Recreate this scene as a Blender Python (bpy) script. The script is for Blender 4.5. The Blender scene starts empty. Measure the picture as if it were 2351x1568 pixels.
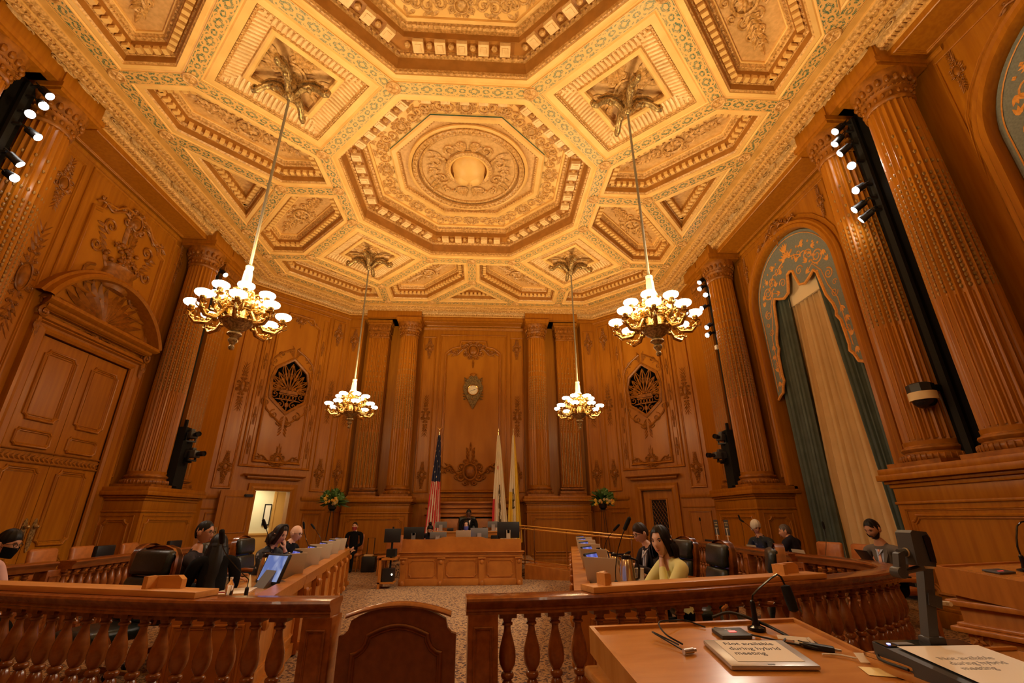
import bpy, bmesh, math, random
from mathutils import Vector, Matrix
from mathutils.geometry import tessellate_polygon
PI = math.pi
sc = bpy.context.scene
COL = sc.collection
# ---------------- camera, world, exposure ----------------
def rad(a): return a * PI / 180
cam_d = bpy.data.cameras.new('camera'); cam = bpy.data.objects.new('camera', cam_d); COL.objects.link(cam)
cam_d.sensor_width = 36; cam_d.lens = 1045 / 2351 * 36; cam_d.clip_start = 0.05; cam_d.clip_end = 200
_p, _y, _r = rad(21.24), rad(-3.314), rad(-0.299)
_fw = Vector((-math.sin(_y) * math.cos(_p), math.cos(_y) * math.cos(_p), math.sin(_p)))
_rt = Vector((math.cos(_y), math.sin(_y), 0)); _up = _rt.cross(_fw)
_rt2 = _rt * math.cos(_r) + _up * math.sin(_r); _up2 = _up * math.cos(_r) - _rt * math.sin(_r)
_m = Matrix((_rt2, _up2, -_fw)).transposed().to_4x4(); _m.translation = (0.55, 0, 1.45)
cam.matrix_world = _m
sc.camera = cam
w = bpy.data.worlds.new('world'); sc.world = w; w.use_nodes = True
w.node_tree.nodes['Background'].inputs[0].default_value = (1.0, 0.62, 0.25, 1)
w.node_tree.nodes['Background'].inputs[1].default_value = 0.02
sc.view_settings.view_transform = 'Standard'; sc.view_settings.look = 'None'
sc.view_settings.gamma = 1; sc.view_settings.exposure = 0.0; sc.view_settings.use_curve_mapping = False
sc.cycles.max_bounces = 6; sc.cycles.diffuse_bounces = 3; sc.cycles.glossy_bounces = 3
sc.cycles.transmission_bounces = 4; sc.cycles.transparent_max_bounces = 6
sc.cycles.sample_clamp_indirect = 4; sc.cycles.use_denoising = True
sc.cycles.use_adaptive_sampling = True; sc.cycles.adaptive_threshold = 0.03
sc.cycles.caustics_reflective = False; sc.cycles.caustics_refractive = False

# ---------------- materials ----------------
MATS = {}
def _new(name):
    m = bpy.data.materials.new(name); m.use_nodes = True
    nt = m.node_tree; b = nt.nodes['Principled BSDF']; MATS[name] = m
    return m, nt, b
def N(nt, t, **k):
    n = nt.nodes.new(t)
    for a, v in k.items():
        if a.startswith('i_'):
            n.inputs[int(a[2:])].default_value = v
        else: setattr(n, a, v)
    return n
def L(nt, a, b): nt.links.new(a, b)
def c4(c): return (c[0], c[1], c[2], 1)
def ramp(nt, fac, stops):
    r = N(nt, 'ShaderNodeValToRGB')
    e = r.color_ramp.elements
    while len(e) < len(stops): e.new(0.5)
    for i, (p, c) in enumerate(stops): e[i].position = p; e[i].color = c4(c)
    L(nt, fac, r.inputs[0]); return r
def plain(name, col, rough=0.5, metal=0.0, emit=None, es=0.0, spec=0.5, trans=0.0, alpha=1.0, coat=0.0):
    m, nt, b = _new(name)
    b.inputs['Base Color'].default_value = c4(col); b.inputs['Roughness'].default_value = rough
    b.inputs['Metallic'].default_value = metal; b.inputs['Specular IOR Level'].default_value = spec
    if emit: b.inputs['Emission Color'].default_value = c4(emit); b.inputs['Emission Strength'].default_value = es
    if trans: b.inputs['Transmission Weight'].default_value = trans
    if coat: b.inputs['Coat Weight'].default_value = coat
    return m
def noisy(name, c1, c2, scale=8, stretch=(1, 1, 1), rough=0.5, metal=0.0, bump=0.0, bscale=None, detail=4, spec=0.5, coat=0.0, lo=.35, hi=.65):
    m, nt, b = _new(name)
    tc = N(nt, 'ShaderNodeTexCoord'); mp = N(nt, 'ShaderNodeMapping'); mp.inputs['Scale'].default_value = stretch
    L(nt, tc.outputs['Object'], mp.inputs[0])
    n = N(nt, 'ShaderNodeTexNoise'); n.inputs['Scale'].default_value = scale; n.inputs['Detail'].default_value = detail
    L(nt, mp.outputs[0], n.inputs['Vector'])
    r = ramp(nt, n.outputs[0], [(lo, c1), (hi, c2)]); L(nt, r.outputs[0], b.inputs['Base Color'])
    b.inputs['Roughness'].default_value = rough; b.inputs['Metallic'].default_value = metal
    b.inputs['Specular IOR Level'].default_value = spec
    if coat: b.inputs['Coat Weight'].default_value = coat
    if bump:
        n2 = n
        if bscale:
            n2 = N(nt, 'ShaderNodeTexNoise'); n2.inputs['Scale'].default_value = bscale; n2.inputs['Detail'].default_value = 3
            L(nt, tc.outputs['Object'], n2.inputs['Vector'])
        bp = N(nt, 'ShaderNodeBump'); bp.inputs['Strength'].default_value = bump; bp.inputs['Distance'].default_value = 0.02
        L(nt, n2.outputs[0], bp.inputs['Height']); L(nt, bp.outputs[0], b.inputs['Normal'])
    return m
# timber: vertical grain for the walls, long grain for rails
noisy('oak', (.33, .108, .005), (.41, .146, .008), 3.2, (5, 5, .35), .36, bump=.04, spec=.35)
noisy('oak_carved', (.20, .065, .005), (.36, .125, .012), 9, (1, 1, 1), .38, bump=.12, spec=.35)
noisy('oak_panel', (.34, .113, .005), (.42, .152, .008), 1.1, (2.5, 2.5, .5), .36, bump=.03, spec=.35)
noisy('rail_wood', (.21, .055, .010), (.31, .09, .016), 4, (4, 1, 4), .22, bump=.02, spec=.5, coat=.3)
noisy('gate_wood', (.15, .034, .007), (.20, .048, .010), 4, (4, 1, 4), .25, bump=.02, spec=.5, coat=.2)
noisy('desk_wood', (.40, .135, .02), (.52, .19, .03), 4, (1, 6, 1), .3, bump=.02)
noisy('plank_wood', (.60, .26, .06), (.70, .32, .08), 4, (1, 6, 6), .35, bump=.02)
noisy('podium_wood', (.50, .20, .038), (.60, .26, .055), 3, (1, 5, 1), .22, bump=.02, coat=.2)
noisy('gilt', (.84, .50, .15), (.95, .60, .20), 2.2, (1, 1, 1), .46, bump=.05, bscale=60)
noisy('gilt_carved', (.46, .23, .05), (.84, .50, .18), 22, (1, 1, 1), .36, bump=.3, bscale=55, spec=.6)
noisy('gilt_field', (.64, .36, .12), (.78, .47, .18), 14, (1, 1, 1), .5, bump=.25, bscale=30)
noisy('gilt_pale', (.84, .55, .24), (.95, .68, .34), 10, (1, 1, 1), .4, bump=.1, bscale=50)
noisy('gilt_brown_shaded', (.34, .135, .018), (.44, .18, .028), 5, (1, 1, 1), .45)  # brown of the coffer risers, darkened so the colour adds depth shading
noisy('gilt_antique', (.42, .22, .06), (.66, .40, .14), 24, (1, 1, 1), .4, bump=.35, bscale=50)
noisy('blue_ground', (.07, .20, .19), (.12, .27, .25), 10, rough=.6)
noisy('bronze_dark', (.20, .12, .045), (.60, .40, .15), 30, rough=.35, metal=.6, bump=.2)
noisy('brass', (.50, .29, .07), (.84, .54, .17), 24, rough=.25, metal=1.0, bump=.15)
plain('brass_plain', (.78, .55, .22), .22, 1.0)
plain('rod_cream', (.55, .48, .33), .4)
plain('rod_grey', (.26, .22, .15), .45)
plain('globe', (1, .95, .85), .3, emit=(1.0, .86, .62), es=9)
plain('bell_glow', (.9, .82, .62), .4)
plain('black', (.008, .008, .009), .45)
plain('black_gloss', (.01, .01, .012), .12)
plain('black_matte', (.012, .011, .010), .85, spec=.2)
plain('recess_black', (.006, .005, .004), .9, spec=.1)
noisy('leather_green', (.010, .014, .011), (.020, .025, .020), 40, rough=.28, bump=.15, bscale=120)
noisy('leather_tan', (.38, .12, .025), (.48, .16, .035), 12, rough=.38, bump=.12, bscale=120)
plain('steel', (.55, .55, .55), .3, .9)
noisy('laptop_silver', (.50, .46, .44), (.54, .50, .47), 4, rough=.35, metal=.5)
plain('laptop_back', (.52, .43, .30), .45, .2)
plain('dark_grey', (.055, .052, .05), .45)
plain('mid_grey', (.16, .15, .14), .45)
plain('paper', (.88, .80, .68), .7)
plain('cream_plastic', (.75, .58, .33), .5)
plain('white_plastic', (.85, .80, .70), .5)
plain('sticky_yellow', (.92, .76, .36), .7)
plain('ink', (.05, .045, .045), .7)
plain('ink_soft', (.30, .27, .24), .7)
plain('spot_glass', (1, 1, 1), .3, emit=(1, .95, .88), es=60)
plain('spot_strong', (1, 1, 1), .3, emit=(1, .95, .88), es=240)
plain('led_blue', (.2, .2, 1), .3, emit=(.25, .3, 1), es=5)
plain('led_red', (.8, .02, .02), .3, emit=(1, .05, .04), es=1.2)
noisy('curtain_cream', (.66, .44, .20), (.72, .49, .23), 3, (1, 1, 1), .75)
plain('curtain_lining', (.86, .68, .42), .8, spec=.1)
noisy('curtain_green', (.055, .075, .060), (.075, .10, .08), 4, (1, 1, 1), .55)
plain('green_leaf', (.07, .16, .025), .45)
plain('green_leaf_dark', (.03, .075, .015), .45)
plain('flower_yellow', (.80, .50, .05), .5)
plain('flower_orange', (.75, .33, .05), .5)
plain('clock_face', (.90, .80, .58), .4)
plain('flag_red', (.62, .02, .03), .6); plain('flag_white', (.85, .74, .55), .6)
plain('flag_blue', (.025, .03, .08), .6); plain('flag_yellow', (.85, .58, .06), .6)
plain('flag_brown', (.10, .06, .02), .7)
plain('room_wall', (.85, .78, .55), .7, emit=(1, .82, .45), es=.0)
plain('room_door', (.62, .33, .09), .5)
plain('glass', (.9, .9, .9), .05, trans=1.0)
plain('gold_thermos', (.80, .58, .27), .22, .85)
plain('blue_mask', (.10, .12, .50), .7); plain('red_mask', (.35, .03, .03), .7)
plain('night_window', (.01, .012, .03), .1)

def carpet():
    m, nt, b = _new('carpet')
    tc = N(nt, 'ShaderNodeTexCoord')
    v = N(nt, 'ShaderNodeTexVoronoi'); v.inputs['Scale'].default_value = 15; v.feature = 'DISTANCE_TO_EDGE'
    n = N(nt, 'ShaderNodeTexNoise'); n.inputs['Scale'].default_value = 9; n.inputs['Distortion'].default_value = 2.2; n.inputs['Detail'].default_value = 3
    L(nt, tc.outputs['Object'], n.inputs['Vector'])
    va = N(nt, 'ShaderNodeVectorMath', operation='MULTIPLY_ADD'); va.inputs[1].default_value = (.12, .12, .12)
    L(nt, n.outputs[1], va.inputs[0]); L(nt, tc.outputs['Object'], va.inputs[2])
    L(nt, va.outputs[0], v.inputs['Vector'])
    r = ramp(nt, v.outputs['Distance'], [(.0, (.46, .30, .16)), (.12, (.40, .24, .12)), (.20, (.08, .06, .07)), (.34, (.10, .065, .06)), (.42, (.28, .14, .06))])
    n2 = N(nt, 'ShaderNodeTexNoise'); n2.inputs['Scale'].default_value = 60; n2.inputs['Detail'].default_value = 2
    L(nt, tc.outputs['Object'], n2.inputs['Vector'])
    mx = N(nt, 'ShaderNodeMixRGB', blend_type='MULTIPLY'); mx.inputs[0].default_value = .6
    r2 = ramp(nt, n2.outputs[0], [(.35, (.6, .55, .5)), (.65, (1.1, 1.05, 1))])
    L(nt, r.outputs[0], mx.inputs[1]); L(nt, r2.outputs[0], mx.inputs[2]); L(nt, mx.outputs[0], b.inputs['Base Color'])
    b.inputs['Roughness'].default_value = .95; b.inputs['Specular IOR Level'].default_value = .05
carpet()

def scroll_band(name, ground, gold, per=1.0):
    """ornament band: interlaced gilt rings and leaves over a coloured ground; uses UV (u along in band widths, v across 0..1)"""
    m, nt, b = _new(name)
    uv = N(nt, 'ShaderNodeUVMap'); sp = N(nt, 'ShaderNodeSeparateXYZ'); L(nt, uv.outputs[0], sp.inputs[0])
    def ma(op, a, bb=None, c=None):
        x = N(nt, 'ShaderNodeMath', operation=op)
        for i, q in enumerate((a, bb, c)):
            if q is None: continue
            if isinstance(q, (int, float)): x.inputs[i].default_value = q
            else: L(nt, q, x.inputs[i])
        return x.outputs[0]
    u, v = sp.outputs[0], sp.outputs[1]
    def ring(off, cy, r, t, perd):
        fu = ma('SUBTRACT', ma('MULTIPLY', ma('FRACT', ma('ADD', ma('DIVIDE', u, perd), off)), perd), perd / 2)
        dv = ma('SUBTRACT', v, cy)
        d = ma('SQRT', ma('ADD', ma('MULTIPLY', fu, fu), ma('MULTIPLY', dv, dv)))
        return ma('LESS_THAN', ma('ABSOLUTE', ma('SUBTRACT', d, r)), t)
    parts = [ring(0, .5, .36, .055, 1.25 * per), ring(.5, .5, .24, .05, 1.25 * per), ring(.25, .22, .13, .045, 1.25 * per),
             ring(.75, .78, .13, .045, 1.25 * per), ring(.25, .78, .13, .045, 1.25 * per), ring(.75, .22, .13, .045, 1.25 * per),
             ring(.5, .5, 0, .09, 1.25 * per), ring(0, .5, 0, .13, 1.25 * per)]
    tot = parts[0]
    for p in parts[1:]: tot = ma('MAXIMUM', tot, p)
    edge = ma('GREATER_THAN', ma('ABSOLUTE', ma('SUBTRACT', v, .5)), .455)
    tot = ma('MAXIMUM', tot, edge)
    n = N(nt, 'ShaderNodeTexNoise'); n.inputs['Scale'].default_value = 5.5; n.inputs['Detail'].default_value = 2; n.inputs['Distortion'].default_value = 1.5
    L(nt, uv.outputs[0], n.inputs['Vector'])
    leaf = ma('LESS_THAN', ma('ABSOLUTE', ma('SUBTRACT', n.outputs[0], .5)), .035)
    tot = ma('MAXIMUM', tot, leaf)
    mx = N(nt, 'ShaderNodeMixRGB'); L(nt, tot, mx.inputs[0]); mx.inputs[1].default_value = c4(ground); mx.inputs[2].default_value = c4(gold)
    L(nt, mx.outputs[0], b.inputs['Base Color']); b.inputs['Roughness'].default_value = .45
    bp = N(nt, 'ShaderNodeBump'); bp.inputs['Strength'].default_value = .7; bp.inputs['Distance'].default_value = .015
    L(nt, tot, bp.inputs['Height']); L(nt, bp.outputs[0], b.inputs['Normal'])
scroll_band('band_scroll', (.24, .25, .12), (.82, .48, .15))
scroll_band('band_scroll_green', (.10, .17, .09), (.80, .46, .14))

# ---------------- mesh helpers ----------------
class MB:
    def __init__(s): s.v = []; s.f = []; s.m = []; s.uv = None
    def add(s, vs, fs, mi=0):
        o = len(s.v); s.v += [tuple(x) for x in vs]; s.f += [tuple(i + o for i in f) for f in fs]; s.m += [mi] * len(fs)
    def merge(s, o, T=None, mi=None):
        vs = o.v if T is None else [tuple(T(*p)) if callable(T) else tuple(T @ Vector(p)) for p in o.v]
        k = len(s.v); s.v += vs; s.f += [tuple(i + k for i in f) for f in o.f]
        s.m += [mi] * len(o.f) if mi is not None else list(o.m)
    def box(s, x0, y0, z0, x1, y1, z1, mi=0):
        s.add([(x0, y0, z0), (x1, y0, z0), (x1, y1, z0), (x0, y1, z0), (x0, y0, z1), (x1, y0, z1), (x1, y1, z1), (x0, y1, z1)],
              [(3, 2, 1, 0), (4, 5, 6, 7), (0, 1, 5, 4), (1, 2, 6, 5), (2, 3, 7, 6), (3, 0, 4, 7)], mi)
    def obox(s, c, ax, ay, az, mi=0):
        c = Vector(c); ax = Vector(ax); ay = Vector(ay); az = Vector(az)
        s.add([c + ax * a + ay * b_ + az * d for d in (-1, 1) for a, b_ in ((-1, -1), (1, -1), (1, 1), (-1, 1))],
              [(3, 2, 1, 0), (4, 5, 6, 7), (0, 1, 5, 4), (1, 2, 6, 5), (2, 3, 7, 6), (3, 0, 4, 7)], mi)
    def rbox(s, x0, y0, z0, x1, y1, z1, r=.01, mi=0):
        """box with chamfered edges"""
        r = min(r, (x1 - x0) / 2.01, (y1 - y0) / 2.01, (z1 - z0) / 2.01)
        b = bmesh.new(); bmesh.ops.create_cube(b, size=1)
        for v_ in b.verts: v_.co = Vector(((x0 + x1) / 2 + v_.co.x * (x1 - x0), (y0 + y1) / 2 + v_.co.y * (y1 - y0), (z0 + z1) / 2 + v_.co.z * (z1 - z0)))
        bmesh.ops.bevel(b, geom=list(b.edges), offset=r, segments=2, affect='EDGES', profile=.5)
        b.verts.index_update(); s.add([v_.co for v_ in b.verts], [[v_.index for v_ in f.verts] for f in b.faces], mi); b.free()
    def lathe(s, prof, n=16, c=(0, 0, 0), mi=0, mod=None, cap=True):
        vs = []; fs = []
        for r, z in prof:
            for i in range(n):
                a = 2 * PI * i / n; rr = r * (mod(i, z) if mod else 1)
                vs.append((c[0] + rr * math.cos(a), c[1] + rr * math.sin(a), c[2] + z))
        for k in range(len(prof) - 1):
            for i in range(n):
                j = (i + 1) % n; fs.append((k * n + i, k * n + j, (k + 1) * n + j, (k + 1) * n + i))
        if cap:
            fs.append(tuple(range(n - 1, -1, -1))); fs.append(tuple((len(prof) - 1) * n + i for i in range(n)))
        s.add(vs, fs, mi)
    def tube(s, pts, r, n=6, mi=0, flat=1.0, up=None, closed=False):
        pts = [Vector(p) for p in pts]; k = len(pts)
        rs = r if isinstance(r, (list, tuple)) else [r] * k
        vs = []; fs = []
        prev = None
        for i, p in enumerate(pts):
            t = (pts[min(i + 1, k - 1)] - pts[max(i - 1, 0)])
            if closed: t = pts[(i + 1) % k] - pts[i - 1]
            if t.length < 1e-9: t = Vector((0, 0, 1))
            t.normalize()
            if up is not None: a = Vector(up).cross(t)
            else:
                ref = prev if prev is not None else (Vector((0, 0, 1)) if abs(t.z) < .9 else Vector((1, 0, 0)))
                a = ref - t * ref.dot(t)
                if a.length < 1e-6: a = t.orthogonal()
            if a.length < 1e-6: a = t.orthogonal()
            a.normalize(); prev = a; b_ = t.cross(a)
            for j in range(n):
                g = 2 * PI * j / n
                vs.append(p + (a * math.cos(g) + b_ * math.sin(g) * flat) * rs[i])
        for i in range(k if closed else k - 1):
            i2 = (i + 1) % k
            for j in range(n):
                j2 = (j + 1) % n; fs.append((i * n + j, i * n + j2, i2 * n + j2, i2 * n + j))
        if not closed: fs.append(tuple(range(n - 1, -1, -1))); fs.append(tuple((k - 1) * n + j for j in range(n)))
        s.add(vs, fs, mi)
    def ell(s, c, r, nu=10, nv=6, mi=0, R=None):
        vs = [Vector((0, 0, -1))]; fs = []
        for i in range(1, nv):
            a = -PI / 2 + PI * i / nv
            for j in range(nu): g = 2 * PI * j / nu; vs.append(Vector((math.cos(a) * math.cos(g), math.cos(a) * math.sin(g), math.sin(a))))
        vs.append(Vector((0, 0, 1)))
        for j in range(nu): fs.append((0, 1 + (j + 1) % nu, 1 + j))
        for i in range(nv - 2):
            for j in range(nu): a = 1 + i * nu; fs.append((a + j, a + (j + 1) % nu, a + nu + (j + 1) % nu, a + nu + j))
        a = 1 + (nv - 2) * nu; t = len(vs) - 1
        for j in range(nu): fs.append((a + j, a + (j + 1) % nu, t))
        out = []
        for v_ in vs:
            q = Vector((v_.x * r[0], v_.y * r[1], v_.z * r[2]))
            if R is not None: q = R @ q
            out.append(q + Vector(c))
        s.add(out, fs, mi)
    def poly(s, pts, z0, z1, mi=0, T=None, mi_side=None):
        """extruded outline in (x,y), from z0 to z1"""
        n = len(pts); tris = tessellate_polygon([[Vector((p[0], p[1], 0)) for p in pts]])
        vs = [(p[0], p[1], z0) for p in pts] + [(p[0], p[1], z1) for p in pts]
        if T: vs = [tuple(T(*q)) for q in vs]
        o = len(s.v); s.v += [tuple(q) for q in vs]
        for t in tris: s.f.append((o + t[0], o + t[1], o + t[2])); s.f.append((o + n + t[2], o + n + t[1], o + n + t[0])); s.m += [mi, mi]
        for i in range(n): j = (i + 1) % n; s.f.append((o + i, o + j, o + n + j, o + n + i)); s.m.append(mi if mi_side is None else mi_side)
    def sweep(s, path, prof, closed=False, mi=0, T=None, mis=None, caps=False):
        """path in a plane, prof = [(inset, height)...]; positive inset lies to the left of the path"""
        rings = [inset(path, d, closed) for d, h in prof]; n = len(path)
        vs = []
        for (d, h), rg in zip(prof, rings): vs += [(p[0], p[1], h) for p in rg]
        if T: vs = [tuple(T(*q)) for q in vs]
        o = len(s.v); s.v += [tuple(q) for q in vs]
        for k in range(len(prof) - 1):
            mm = mi if mis is None else mis[k]
            for i in range(n if closed else n - 1):
                j = (i + 1) % n; s.f.append((o + k * n + i, o + k * n + j, o + (k + 1) * n + j, o + (k + 1) * n + i)); s.m.append(mm)
        if caps and not closed:
            m_ = len(prof); s.f.append(tuple(o + k * n for k in range(m_))); s.f.append(tuple(o + k * n + n - 1 for k in range(m_ - 1, -1, -1))); s.m += [mi if mis is None else mis[0]] * 2
    def fillpoly(s, pts, z, mi=0, T=None, holes=()):
        loops = [[Vector((p[0], p[1], 0)) for p in pts]] + [[Vector((p[0], p[1], 0)) for p in h] for h in holes]
        al = [p for l in loops for p in l]; tris = tessellate_polygon(loops)
        vs = [(p.x, p.y, z) for p in al]
        if T: vs = [tuple(T(*q)) for q in vs]
        s.add(vs, tris, mi)
    def mesh(s, name, mats, smooth=None):
        me = bpy.data.meshes.new(name); me.from_pydata(s.v, [], s.f)
        mats = mats if isinstance(mats, (list, tuple)) else [mats]
        for q in mats: me.materials.append(MATS[q] if isinstance(q, str) else q)
        if len(mats) > 1: me.polygons.foreach_set('material_index', s.m)
        if s.uv:
            l = me.uv_layers.new(name='UVMap')
            for lp in me.loops: l.data[lp.index].uv = s.uv.get(lp.vertex_index, (0, 0))
        me.validate()
        if smooth:
            me.polygons.foreach_set('use_smooth', [True] * len(me.polygons)); me.set_sharp_from_angle(angle=rad(smooth))
        me.update(); return me
    def build(s, name, mats, parent=None, smooth=35, loc=None, fix=True):
        me = s.mesh(name, mats, smooth)
        if fix:
            b = bmesh.new(); b.from_mesh(me); bmesh.ops.recalc_face_normals(b, faces=b.faces); b.to_mesh(me); b.free()
        return link(name, me, parent, loc)
def link(name, me, parent=None, loc=None, rot=None, mat=None):
    o = bpy.data.objects.new(name, me); COL.objects.link(o)
    if parent is not None: o.parent = parent
    if loc is not None: o.location = loc
    if rot is not None: o.rotation_euler = rot
    if mat is not None: o.matrix_local = mat
    return o
def inset(path, d, closed):
    n = len(path); out = []
    for i in range(n):
        p = Vector(path[i][:2])
        if closed or 0 < i < n - 1:
            a = Vector(path[(i - 1) % n][:2]); b_ = Vector(path[(i + 1) % n][:2])
            e1 = (p - a).normalized(); e2 = (b_ - p).normalized()
        elif i == 0: e1 = e2 = (Vector(path[1][:2]) - p).normalized()
        else: e1 = e2 = (p - Vector(path[i - 1][:2])).normalized()
        n1 = Vector((-e1.y, e1.x)); n2 = Vector((-e2.y, e2.x)); m_ = n1 + n2
        q = m_.dot(m_)
        out.append(p + m_ * (2 * d / q) if q > 1e-6 else p + n1 * d)
    return out
def empty(name, loc=(0, 0, 0), rz=0.0, label=None, cat=None, group=None, kind=None, parent=None):
    o = bpy.data.objects.new(name, None); COL.objects.link(o); o.location = loc; o.rotation_euler = (0, 0, rz); o.empty_display_size = .1
    if parent is not None: o.parent = parent
    return tag(o, label, cat, group, kind)
def tag(o, label=None, cat=None, group=None, kind=None):
    if label: o['label'] = label
    if cat: o['category'] = cat
    if group: o['group'] = group
    if kind: o['kind'] = kind
    return o
def kids(o): return [c for c in COL.objects if c.parent == o]
def dup(o, loc=None, rz=None, label=None, group=None, parent=None):
    ks = o['_k'] if '_k' in o else None
    c = o.copy(); COL.objects.link(c)
    if parent is not None: c.parent = parent
    if loc is not None: c.location = loc
    if rz is not None: c.rotation_euler = (0, 0, rz)
    if label: c['label'] = label
    if group: c['group'] = group
    for ch in list(o.children): dup(ch, parent=c)
    return c
def arc(cx, cy, r, a0, a1, n, ry=None):
    ry = r if ry is None else ry
    return [(cx + r * math.cos(a0 + (a1 - a0) * i / n), cy + ry * math.sin(a0 + (a1 - a0) * i / n)) for i in range(n + 1)]
def rect(x0, y0, x1, y1): return [(x0, y0), (x1, y0), (x1, y1), (x0, y1)]

def text_obj(cu, parent, loc, rot):
    o = bpy.data.objects.new('tmp_text', cu); COL.objects.link(o)
    dg = bpy.context.evaluated_depsgraph_get(); me = bpy.data.meshes.new_from_object(o.evaluated_get(dg)); bpy.data.objects.remove(o)
    q = bpy.data.objects.new('lettering', me); COL.objects.link(q); q.parent = parent; q.location = loc; q.rotation_euler = rot; return q
noisy('husk_gold', (.22, .11, .025), (.42, .24, .07), 24, rough=.4)
noisy('clock_bronze', (.09, .055, .02), (.30, .20, .07), 30, rough=.4, metal=.3, bump=.2)
plain('flower_pale', (.55, .42, .18), .5)
noisy('gilt_cornice', (.60, .32, .075), (.74, .42, .12), 4, rough=.42)
# ================= room shell =================
ZC = 9.05                     # ceiling
rnd = random.Random(5)
def smooth_pts(fn, n): return [fn(i / n) for i in range(n + 1)]
# ---- carving vocabulary: local (u, v) plane, w outwards ----
def spiral(mb, cx, cy, r, a0, turns, th, sgn=1, w=.0, mi=0, mir=False, n=None):
    n = n or max(8, int(turns * 11)); pts = []; rs = []
    for i in range(n + 1):
        t = i / n; rr = r * (1 - .82 * t); a = a0 + sgn * 2 * PI * turns * t
        x = cx + rr * math.cos(a); pts.append((-x if mir else x, cy + rr * math.sin(a), w + th * .3 + .3 * th * t)); rs.append(th * (1 - .45 * t))
    pts = pts[::-1]; rs = rs[::-1]
    mb.tube(pts, rs, 5, mi)
    x = cx; mb.ell((-x if mir else x, cy, w + th * .6), (th * 1.1, th * 1.1, th * .9), 6, 4, mi)
def leaf(mb, x, y, a, l, wd, w=0, mi=0, mir=False):
    c, s_ = math.cos(a), math.sin(a); vs = []
    for t, k, h in ((0, .25, .3), (.3, 1, .9), (.62, .8, 1.0), (.85, .4, .6)):
        for q in (-1, 0, 1):
            px = x + c * l * t - s_ * wd * k * q; py = y + s_ * l * t + c * wd * k * q
            vs.append((-px if mir else px, py, w + (wd * .8 * h if q == 0 else 0)))
    px = x + c * l; py = y + s_ * l; vs.append((-px if mir else px, py, w + wd * .5))
    fs = []
    for i in range(3):
        for q in range(2): a_ = i * 3 + q; fs.append((a_, a_ + 1, a_ + 4, a_ + 3))
    fs += [(9, 10, 12), (10, 11, 12)]
    mb.add(vs, fs, mi)
def rosette(mb, x, y, r, w=0, mi=0, n=6):
    for i in range(n): leaf(mb, x, y, 2 * PI * i / n + .3, r, r * .3, w, mi)
    mb.ell((x, y, w + r * .12), (r * .28, r * .28, r * .3), 8, 4, mi)
def cartouche(mb, w_, h_, w0=0, mi=0):
    """oval shield with frame, crest, side scrolls"""
    a, b = w_ * .20, h_ * .24
    mb.ell((0, 0, w0), (a, b, min(a, b) * .5), 14, 6, mi)
    th = min(w_, h_) * .035
    mb.tube([((a * 1.25) * math.cos(t), (b * 1.25) * math.sin(t), w0 + th) for t in [2 * PI * i / 20 for i in range(20)]], th, 5, mi, closed=True)
    for m_ in (False, True):
        spiral(mb, a * 1.7, b * .75, min(w_, h_) * .15, PI, 1.3, th * 1.2, -1, w0, mi, m_)
        spiral(mb, a * 1.75, -b * .7, min(w_, h_) * .16, PI, 1.3, th * 1.2, 1, w0, mi, m_)
        spiral(mb, a * .8, b * 1.55, min(w_, h_) * .10, 0, 1.2, th, 1, w0, mi, m_)
        spiral(mb, a * .8, -b * 1.55, min(w_, h_) * .10, 0, 1.2, th, -1, w0, mi, m_)
        for i in range(4): leaf(mb, a * 1.2, b * (.5 - .4 * i), .5 - .4 * i, w_ * .26, w_ * .045, w0, mi, m_)
        for i in range(3): leaf(mb, a * .2, b * 1.2, PI / 2 - .35 * i - .1, h_ * .22, w_ * .04, w0, mi, m_)
        for i in range(3): leaf(mb, a * .2, -b * 1.2, -PI / 2 + .35 * i + .1, h_ * .2, w_ * .04, w0, mi, m_)
def strip_orn(w_, h_, seed=0):
    """tall narrow carved drop"""
    mb = MB(); cartouche(mb, w_, h_ * .42)
    for s_ in (1, -1):
        y = s_ * h_ * .24; k = 0
        while abs(y) < h_ * .47:
            q = 1 - abs(y) / (h_ * .5)
            for m_ in (False, True):
                leaf(mb, 0, y, s_ * (PI / 2 - .6), h_ * .12, w_ * .08 * (q + .3), 0, 0, m_)
                if q > .2: spiral(mb, w_ * .16 * (q + .4), y, w_ * .13 * (q + .3), PI, 1.1, w_ * .035, s_, 0, 0, m_, 9)
            mb.ell((0, y, 0), (w_ * .05, h_ * .02, w_ * .05), 6, 4); y += s_ * h_ * .065; k += 1
        leaf(mb, 0, s_ * h_ * .44, s_ * PI / 2, h_ * .1, w_ * .04)
    return mb
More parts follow.
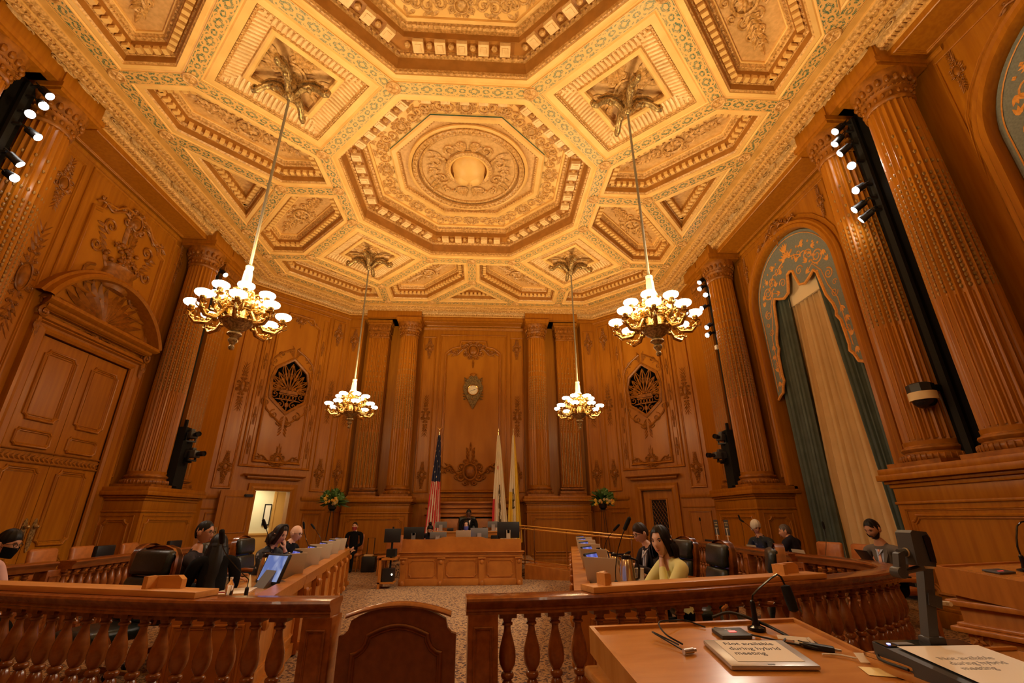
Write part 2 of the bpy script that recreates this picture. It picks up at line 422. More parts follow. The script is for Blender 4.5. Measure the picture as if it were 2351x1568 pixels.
def crest_orn(w_, h_, bot=False):
    """wide crest: cartouche in the middle, trailing scroll arms"""
    mb = MB(); cartouche(mb, h_ * .95, h_ * .95)
    s_ = -1 if bot else 1
    for m_ in (False, True):
        x = h_ * .42; k = 0; y = 0
        pts = []
        for i in range(15):
            t = i / 14; px = h_ * .3 + (w_ / 2 - h_ * .3) * t; py = -s_ * h_ * (.02 + .28 * t ** 1.5) + s_ * h_ * .10 * math.sin(t * 9)
            pts.append(((-px if m_ else px), py, .02))
        mb.tube(pts, [h_ * .045 * (1 - .4 * i / 14) for i in range(15)], 5)
        for i in (3, 6, 9, 12):
            spiral(mb, abs(pts[i][0]), pts[i][1] + s_ * h_ * .12, h_ * (.13 - .006 * i), -PI / 2 * s_, 1.2, h_ * .028, s_, 0, 0, m_, 10)
            leaf(mb, abs(pts[i][0]), pts[i][1], -s_ * .7, h_ * .2, h_ * .04, 0, 0, m_)
            leaf(mb, abs(pts[i][0]), pts[i][1], s_ * 2.0, h_ * .22, h_ * .04, 0, 0, m_)
    if bot:
        for m_ in (False, True):
            for i in range(4): leaf(mb, h_ * .05, h_ * .3 + i * h_ * .13, PI / 2 - .5, h_ * .22, h_ * .05, 0, 0, m_)
        leaf(mb, 0, h_ * .75, PI / 2, h_ * .35, h_ * .04)
    else:
        leaf(mb, 0, -h_ * .45, -PI / 2, h_ * .45, h_ * .05)
    return mb
def trophy_orn(w_, h_):
    """big carved trophy: basket of fruit, flowers, S scrolls"""
    mb = MB(); r = random.Random(3)
    mb.lathe([(.16 * w_, -.34 * h_), (.24 * w_, -.25 * h_), (.2 * w_, -.12 * h_), (.24 * w_, -.08 * h_)], 14)
    b2 = MB(); 
    for p in mb.v: b2.v.append((p[0], p[2], max(0, p[1]) * .5))
    b2.f = mb.f; b2.m = mb.m; mb = b2
    for i in range(34):
        a = r.uniform(.1, PI - .1); d = r.uniform(.05, .3); x = math.cos(a) * d * w_; y = -.06 * h_ + math.sin(a) * d * h_ * .9
        if r.random() < .5: rosette(mb, x, y, .055 * w_, .02 + r.random() * .05, 0, 5)
        else: mb.ell((x, y, .04), (.03 * w_, .03 * w_, .05), 7, 4)
    for m_ in (False, True):
        spiral(mb, .33 * w_, -.30 * h_, .13 * w_, PI / 2, 1.4, .02 * w_, -1, 0, 0, m_)
        spiral(mb, .30 * w_, .30 * h_, .10 * w_, -PI / 2, 1.4, .016 * w_, 1, 0, 0, m_)
        spiral(mb, .40 * w_, .02 * h_, .08 * w_, PI, 1.3, .015 * w_, 1, 0, 0, m_)
        for i in range(9): leaf(mb, (.12 + .03 * i) * w_, (-.22 + .06 * i) * h_, .9 - .12 * i, .13 * w_, .025 * w_, 0, 0, m_)
        for i in range(5): leaf(mb, .04 * w_, (.2 + .05 * i) * h_, PI / 2 - .5, .12 * h_, .03 * w_, 0, 0, m_)
    return mb
ORN = {}
def orn(key, fn, mat='oak_carved'):
    if key not in ORN: ORN[key] = fn().mesh('carving_' + key, mat, 50)
    return ORN[key]
# ---- wall frames: T(u, v, w) ----
CH0 = Vector((-7.35, 13.97, 0)); CH1 = Vector((-4.76, 16.42, 0)); CHD = (CH1 - CH0).normalized(); CHN = Vector((CHD.y, -CHD.x, 0)); CHL = (CH1 - CH0).length
def frame_m(o, U, W): return Matrix(((U[0], 0, W[0], o[0]), (U[1], 0, W[1], o[1]), (0, 1, 0, 0), (0, 0, 0, 1)))
FR = {'left': frame_m((-7.9, 0), (0, 1), (1, 0)), 'right': frame_m((7.9, 0), (0, 1), (-1, 0)), 'back': frame_m((0, 17.0), (1, 0), (0, -1)),
      'back_left': frame_m(CH0, CHD, CHN), 'back_right': frame_m((-CH0.x, CH0.y), (-CHD.x, CHD.y), (-CHN.x, CHN.y)),
      'retl': frame_m((-7.35, 0), (0, 1), (1, 0)), 'retr': frame_m((7.35, 0), (0, 1), (-1, 0)), 'backf': frame_m((0, 16.42), (1, 0), (0, -1))}
def TT(k):
    m_ = FR[k]; return lambda u, v, w_: tuple(m_ @ Vector((u, v, w_)))
def put(parent, key, fn, fr, u, v, w_=0.0, name='carving', s_=1.0):
    m_ = FR[fr] @ Matrix.Translation((u, v, w_)) @ Matrix.Scale(s_, 4)
    return link(name, orn(key, fn), parent, mat=m_)
def frame_rect(mb, u0, v0, u1, v1, T, wd=.09, h=.05, mi=0):
    mb.sweep([(u0, v0), (u1, v0), (u1, v1), (u0, v1)], [(0, 0), (0, h * .6), (wd * .2, h), (wd * .45, h * .85), (wd * .6, h * .4), (wd * .85, h * .5), (wd, 0)], True, mi, T)
def frame_path(mb, path, T, wd=.09, h=.05, mi=0):
    mb.sweep(path, [(0, 0), (0, h * .6), (wd * .2, h), (wd * .45, h * .85), (wd * .6, h * .4), (wd * .85, h * .5), (wd, 0)], True, mi, T)
def hmould(mb, u0, u1, v, T, hh=.12, out=.08, mi=0, ends=True):
    """horizontal moulding, top at v"""
    pr = [(0, 0), (0, .5 * out), (.1 * hh, .55 * out), (.2 * hh, .8 * out), (.45 * hh, .95 * out), (.55 * hh, out), (1.0 * hh, out), (hh, 0)]
    vs = []
    for dv, w_ in pr: vs += [(u0 - w_ * .5, v - hh + dv, w_), (u1 + w_ * .5, v - hh + dv, w_)]
    fs = [(2 * i, 2 * i + 1, 2 * i + 3, 2 * i + 2) for i in range(len(pr) - 1)] + [tuple(range(0, 2 * len(pr), 2)), tuple(range(2 * len(pr) - 1, 0, -2))]
    mb.add([T(*p) for p in vs], fs, mi)
def struct(name): return empty(name, kind='structure')
def bowed_panel(u0, v0, u1, v1, n=.12):
    """panel outline with hollowed corners"""
    o = []
    for (cx, cy, a0) in ((u0, v0, PI / 2), (u1, v0, PI), (u1, v1, 3 * PI / 2), (u0, v1, 0)):
        o += [(cx + n * math.cos(a0 - PI / 2 * i / 3), cy + n * math.sin(a0 - PI / 2 * i / 3)) for i in range(4)]
    return o
# ---- floor ----
f = MB(); f.box(-8.6, -10.6, -.1, 8.6, 18.2, 0); o = f.build('floor', 'carpet', smooth=None); tag(o, kind='structure')
# ---- walls ----
ARCH_C, ARCH_R, ARCH_S = 9.45, 1.5, 6.55
def arch_out(c, r, zs, z0=0.02, n=24): return [(c - r, z0)] + [(c + r * math.cos(PI - PI * i / n), zs + r * math.sin(PI - PI * i / n)) for i in range(n + 1)] + [(c + r, z0)]
Y0 = -10.5
def side_wall(side):
    T = TT(side); root = struct('wall_' + side); b = MB()
    if side == 'left':
        D0, D1, DT = 8.5, 10.75, 4.78
        pts = [(Y0, 0), (D0, 0), (D0, DT), (D1, DT), (D1, 0), (13.0, 0), (13.0, ZC), (Y0, ZC)]
        b.fillpoly(pts, 0, 0, T)
        for (a, c) in (((D0, 0), (D0, DT)), ((D0, DT), (D1, DT)), ((D1, DT), (D1, 0))):
            b.add([T(a[0], a[1], 0), T(c[0], c[1], 0), T(c[0], c[1], -.3), T(a[0], a[1], -.3)], [(0, 1, 2, 3)])
    else:
        a1 = arch_out(ARCH_C, ARCH_R, ARCH_S); a2 = arch_out(3.2, ARCH_R, ARCH_S)
        pts = [(Y0, 0)] + [(p[0], p[1] if p[1] > .1 else 0) for p in a2] + [(p[0], p[1] if p[1] > .1 else 0) for p in a1] + [(13.0, 0), (13.0, ZC), (Y0, ZC)]
        b.fillpoly(pts, 0, 0, T)
        for a in (a1, a2):
            for p, q in zip(a, a[1:]): b.add([T(p[0], p[1], 0), T(q[0], q[1], 0), T(q[0], q[1], -.62), T(p[0], p[1], -.62)], [(0, 1, 2, 3)])
    b.build('wall_surface', 'oak', root, None)
    # dado and mouldings
    m = MB()
    spans = [(7.25, 8.25), (11.0, 11.1)] if side == 'left' else [(7.25, 7.85), (11.05, 11.15)]
    for u0, u1 in spans:
        hmould(m, u0, u1, 2.15, T, .14, .07); hmould(m, u0, u1, 1.75, T, .05, .03); hmould(m, u0, u1, .25, T, .25, .06)
    hmould(m, 4.0 if side == 'left' else 4.8, 13.0, 8.62, T, .08, .05)
    if side == 'left':
        frame_rect(m, 7.45, 2.35, 8.05, 8.4, T, .07, .04)
        frame_rect(m, 7.42, .4, 8.08, 1.6, T, .07, .04)
        frame_rect(m, 10.98, 2.35, 11.22, 8.4, T, .06, .04)
        # big panel above the door
        pth = [(8.45, 5.9), (10.75, 5.9), (10.75, 7.75)] + [(10.55, 7.8), (10.5, 8.0), (10.2, 8.05), (10.0, 8.25), (9.2, 8.25), (9.0, 8.05), (8.7, 8.0), (8.65, 7.8), (8.45, 7.75)]
        frame_path(m, pth, T, .10, .07)
        frame_rect(m, 8.2, 5.3, 10.98, 8.5, T, .06, .04)
        m2 = MB(); m2.fillpoly(inset(pth, .1, True), .012, 0, T); m2.build('wall_panel', 'oak_panel', root, None)
    else:
        for c in (ARCH_C, 3.2):
            pth = arch_out(c, ARCH_R + .22, ARCH_S, 2.16)
            m.sweep(pth[::-1], [(0, 0), (0, .05), (.04, .09), (.09, .07), (.12, .1), (.2, .1), (.22, .06), (.22, 0)], False, 0, T)
            for s_ in (-1, 1):     # spandrel panels
                q = [(c + s_ * 1.75, ARCH_S + .35), (c + s_ * 1.75, 8.42), (c + s_ * .35, 8.42)] + [(c + s_ * 1.84 * math.sin(t), ARCH_S + 1.84 * math.cos(t)) for t in (.25, .5, .75, 1.0, 1.2)]
                frame_path(m, q if s_ < 0 else q[::-1], T, .05, .03)
        frame_rect(m, 7.3, 2.35, 7.6, 8.4, T, .06, .035); frame_rect(m, 11.15, 2.35, 11.35, 8.4, T, .05, .03)
    m.build('wall_moulding', 'oak', root, 30)
    if side == 'left':
        sf = lambda: strip_orn(.5, 2.2)
        put(root, 'strip_a', sf, side, 7.77, 5.6); put(root, 'strip_b', lambda: strip_orn(.42, 1.2), side, 7.77, 7.7); put(root, 'strip_b', None, side, 7.77, 3.1)
        put(root, 'strip_c', lambda: strip_orn(.3, 1.1), side, 11.3, 7.95); put(root, 'strip_c', None, side, 11.1, 2.9); put(root, 'strip_c', None, side, 11.1, 5.2)
        put(root, 'trophy', lambda: trophy_orn(1.9, 2.1), side, 9.6, 6.95, .02)
        put(root, 'crest_w', lambda: crest_orn(2.2, .7), side, 9.6, 8.05, .03)
    else:
        for c in (ARCH_C, 3.2):
            put(root, 'crest_arch', lambda: crest_orn(1.6, .55), side, c, 8.28, .06)
            for s_ in (-1, 1): put(root, 'strip_c', lambda: strip_orn(.3, 1.1), side, c + s_ * 1.55, 8.0, .02, s_=.75)
        for u in (7.45,): put(root, 'strip_c', None, side, u, 5.4); put(root, 'strip_c', None, side, u, 7.6)
    return root
wl = side_wall('left'); wr = side_wall('right')
# strips between wall and chamfer, plus the chamfers
def corner_wall(name, fr, ret, door):
    T = TT(fr); root = struct(name); b = MB()
    D0, D1, DT = (1.3, 2.34, 2.28) if door == 'open' else (1.22, 2.26, 2.28)
    hex_ = [(1.25, 5.15), (1.78, 4.72), (2.32, 5.15), (2.38, 5.75), (2.28, 6.15), (1.78, 6.55), (1.28, 6.15), (1.18, 5.75)]
    b.fillpoly([(0, 0), (D0, 0), (D0, DT), (D1, DT), (D1, 0), (CHL, 0), (CHL, ZC), (0, ZC)], 0, 0, T, holes=[hex_])
    for (a, c) in (((D0, 0), (D0, DT)), ((D0, DT), (D1, DT)), ((D1, DT), (D1, 0))):
        b.add([T(a[0], a[1], 0), T(c[0], c[1], 0), T(c[0], c[1], -.25), T(a[0], a[1], -.25)], [(0, 1, 2, 3)])
    Tr = TT(ret); b.add([Tr(12.9, 0, 0), Tr(13.99, 0, 0), Tr(13.99, ZC, 0), Tr(12.9, ZC, 0), Tr(12.9, 0, -.6), Tr(12.9, ZC, -.6)], [(0, 1, 2, 3), (0, 3, 5, 4)])
    b.build('wall_surface', 'oak', root, None)
    m = MB()
    hmould(m, 0, .95, 2.15, T, .14, .06); hmould(m, 2.75, CHL, 2.15, T, .14, .06); hmould(m, 0, .95, 1.78, T, .05, .03); hmould(m, 2.75, CHL, 1.78, T, .05, .03)
    hmould(m, 0, .95, .22, T, .22, .05); hmould(m, 2.75, CHL, .22, T, .22, .05)
    hmould(m, 0, CHL, 8.7, T, .1, .06)
    frame_rect(m, .12, 2.3, .62, 8.45, T, .07, .045); frame_rect(m, 2.95, 2.3, 3.45, 8.45, T, .07, .045)
    frame_rect(m, .12, .35, .8, 1.65, T, .06, .035); frame_rect(m, 2.85, .35, 3.45, 1.65, T, .06, .035)
    frame_rect(m, .70, 2.95, 2.86, 8.5, T, .06, .05); frame_rect(m, .80, 3.0, .97, 8.3, T, .03, .02); frame_rect(m, 2.6, 3.0, 2.77, 8.3, T, .03, .02)
    pth = [(1.05, 3.1), (2.51, 3.1), (2.51, 7.9), (2.3, 8.0), (2.2, 8.2), (1.36, 8.2), (1.26, 8.0), (1.05, 7.9)]
    frame_path(m, pth, T, .09, .07)
    # door case with lintel
    m.sweep([(D0, 0), (D0, DT), (D1, DT), (D1, 0)], [(0, 0), (0, .06), (.05, .09), (.12, .06), (.2, .08), (.2, 0)], False, 0, T)
    m.v = m.v
    hmould(m, .98, 2.6, 2.78, T, .10, .22); hmould(m, 1.05, 2.52, 2.68, T, .08, .13)
    m.build('wall_moulding', 'oak', root, 30)
    m2 = MB(); m2.fillpoly(inset(pth, .09, True), .012, 0, T, holes=[hex_]); m2.build('wall_panel', 'oak_panel', root, None)
    sa = lambda: strip_orn(.36, 1.5)
    for u in (.37, 3.2):
        put(root, 'strip_d', sa, fr, u, 5.35, .01); put(root, 'strip_e', lambda: strip_orn(.36, .9), fr, u, 2.9, .01); put(root, 'strip_e', None, fr, u, 7.9, .01)
    for v in (3.6, 4.5, 5.4, 6.3, 7.2):
        for u in (.88, 2.68): put(root, 'strip_f', lambda: strip_orn(.14, .55), fr, u, v, .01)
    put(root, 'crest_b', lambda: crest_orn(1.5, .5, True), fr, 1.78, 3.2, .02)
    put(root, 'crest_t', lambda: crest_orn(1.2, .4), fr, 1.78, 8.05, .02)
    # pierced grille: frame, rays, swags, basket, and a black sheet that paints the shade of the cavity
    g = MB()
    hb = hex_[::-1]
    g.sweep([(p[0] - 1.78, p[1] - 5.6) for p in hex_], [(-.07, 0), (-.07, .05), (-.02, .07), (.03, .05), (.03, -.03)], True)
    c0 = (0, -.15)
    for k in range(11):
        a = PI * k / 10; R_ = .95 if abs(k - 5) < 2 else .72; R_ = min(R_, .62 / max(.3, abs(math.cos(a)) + .02)) if abs(math.cos(a)) > .6 else R_
        g.tube([(c0[0] + math.cos(a) * t, c0[1] + math.sin(a) * t, .0) for t in (.12, R_ * .5, R_)], [.022, .03, .018], 6)
        for s_ in (-1, 1):
            a2 = a + s_ * .14; g.tube([(c0[0] + math.cos(a + s_ * .13 * math.sin(q)) * t, c0[1] + math.sin(a + s_ * .13 * math.sin(q)) * t, 0) for t, q in ((R_ * .35, 0), (R_ * .55, 1.2), (R_ * .75, 1.7), (R_ * .95, 2.9))], .014, 5)
        g.ell((c0[0] + math.cos(a) * R_ * .62, c0[1] + math.sin(a) * R_ * .62, 0), (.045, .045, .03), 8, 5)
    for k in range(7): g.ell((-.26 + .087 * k, -.1 + .03 * (k % 2), .01), (.05, .05, .05), 8, 5)
    g.poly([(-.3, -.24), (.3, -.24), (.24, -.13), (-.24, -.13)], -.03, .03)
    g.poly([(-.42, -.47), (.42, -.47), (.36, -.44), (-.36, -.44)], -.02, .02); g.poly([(-.3, -.285), (.3, -.285), (.3, -.255), (-.3, -.255)], -.02, .02)
    for k in range(5): 
        x = -.22 + .11 * k; g.tube([(x + .045 * math.cos(t), -.36 + .075 * math.sin(t), 0) for t in [2 * PI * i / 12 for i in range(12)]], .014, 5, closed=True)
    for m_ in (False, True):
        spiral(g, .43, -.3, .15, PI / 2, 1.3, .022, -1, -.01, 0, m_); spiral(g, .2, -.62, .13, PI / 2, 1.3, .02, 1, -.01, 0, m_)
        spiral(g, .38, -.6, .08, 0, 1.2, .016, 1, -.01, 0, m_)
    g.tube([(0, -.47, 0), (0, -.85, 0)], .02, 6); g.ell((0, -.62, 0), (.07, .09, .03), 8, 5)
    me = g.mesh('grille', 'oak_carved', 40)
    link('wall_grille', me, root, mat=FR[fr] @ Matrix.Translation((1.78, 5.6, 0)))
    bb = MB(); bb.fillpoly([(.9, 4.4), (2.6, 4.4), (2.6, 6.9), (.9, 6.9)], -.35, 0, T); bb.build('grille_shade_sheet', 'recess_black', root, None)
    # carved surround of the grille
    s2 = MB()
    for m_ in (False, True):
        for (x, y, r_, a, sg) in ((.62, .75, .15, -PI / 2, 1), (.66, -.62, .16, PI / 2, -1), (.35, -.98, .16, PI / 2, -1), (.42, 1.05, .12, -PI / 2, 1), (.15, 1.2, .1, 0, 1), (.14, -1.22, .1, 0, -1)):
            spiral(s2, x, y, r_, a, 1.2, .02, sg, 0, 0, m_)
        for i in range(6): leaf(s2, .03, -1.0 - .1 * i, -PI / 2 + .6, .2, .03, 0, 0, m_)
        for i in range(5): leaf(s2, .03, 1.0 + .07 * i, PI / 2 - .6, .2, .03, 0, 0, m_)
        s2.tube([((-1 if m_ else 1) * x, y, .015) for x, y in ((.05, 1.32), (.35, 1.15), (.62, .9), (.72, .6), (.7, 0), (.72, -.5), (.6, -.85), (.3, -1.1), (.05, -1.3))], .03, 6)
    me = s2.mesh('grille_surround', 'oak_carved', 40); link('grille_surround', me, root, mat=FR[fr] @ Matrix.Translation((1.78, 5.6, .02)))
    return root
cwl = corner_wall('wall_back_left', 'back_left', 'retl', 'open'); cwr = corner_wall('wall_back_right', 'back_right', 'retr', 'shut')
def back_wall():
    T = TT('back'); root = struct('wall_back'); b = MB(); Tf = TT('backf')
    b.fillpoly([(-4.2, 0), (4.2, 0), (4.2, ZC), (-4.2, ZC)], 0, 0, T)
    for s_ in (-1, 1):
        b.add([Tf(s_ * 4.78, 0, 0), Tf(s_ * 4.2, 0, 0), Tf(s_ * 4.2, ZC, 0), Tf(s_ * 4.78, ZC, 0), Tf(s_ * 4.2, 0, -.6), Tf(s_ * 4.2, ZC, -.6)], [(0, 1, 2, 3), (1, 4, 5, 2)])
    b.build('wall_surface', 'oak', root, None)
    m = MB()
    pth = [(-1.1, 2.3), (1.1, 2.3), (1.1, 7.5), (1.0, 7.6), (.8, 7.75), (.55, 7.8), (.5, 8.05), (-.5, 8.05), (-.55, 7.8), (-.8, 7.75), (-1.0, 7.6), (-1.1, 7.5)]
    frame_path(m, pth, T, .1, .08); frame_rect(m, -1.32, 2.15, 1.32, 8.3, T, .07, .05)
    for s_ in (-1, 1):
        u = s_ * 1.72; frame_rect(m, u - .26, 2.3, u + .26, 8.2, T, .06, .04)
        uf = s_ * 4.48; frame_rect(m, uf - .22, 2.3, uf + .22, 8.3, TT('backf'), .05, .035)
        hmould(m, min(s_ * 4.2, s_ * 4.78), max(s_ * 4.2, s_ * 4.78), 2.15, Tf, .14, .05)
        frame_rect(m, uf - .22, .35, uf + .22, 1.7, Tf, .05, .03)
    hmould(m, -2.1, 2.1, 2.12, T, .16, .10); hmould(m, -2.05, 2.05, 8.62, T, .12, .08)
    hmould(m, -1.45, 1.45, 1.85, T, .08, .13); hmould(m, -1.45, 1.45, 1.62, T, .08, .16)
    m.build('wall_moulding', 'oak', root, 30)
    m2 = MB(); m2.fillpoly(inset(pth, .1, True), .012, 0, T); m2.build('wall_panel', 'oak_panel', root, None)
    put(root, 'crest_back', lambda: crest_orn(2.0, .85), 'back', 0, 7.65, .03)
    put(root, 'crest_back_low', lambda: crest_orn(2.1, 1.0, True), 'back', 0, 3.0, .03)
    for s_ in (-1, 1):
        put(root, 'strip_d', None, 'back', s_ * 1.72, 5.05, .01); put(root, 'strip_e', None, 'back', s_ * 1.72, 7.75, .01); put(root, 'strip_e', None, 'back', s_ * 1.72, 2.9, .01)
        put(root, 'strip_e', None, 'backf', s_ * 4.48, 7.8, .01); put(root, 'strip_e', None, 'backf', s_ * 4.48, 2.9, .01); put(root, 'strip_d', None, 'backf', s_ * 4.48, 5.3, .01)
    return root
bw = back_wall()
b = MB(); b.box(-8.2, Y0 - .3, 0, 8.2, Y0, ZC + .2); o = b.build('wall_front', 'oak', smooth=None); tag(o, kind='structure')

# ================= ceiling =================
ceil = struct('ceiling')
def mirx(p): return [(-a, b_) for a, b_ in p][::-1]
def miry(p): return [(a, 6.5 - b_) for a, b_ in p][::-1]
XA = 6.3
A = [(-1.32, 6.4), (1.32, 6.4), (3.17, 8.22), (3.17, 10.74), (1.34, 12.57), (-1.34, 12.57), (-3.17, 10.74), (-3.17, 8.22)]
A0 = [(-1.32, .1), (1.32, .1), (3.17, 1.95), (3.17, 4.55), (1.32, 6.4), (-1.32, 6.4), (-3.17, 4.55), (-3.17, 1.95)]
Bq = [(3.17, 4.55), (5.02, 6.43), (3.17, 8.22), (1.32, 6.4)]
B2 = [(3.17, 10.74), (5.02, 12.6), (3.2, 14.42), (1.34, 12.57)]
Cq = [(5.02, 6.43), (XA, 6.43), (XA, 7.8), (4.6, 9.45), (3.17, 9.45), (3.17, 8.22)]
Cp = [(3.17, 4.55), (3.17, 3.25), (4.6, 3.25), (XA, 4.95), (XA, 6.43), (5.02, 6.43)]
Dq = [(XA, 7.8), (XA, 11.35), (4.6, 9.45)]
Dp = [(XA, 1.55), (XA, 4.95), (4.6, 3.25)]
Eq = [(4.6, 9.45), (XA, 11.35), (XA, 12.6), (5.02, 12.6), (3.17, 10.74), (3.17, 9.45)]
Fq = [(5.02, 12.6), (XA, 12.6), (XA, 13.7), (4.27, 15.64), (3.22, 15.64), (3.2, 14.42)]
Gq = [(1.34, 12.57), (3.2, 14.42), (3.22, 15.64), (1.6, 15.64), (0, 13.98), (0, 12.57)]
Hq = [(0, 13.98), (1.6, 15.64), (-1.6, 15.64)]
PR_BIG = [(.13, 0), (.13, .02), (.16, .035), (.19, .02), (.27, .02), (.27, .05), (.30, .08), (.31, .13), (.35, .36), (.38, .41), (.41, .43), (.42, .47), (.67, .47), (.68, .60), (.71, .66), (.75, .67), (.78, .72), (.83, .74), (.83, .79), (1.28, .79), (1.28, .75), (1.32, .72), (1.42, .72), (1.45, .76), (1.47, .83), (1.48, .85)]
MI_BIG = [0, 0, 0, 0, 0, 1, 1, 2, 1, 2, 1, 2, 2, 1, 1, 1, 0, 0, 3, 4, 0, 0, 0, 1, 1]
PR_SM = [(.13, 0), (.13, .015), (.155, .03), (.18, .015), (.25, .015), (.25, .04), (.28, .07), (.30, .19), (.33, .22), (.345, .25), (.47, .25), (.475, .33), (.50, .36), (.53, .37), (.56, .42), (.58, .43), (.58, .47)]
MI_SM = [0, 0, 0, 0, 0, 1, 2, 1, 1, 2, 2, 1, 1, 1, 0, 0]
PR_TRI = PR_SM[:12] + [(.49, .36)]; MI_TRI = MI_SM[:12]
PR_SQ = [(.13, 0), (.13, .02), (.155, .03), (.18, .01), (.30, .01), (.31, .04), (.335, .05), (.36, .09), (.42, .13), (.55, .16), (.62, .17), (.64, .12), (.67, .10), (.72, .10), (.75, .13), (.76, .2), (.76, .24)]
MI_SQ = [0, 0, 0, 0, 1, 1, 1, 5, 5, 5, 1, 0, 0, 0, 1, 1]
CM = ['gilt', 'gilt_carved', 'gilt_brown_shaded', 'gilt', 'blue_ground', 'gilt_pale', 'gilt_field', 'gilt_antique']
def along(mb, poly, ins, spacing, fn, margin=0.0):
    q = inset(poly, ins, True); n = len(q)
    for i in range(n):
        a, b_ = q[i], q[(i + 1) % n]; L_ = (b_ - a).length; e = (b_ - a).normalized(); nn = Vector((-e.y, e.x))
        k = int((L_ - 2 * margin) / spacing)
        if k < 1: continue
        for j in range(k):
            c = a + e * (L_ / 2 + (j - (k - 1) / 2) * spacing); fn(mb, c, e, nn, j)
def coffer(poly, kind, name='coffer', orn_ang=None):
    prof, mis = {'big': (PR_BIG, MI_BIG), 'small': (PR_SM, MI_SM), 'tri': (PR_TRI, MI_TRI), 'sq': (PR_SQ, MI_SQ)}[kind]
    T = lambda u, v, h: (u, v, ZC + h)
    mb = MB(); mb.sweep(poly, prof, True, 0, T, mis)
    d, h = prof[-1]; inner = inset(poly, d, True); mb.fillpoly(inner, h, 6, T)
    def bl(hw, hl, z0, z1, off, mi):
        def fn(m_, c, e, nn, j):
            cc = Vector((c.x, c.y, ZC + (z0 + z1) / 2)) + Vector((nn.x, nn.y, 0)) * off
            m_.obox(cc, Vector((e.x, e.y, 0)) * hw, Vector((nn.x, nn.y, 0)) * hl, Vector((0, 0, (z1 - z0) / 2)), mi)
        return fn
    cen = sum((Vector(p) for p in poly), Vector((0, 0))) / len(poly)
    if kind == 'big':
        along(mb, poly, .42, .395, bl(.095, .11, .38, .47, .125, 5)); along(mb, poly, .42, .395, bl(.05, .065, .365, .38, .125, 5))
        def knob(m_, c, e, nn, j):
            p = Vector((c.x + nn.x * .13 + e.x * .1975, c.y + nn.y * .13 + e.y * .1975, ZC + .43)); m_.ell(p, (.06, .06, .06), 8, 5, 1)
        along(mb, poly, .42, .395, knob)
        along(mb, poly, .395, .11, bl(.035, .02, .39, .42, 0, 1)); along(mb, poly, .29, .09, bl(.03, .015, .06, .085, 0, 1))
        along(mb, poly, .74, .10, bl(.035, .03, .655, .68, 0, 1)); along(mb, poly, 1.46, .08, bl(.025, .02, .76, .8, 0, 1))
        # circular moulding and shield
        c = (cen.x, cen.y)
        for r_, t_, z_ in ((1.5, .05, .80), (1.38, .07, .78), (1.24, .035, .83)):
            mb.tube([(c[0] + r_ * math.cos(a), c[1] + r_ * math.sin(a), ZC + z_) for a in [2 * PI * i / 48 for i in range(48)]], t_, 6, 1 if t_ != .05 else 0, closed=True)
        for i in range(60): a = 2 * PI * i / 60; mb.ell((c[0] + 1.38 * math.cos(a), c[1] + 1.38 * math.sin(a), ZC + .71), (.035, .035, .03), 6, 4, 1)
    elif kind == 'sq':
        def lf(m_, c, e, nn, j):
            pts = [(c.x + nn.x * t, c.y + nn.y * t, ZC + z) for t, z in ((0, .08), (.05, .10), (.12, .125), (.20, .145), (.25, .16))]
            m_.tube(pts, [.025, .036, .038, .036, .02], 5, 5)
        along(mb, poly, .36, .085, lf, .03)
        along(mb, poly, .325, .055, bl(.02, .012, .02, .05, 0, 1))
    else:
        along(mb, poly, .345, .15, bl(.042, .055, .17, .25, .06, 0), .02)
        along(mb, poly, .315, .07, bl(.024, .012, .19, .21, 0, 1))
        if kind == 'small': along(mb, poly, .515, .07, bl(.027, .018, .35, .372, 0, 1))
    o = mb.build(name, CM, ceil, 30, fix=False)
    # carved relief hung under the field
    r = MB()
    if kind == 'big':
        s1 = MB(); 
        s0 = MB(); s0.ell((0, -.12, 0), (.42, .48, .30), 28, 14); s0.ell((-.15, .12, .02), (.25, .28, .27), 20, 12); s0.ell((.15, .12, .02), (.25, .28, .27), 20, 12); s0.tube([(.50 * math.cos(t), -.06 + .54 * math.sin(t), .06) for t in [2 * PI * i / 28 for i in range(28)]], .035, 6, closed=True)
        s1.tube([(.56 * math.cos(t), -.06 + .60 * math.sin(t) * (1 if math.sin(t) < 0 else .85), .05) for t in [2 * PI * i / 28 for i in range(28)]], .06, 6, closed=True)
        for m_ in (False, True):
            for (x, y, rr, a, sg) in ((.72, .28, .22, PI, -1), (.78, -.30, .2, PI, 1), (.30, .72, .16, 0, 1), (.62, .72, .13, -PI / 2, 1), (.45, -.72, .15, PI / 2, -1), (.95, .02, .13, PI / 2, 1), (.16, -.86, .1, 0, -1)):
                spiral(s1, x, y, rr, a, 1.3, .045, sg, 0, 0, m_)
            for i in range(7): leaf(s1, .68 + .02 * i, -.5 + .17 * i, -.5 + .25 * i, .38, .07, .02, 0, m_)
            for i in range(5): leaf(s1, .1, .6, PI / 2 - .28 * i, .36, .06, .03, 0, m_)
            for i in range(4): leaf(s1, .1, -.7, -PI / 2 + .35 * i, .32, .06, .03, 0, m_)
        r = s1
        M_ = Matrix.Translation((cen.x, cen.y, ZC + .84)) @ Matrix.Diagonal((1, 1, -1, 1))
        link('shield_carving', orn('shield_gilt', lambda: r, 'gilt_carved'), ceil, mat=M_); link('shield', orn('shield_plain', lambda: s0, 'gilt'), ceil, mat=M_)
        # scroll frieze round the octagon
        fz = MB(); q = inset(poly, 1.055, True); n = len(q)
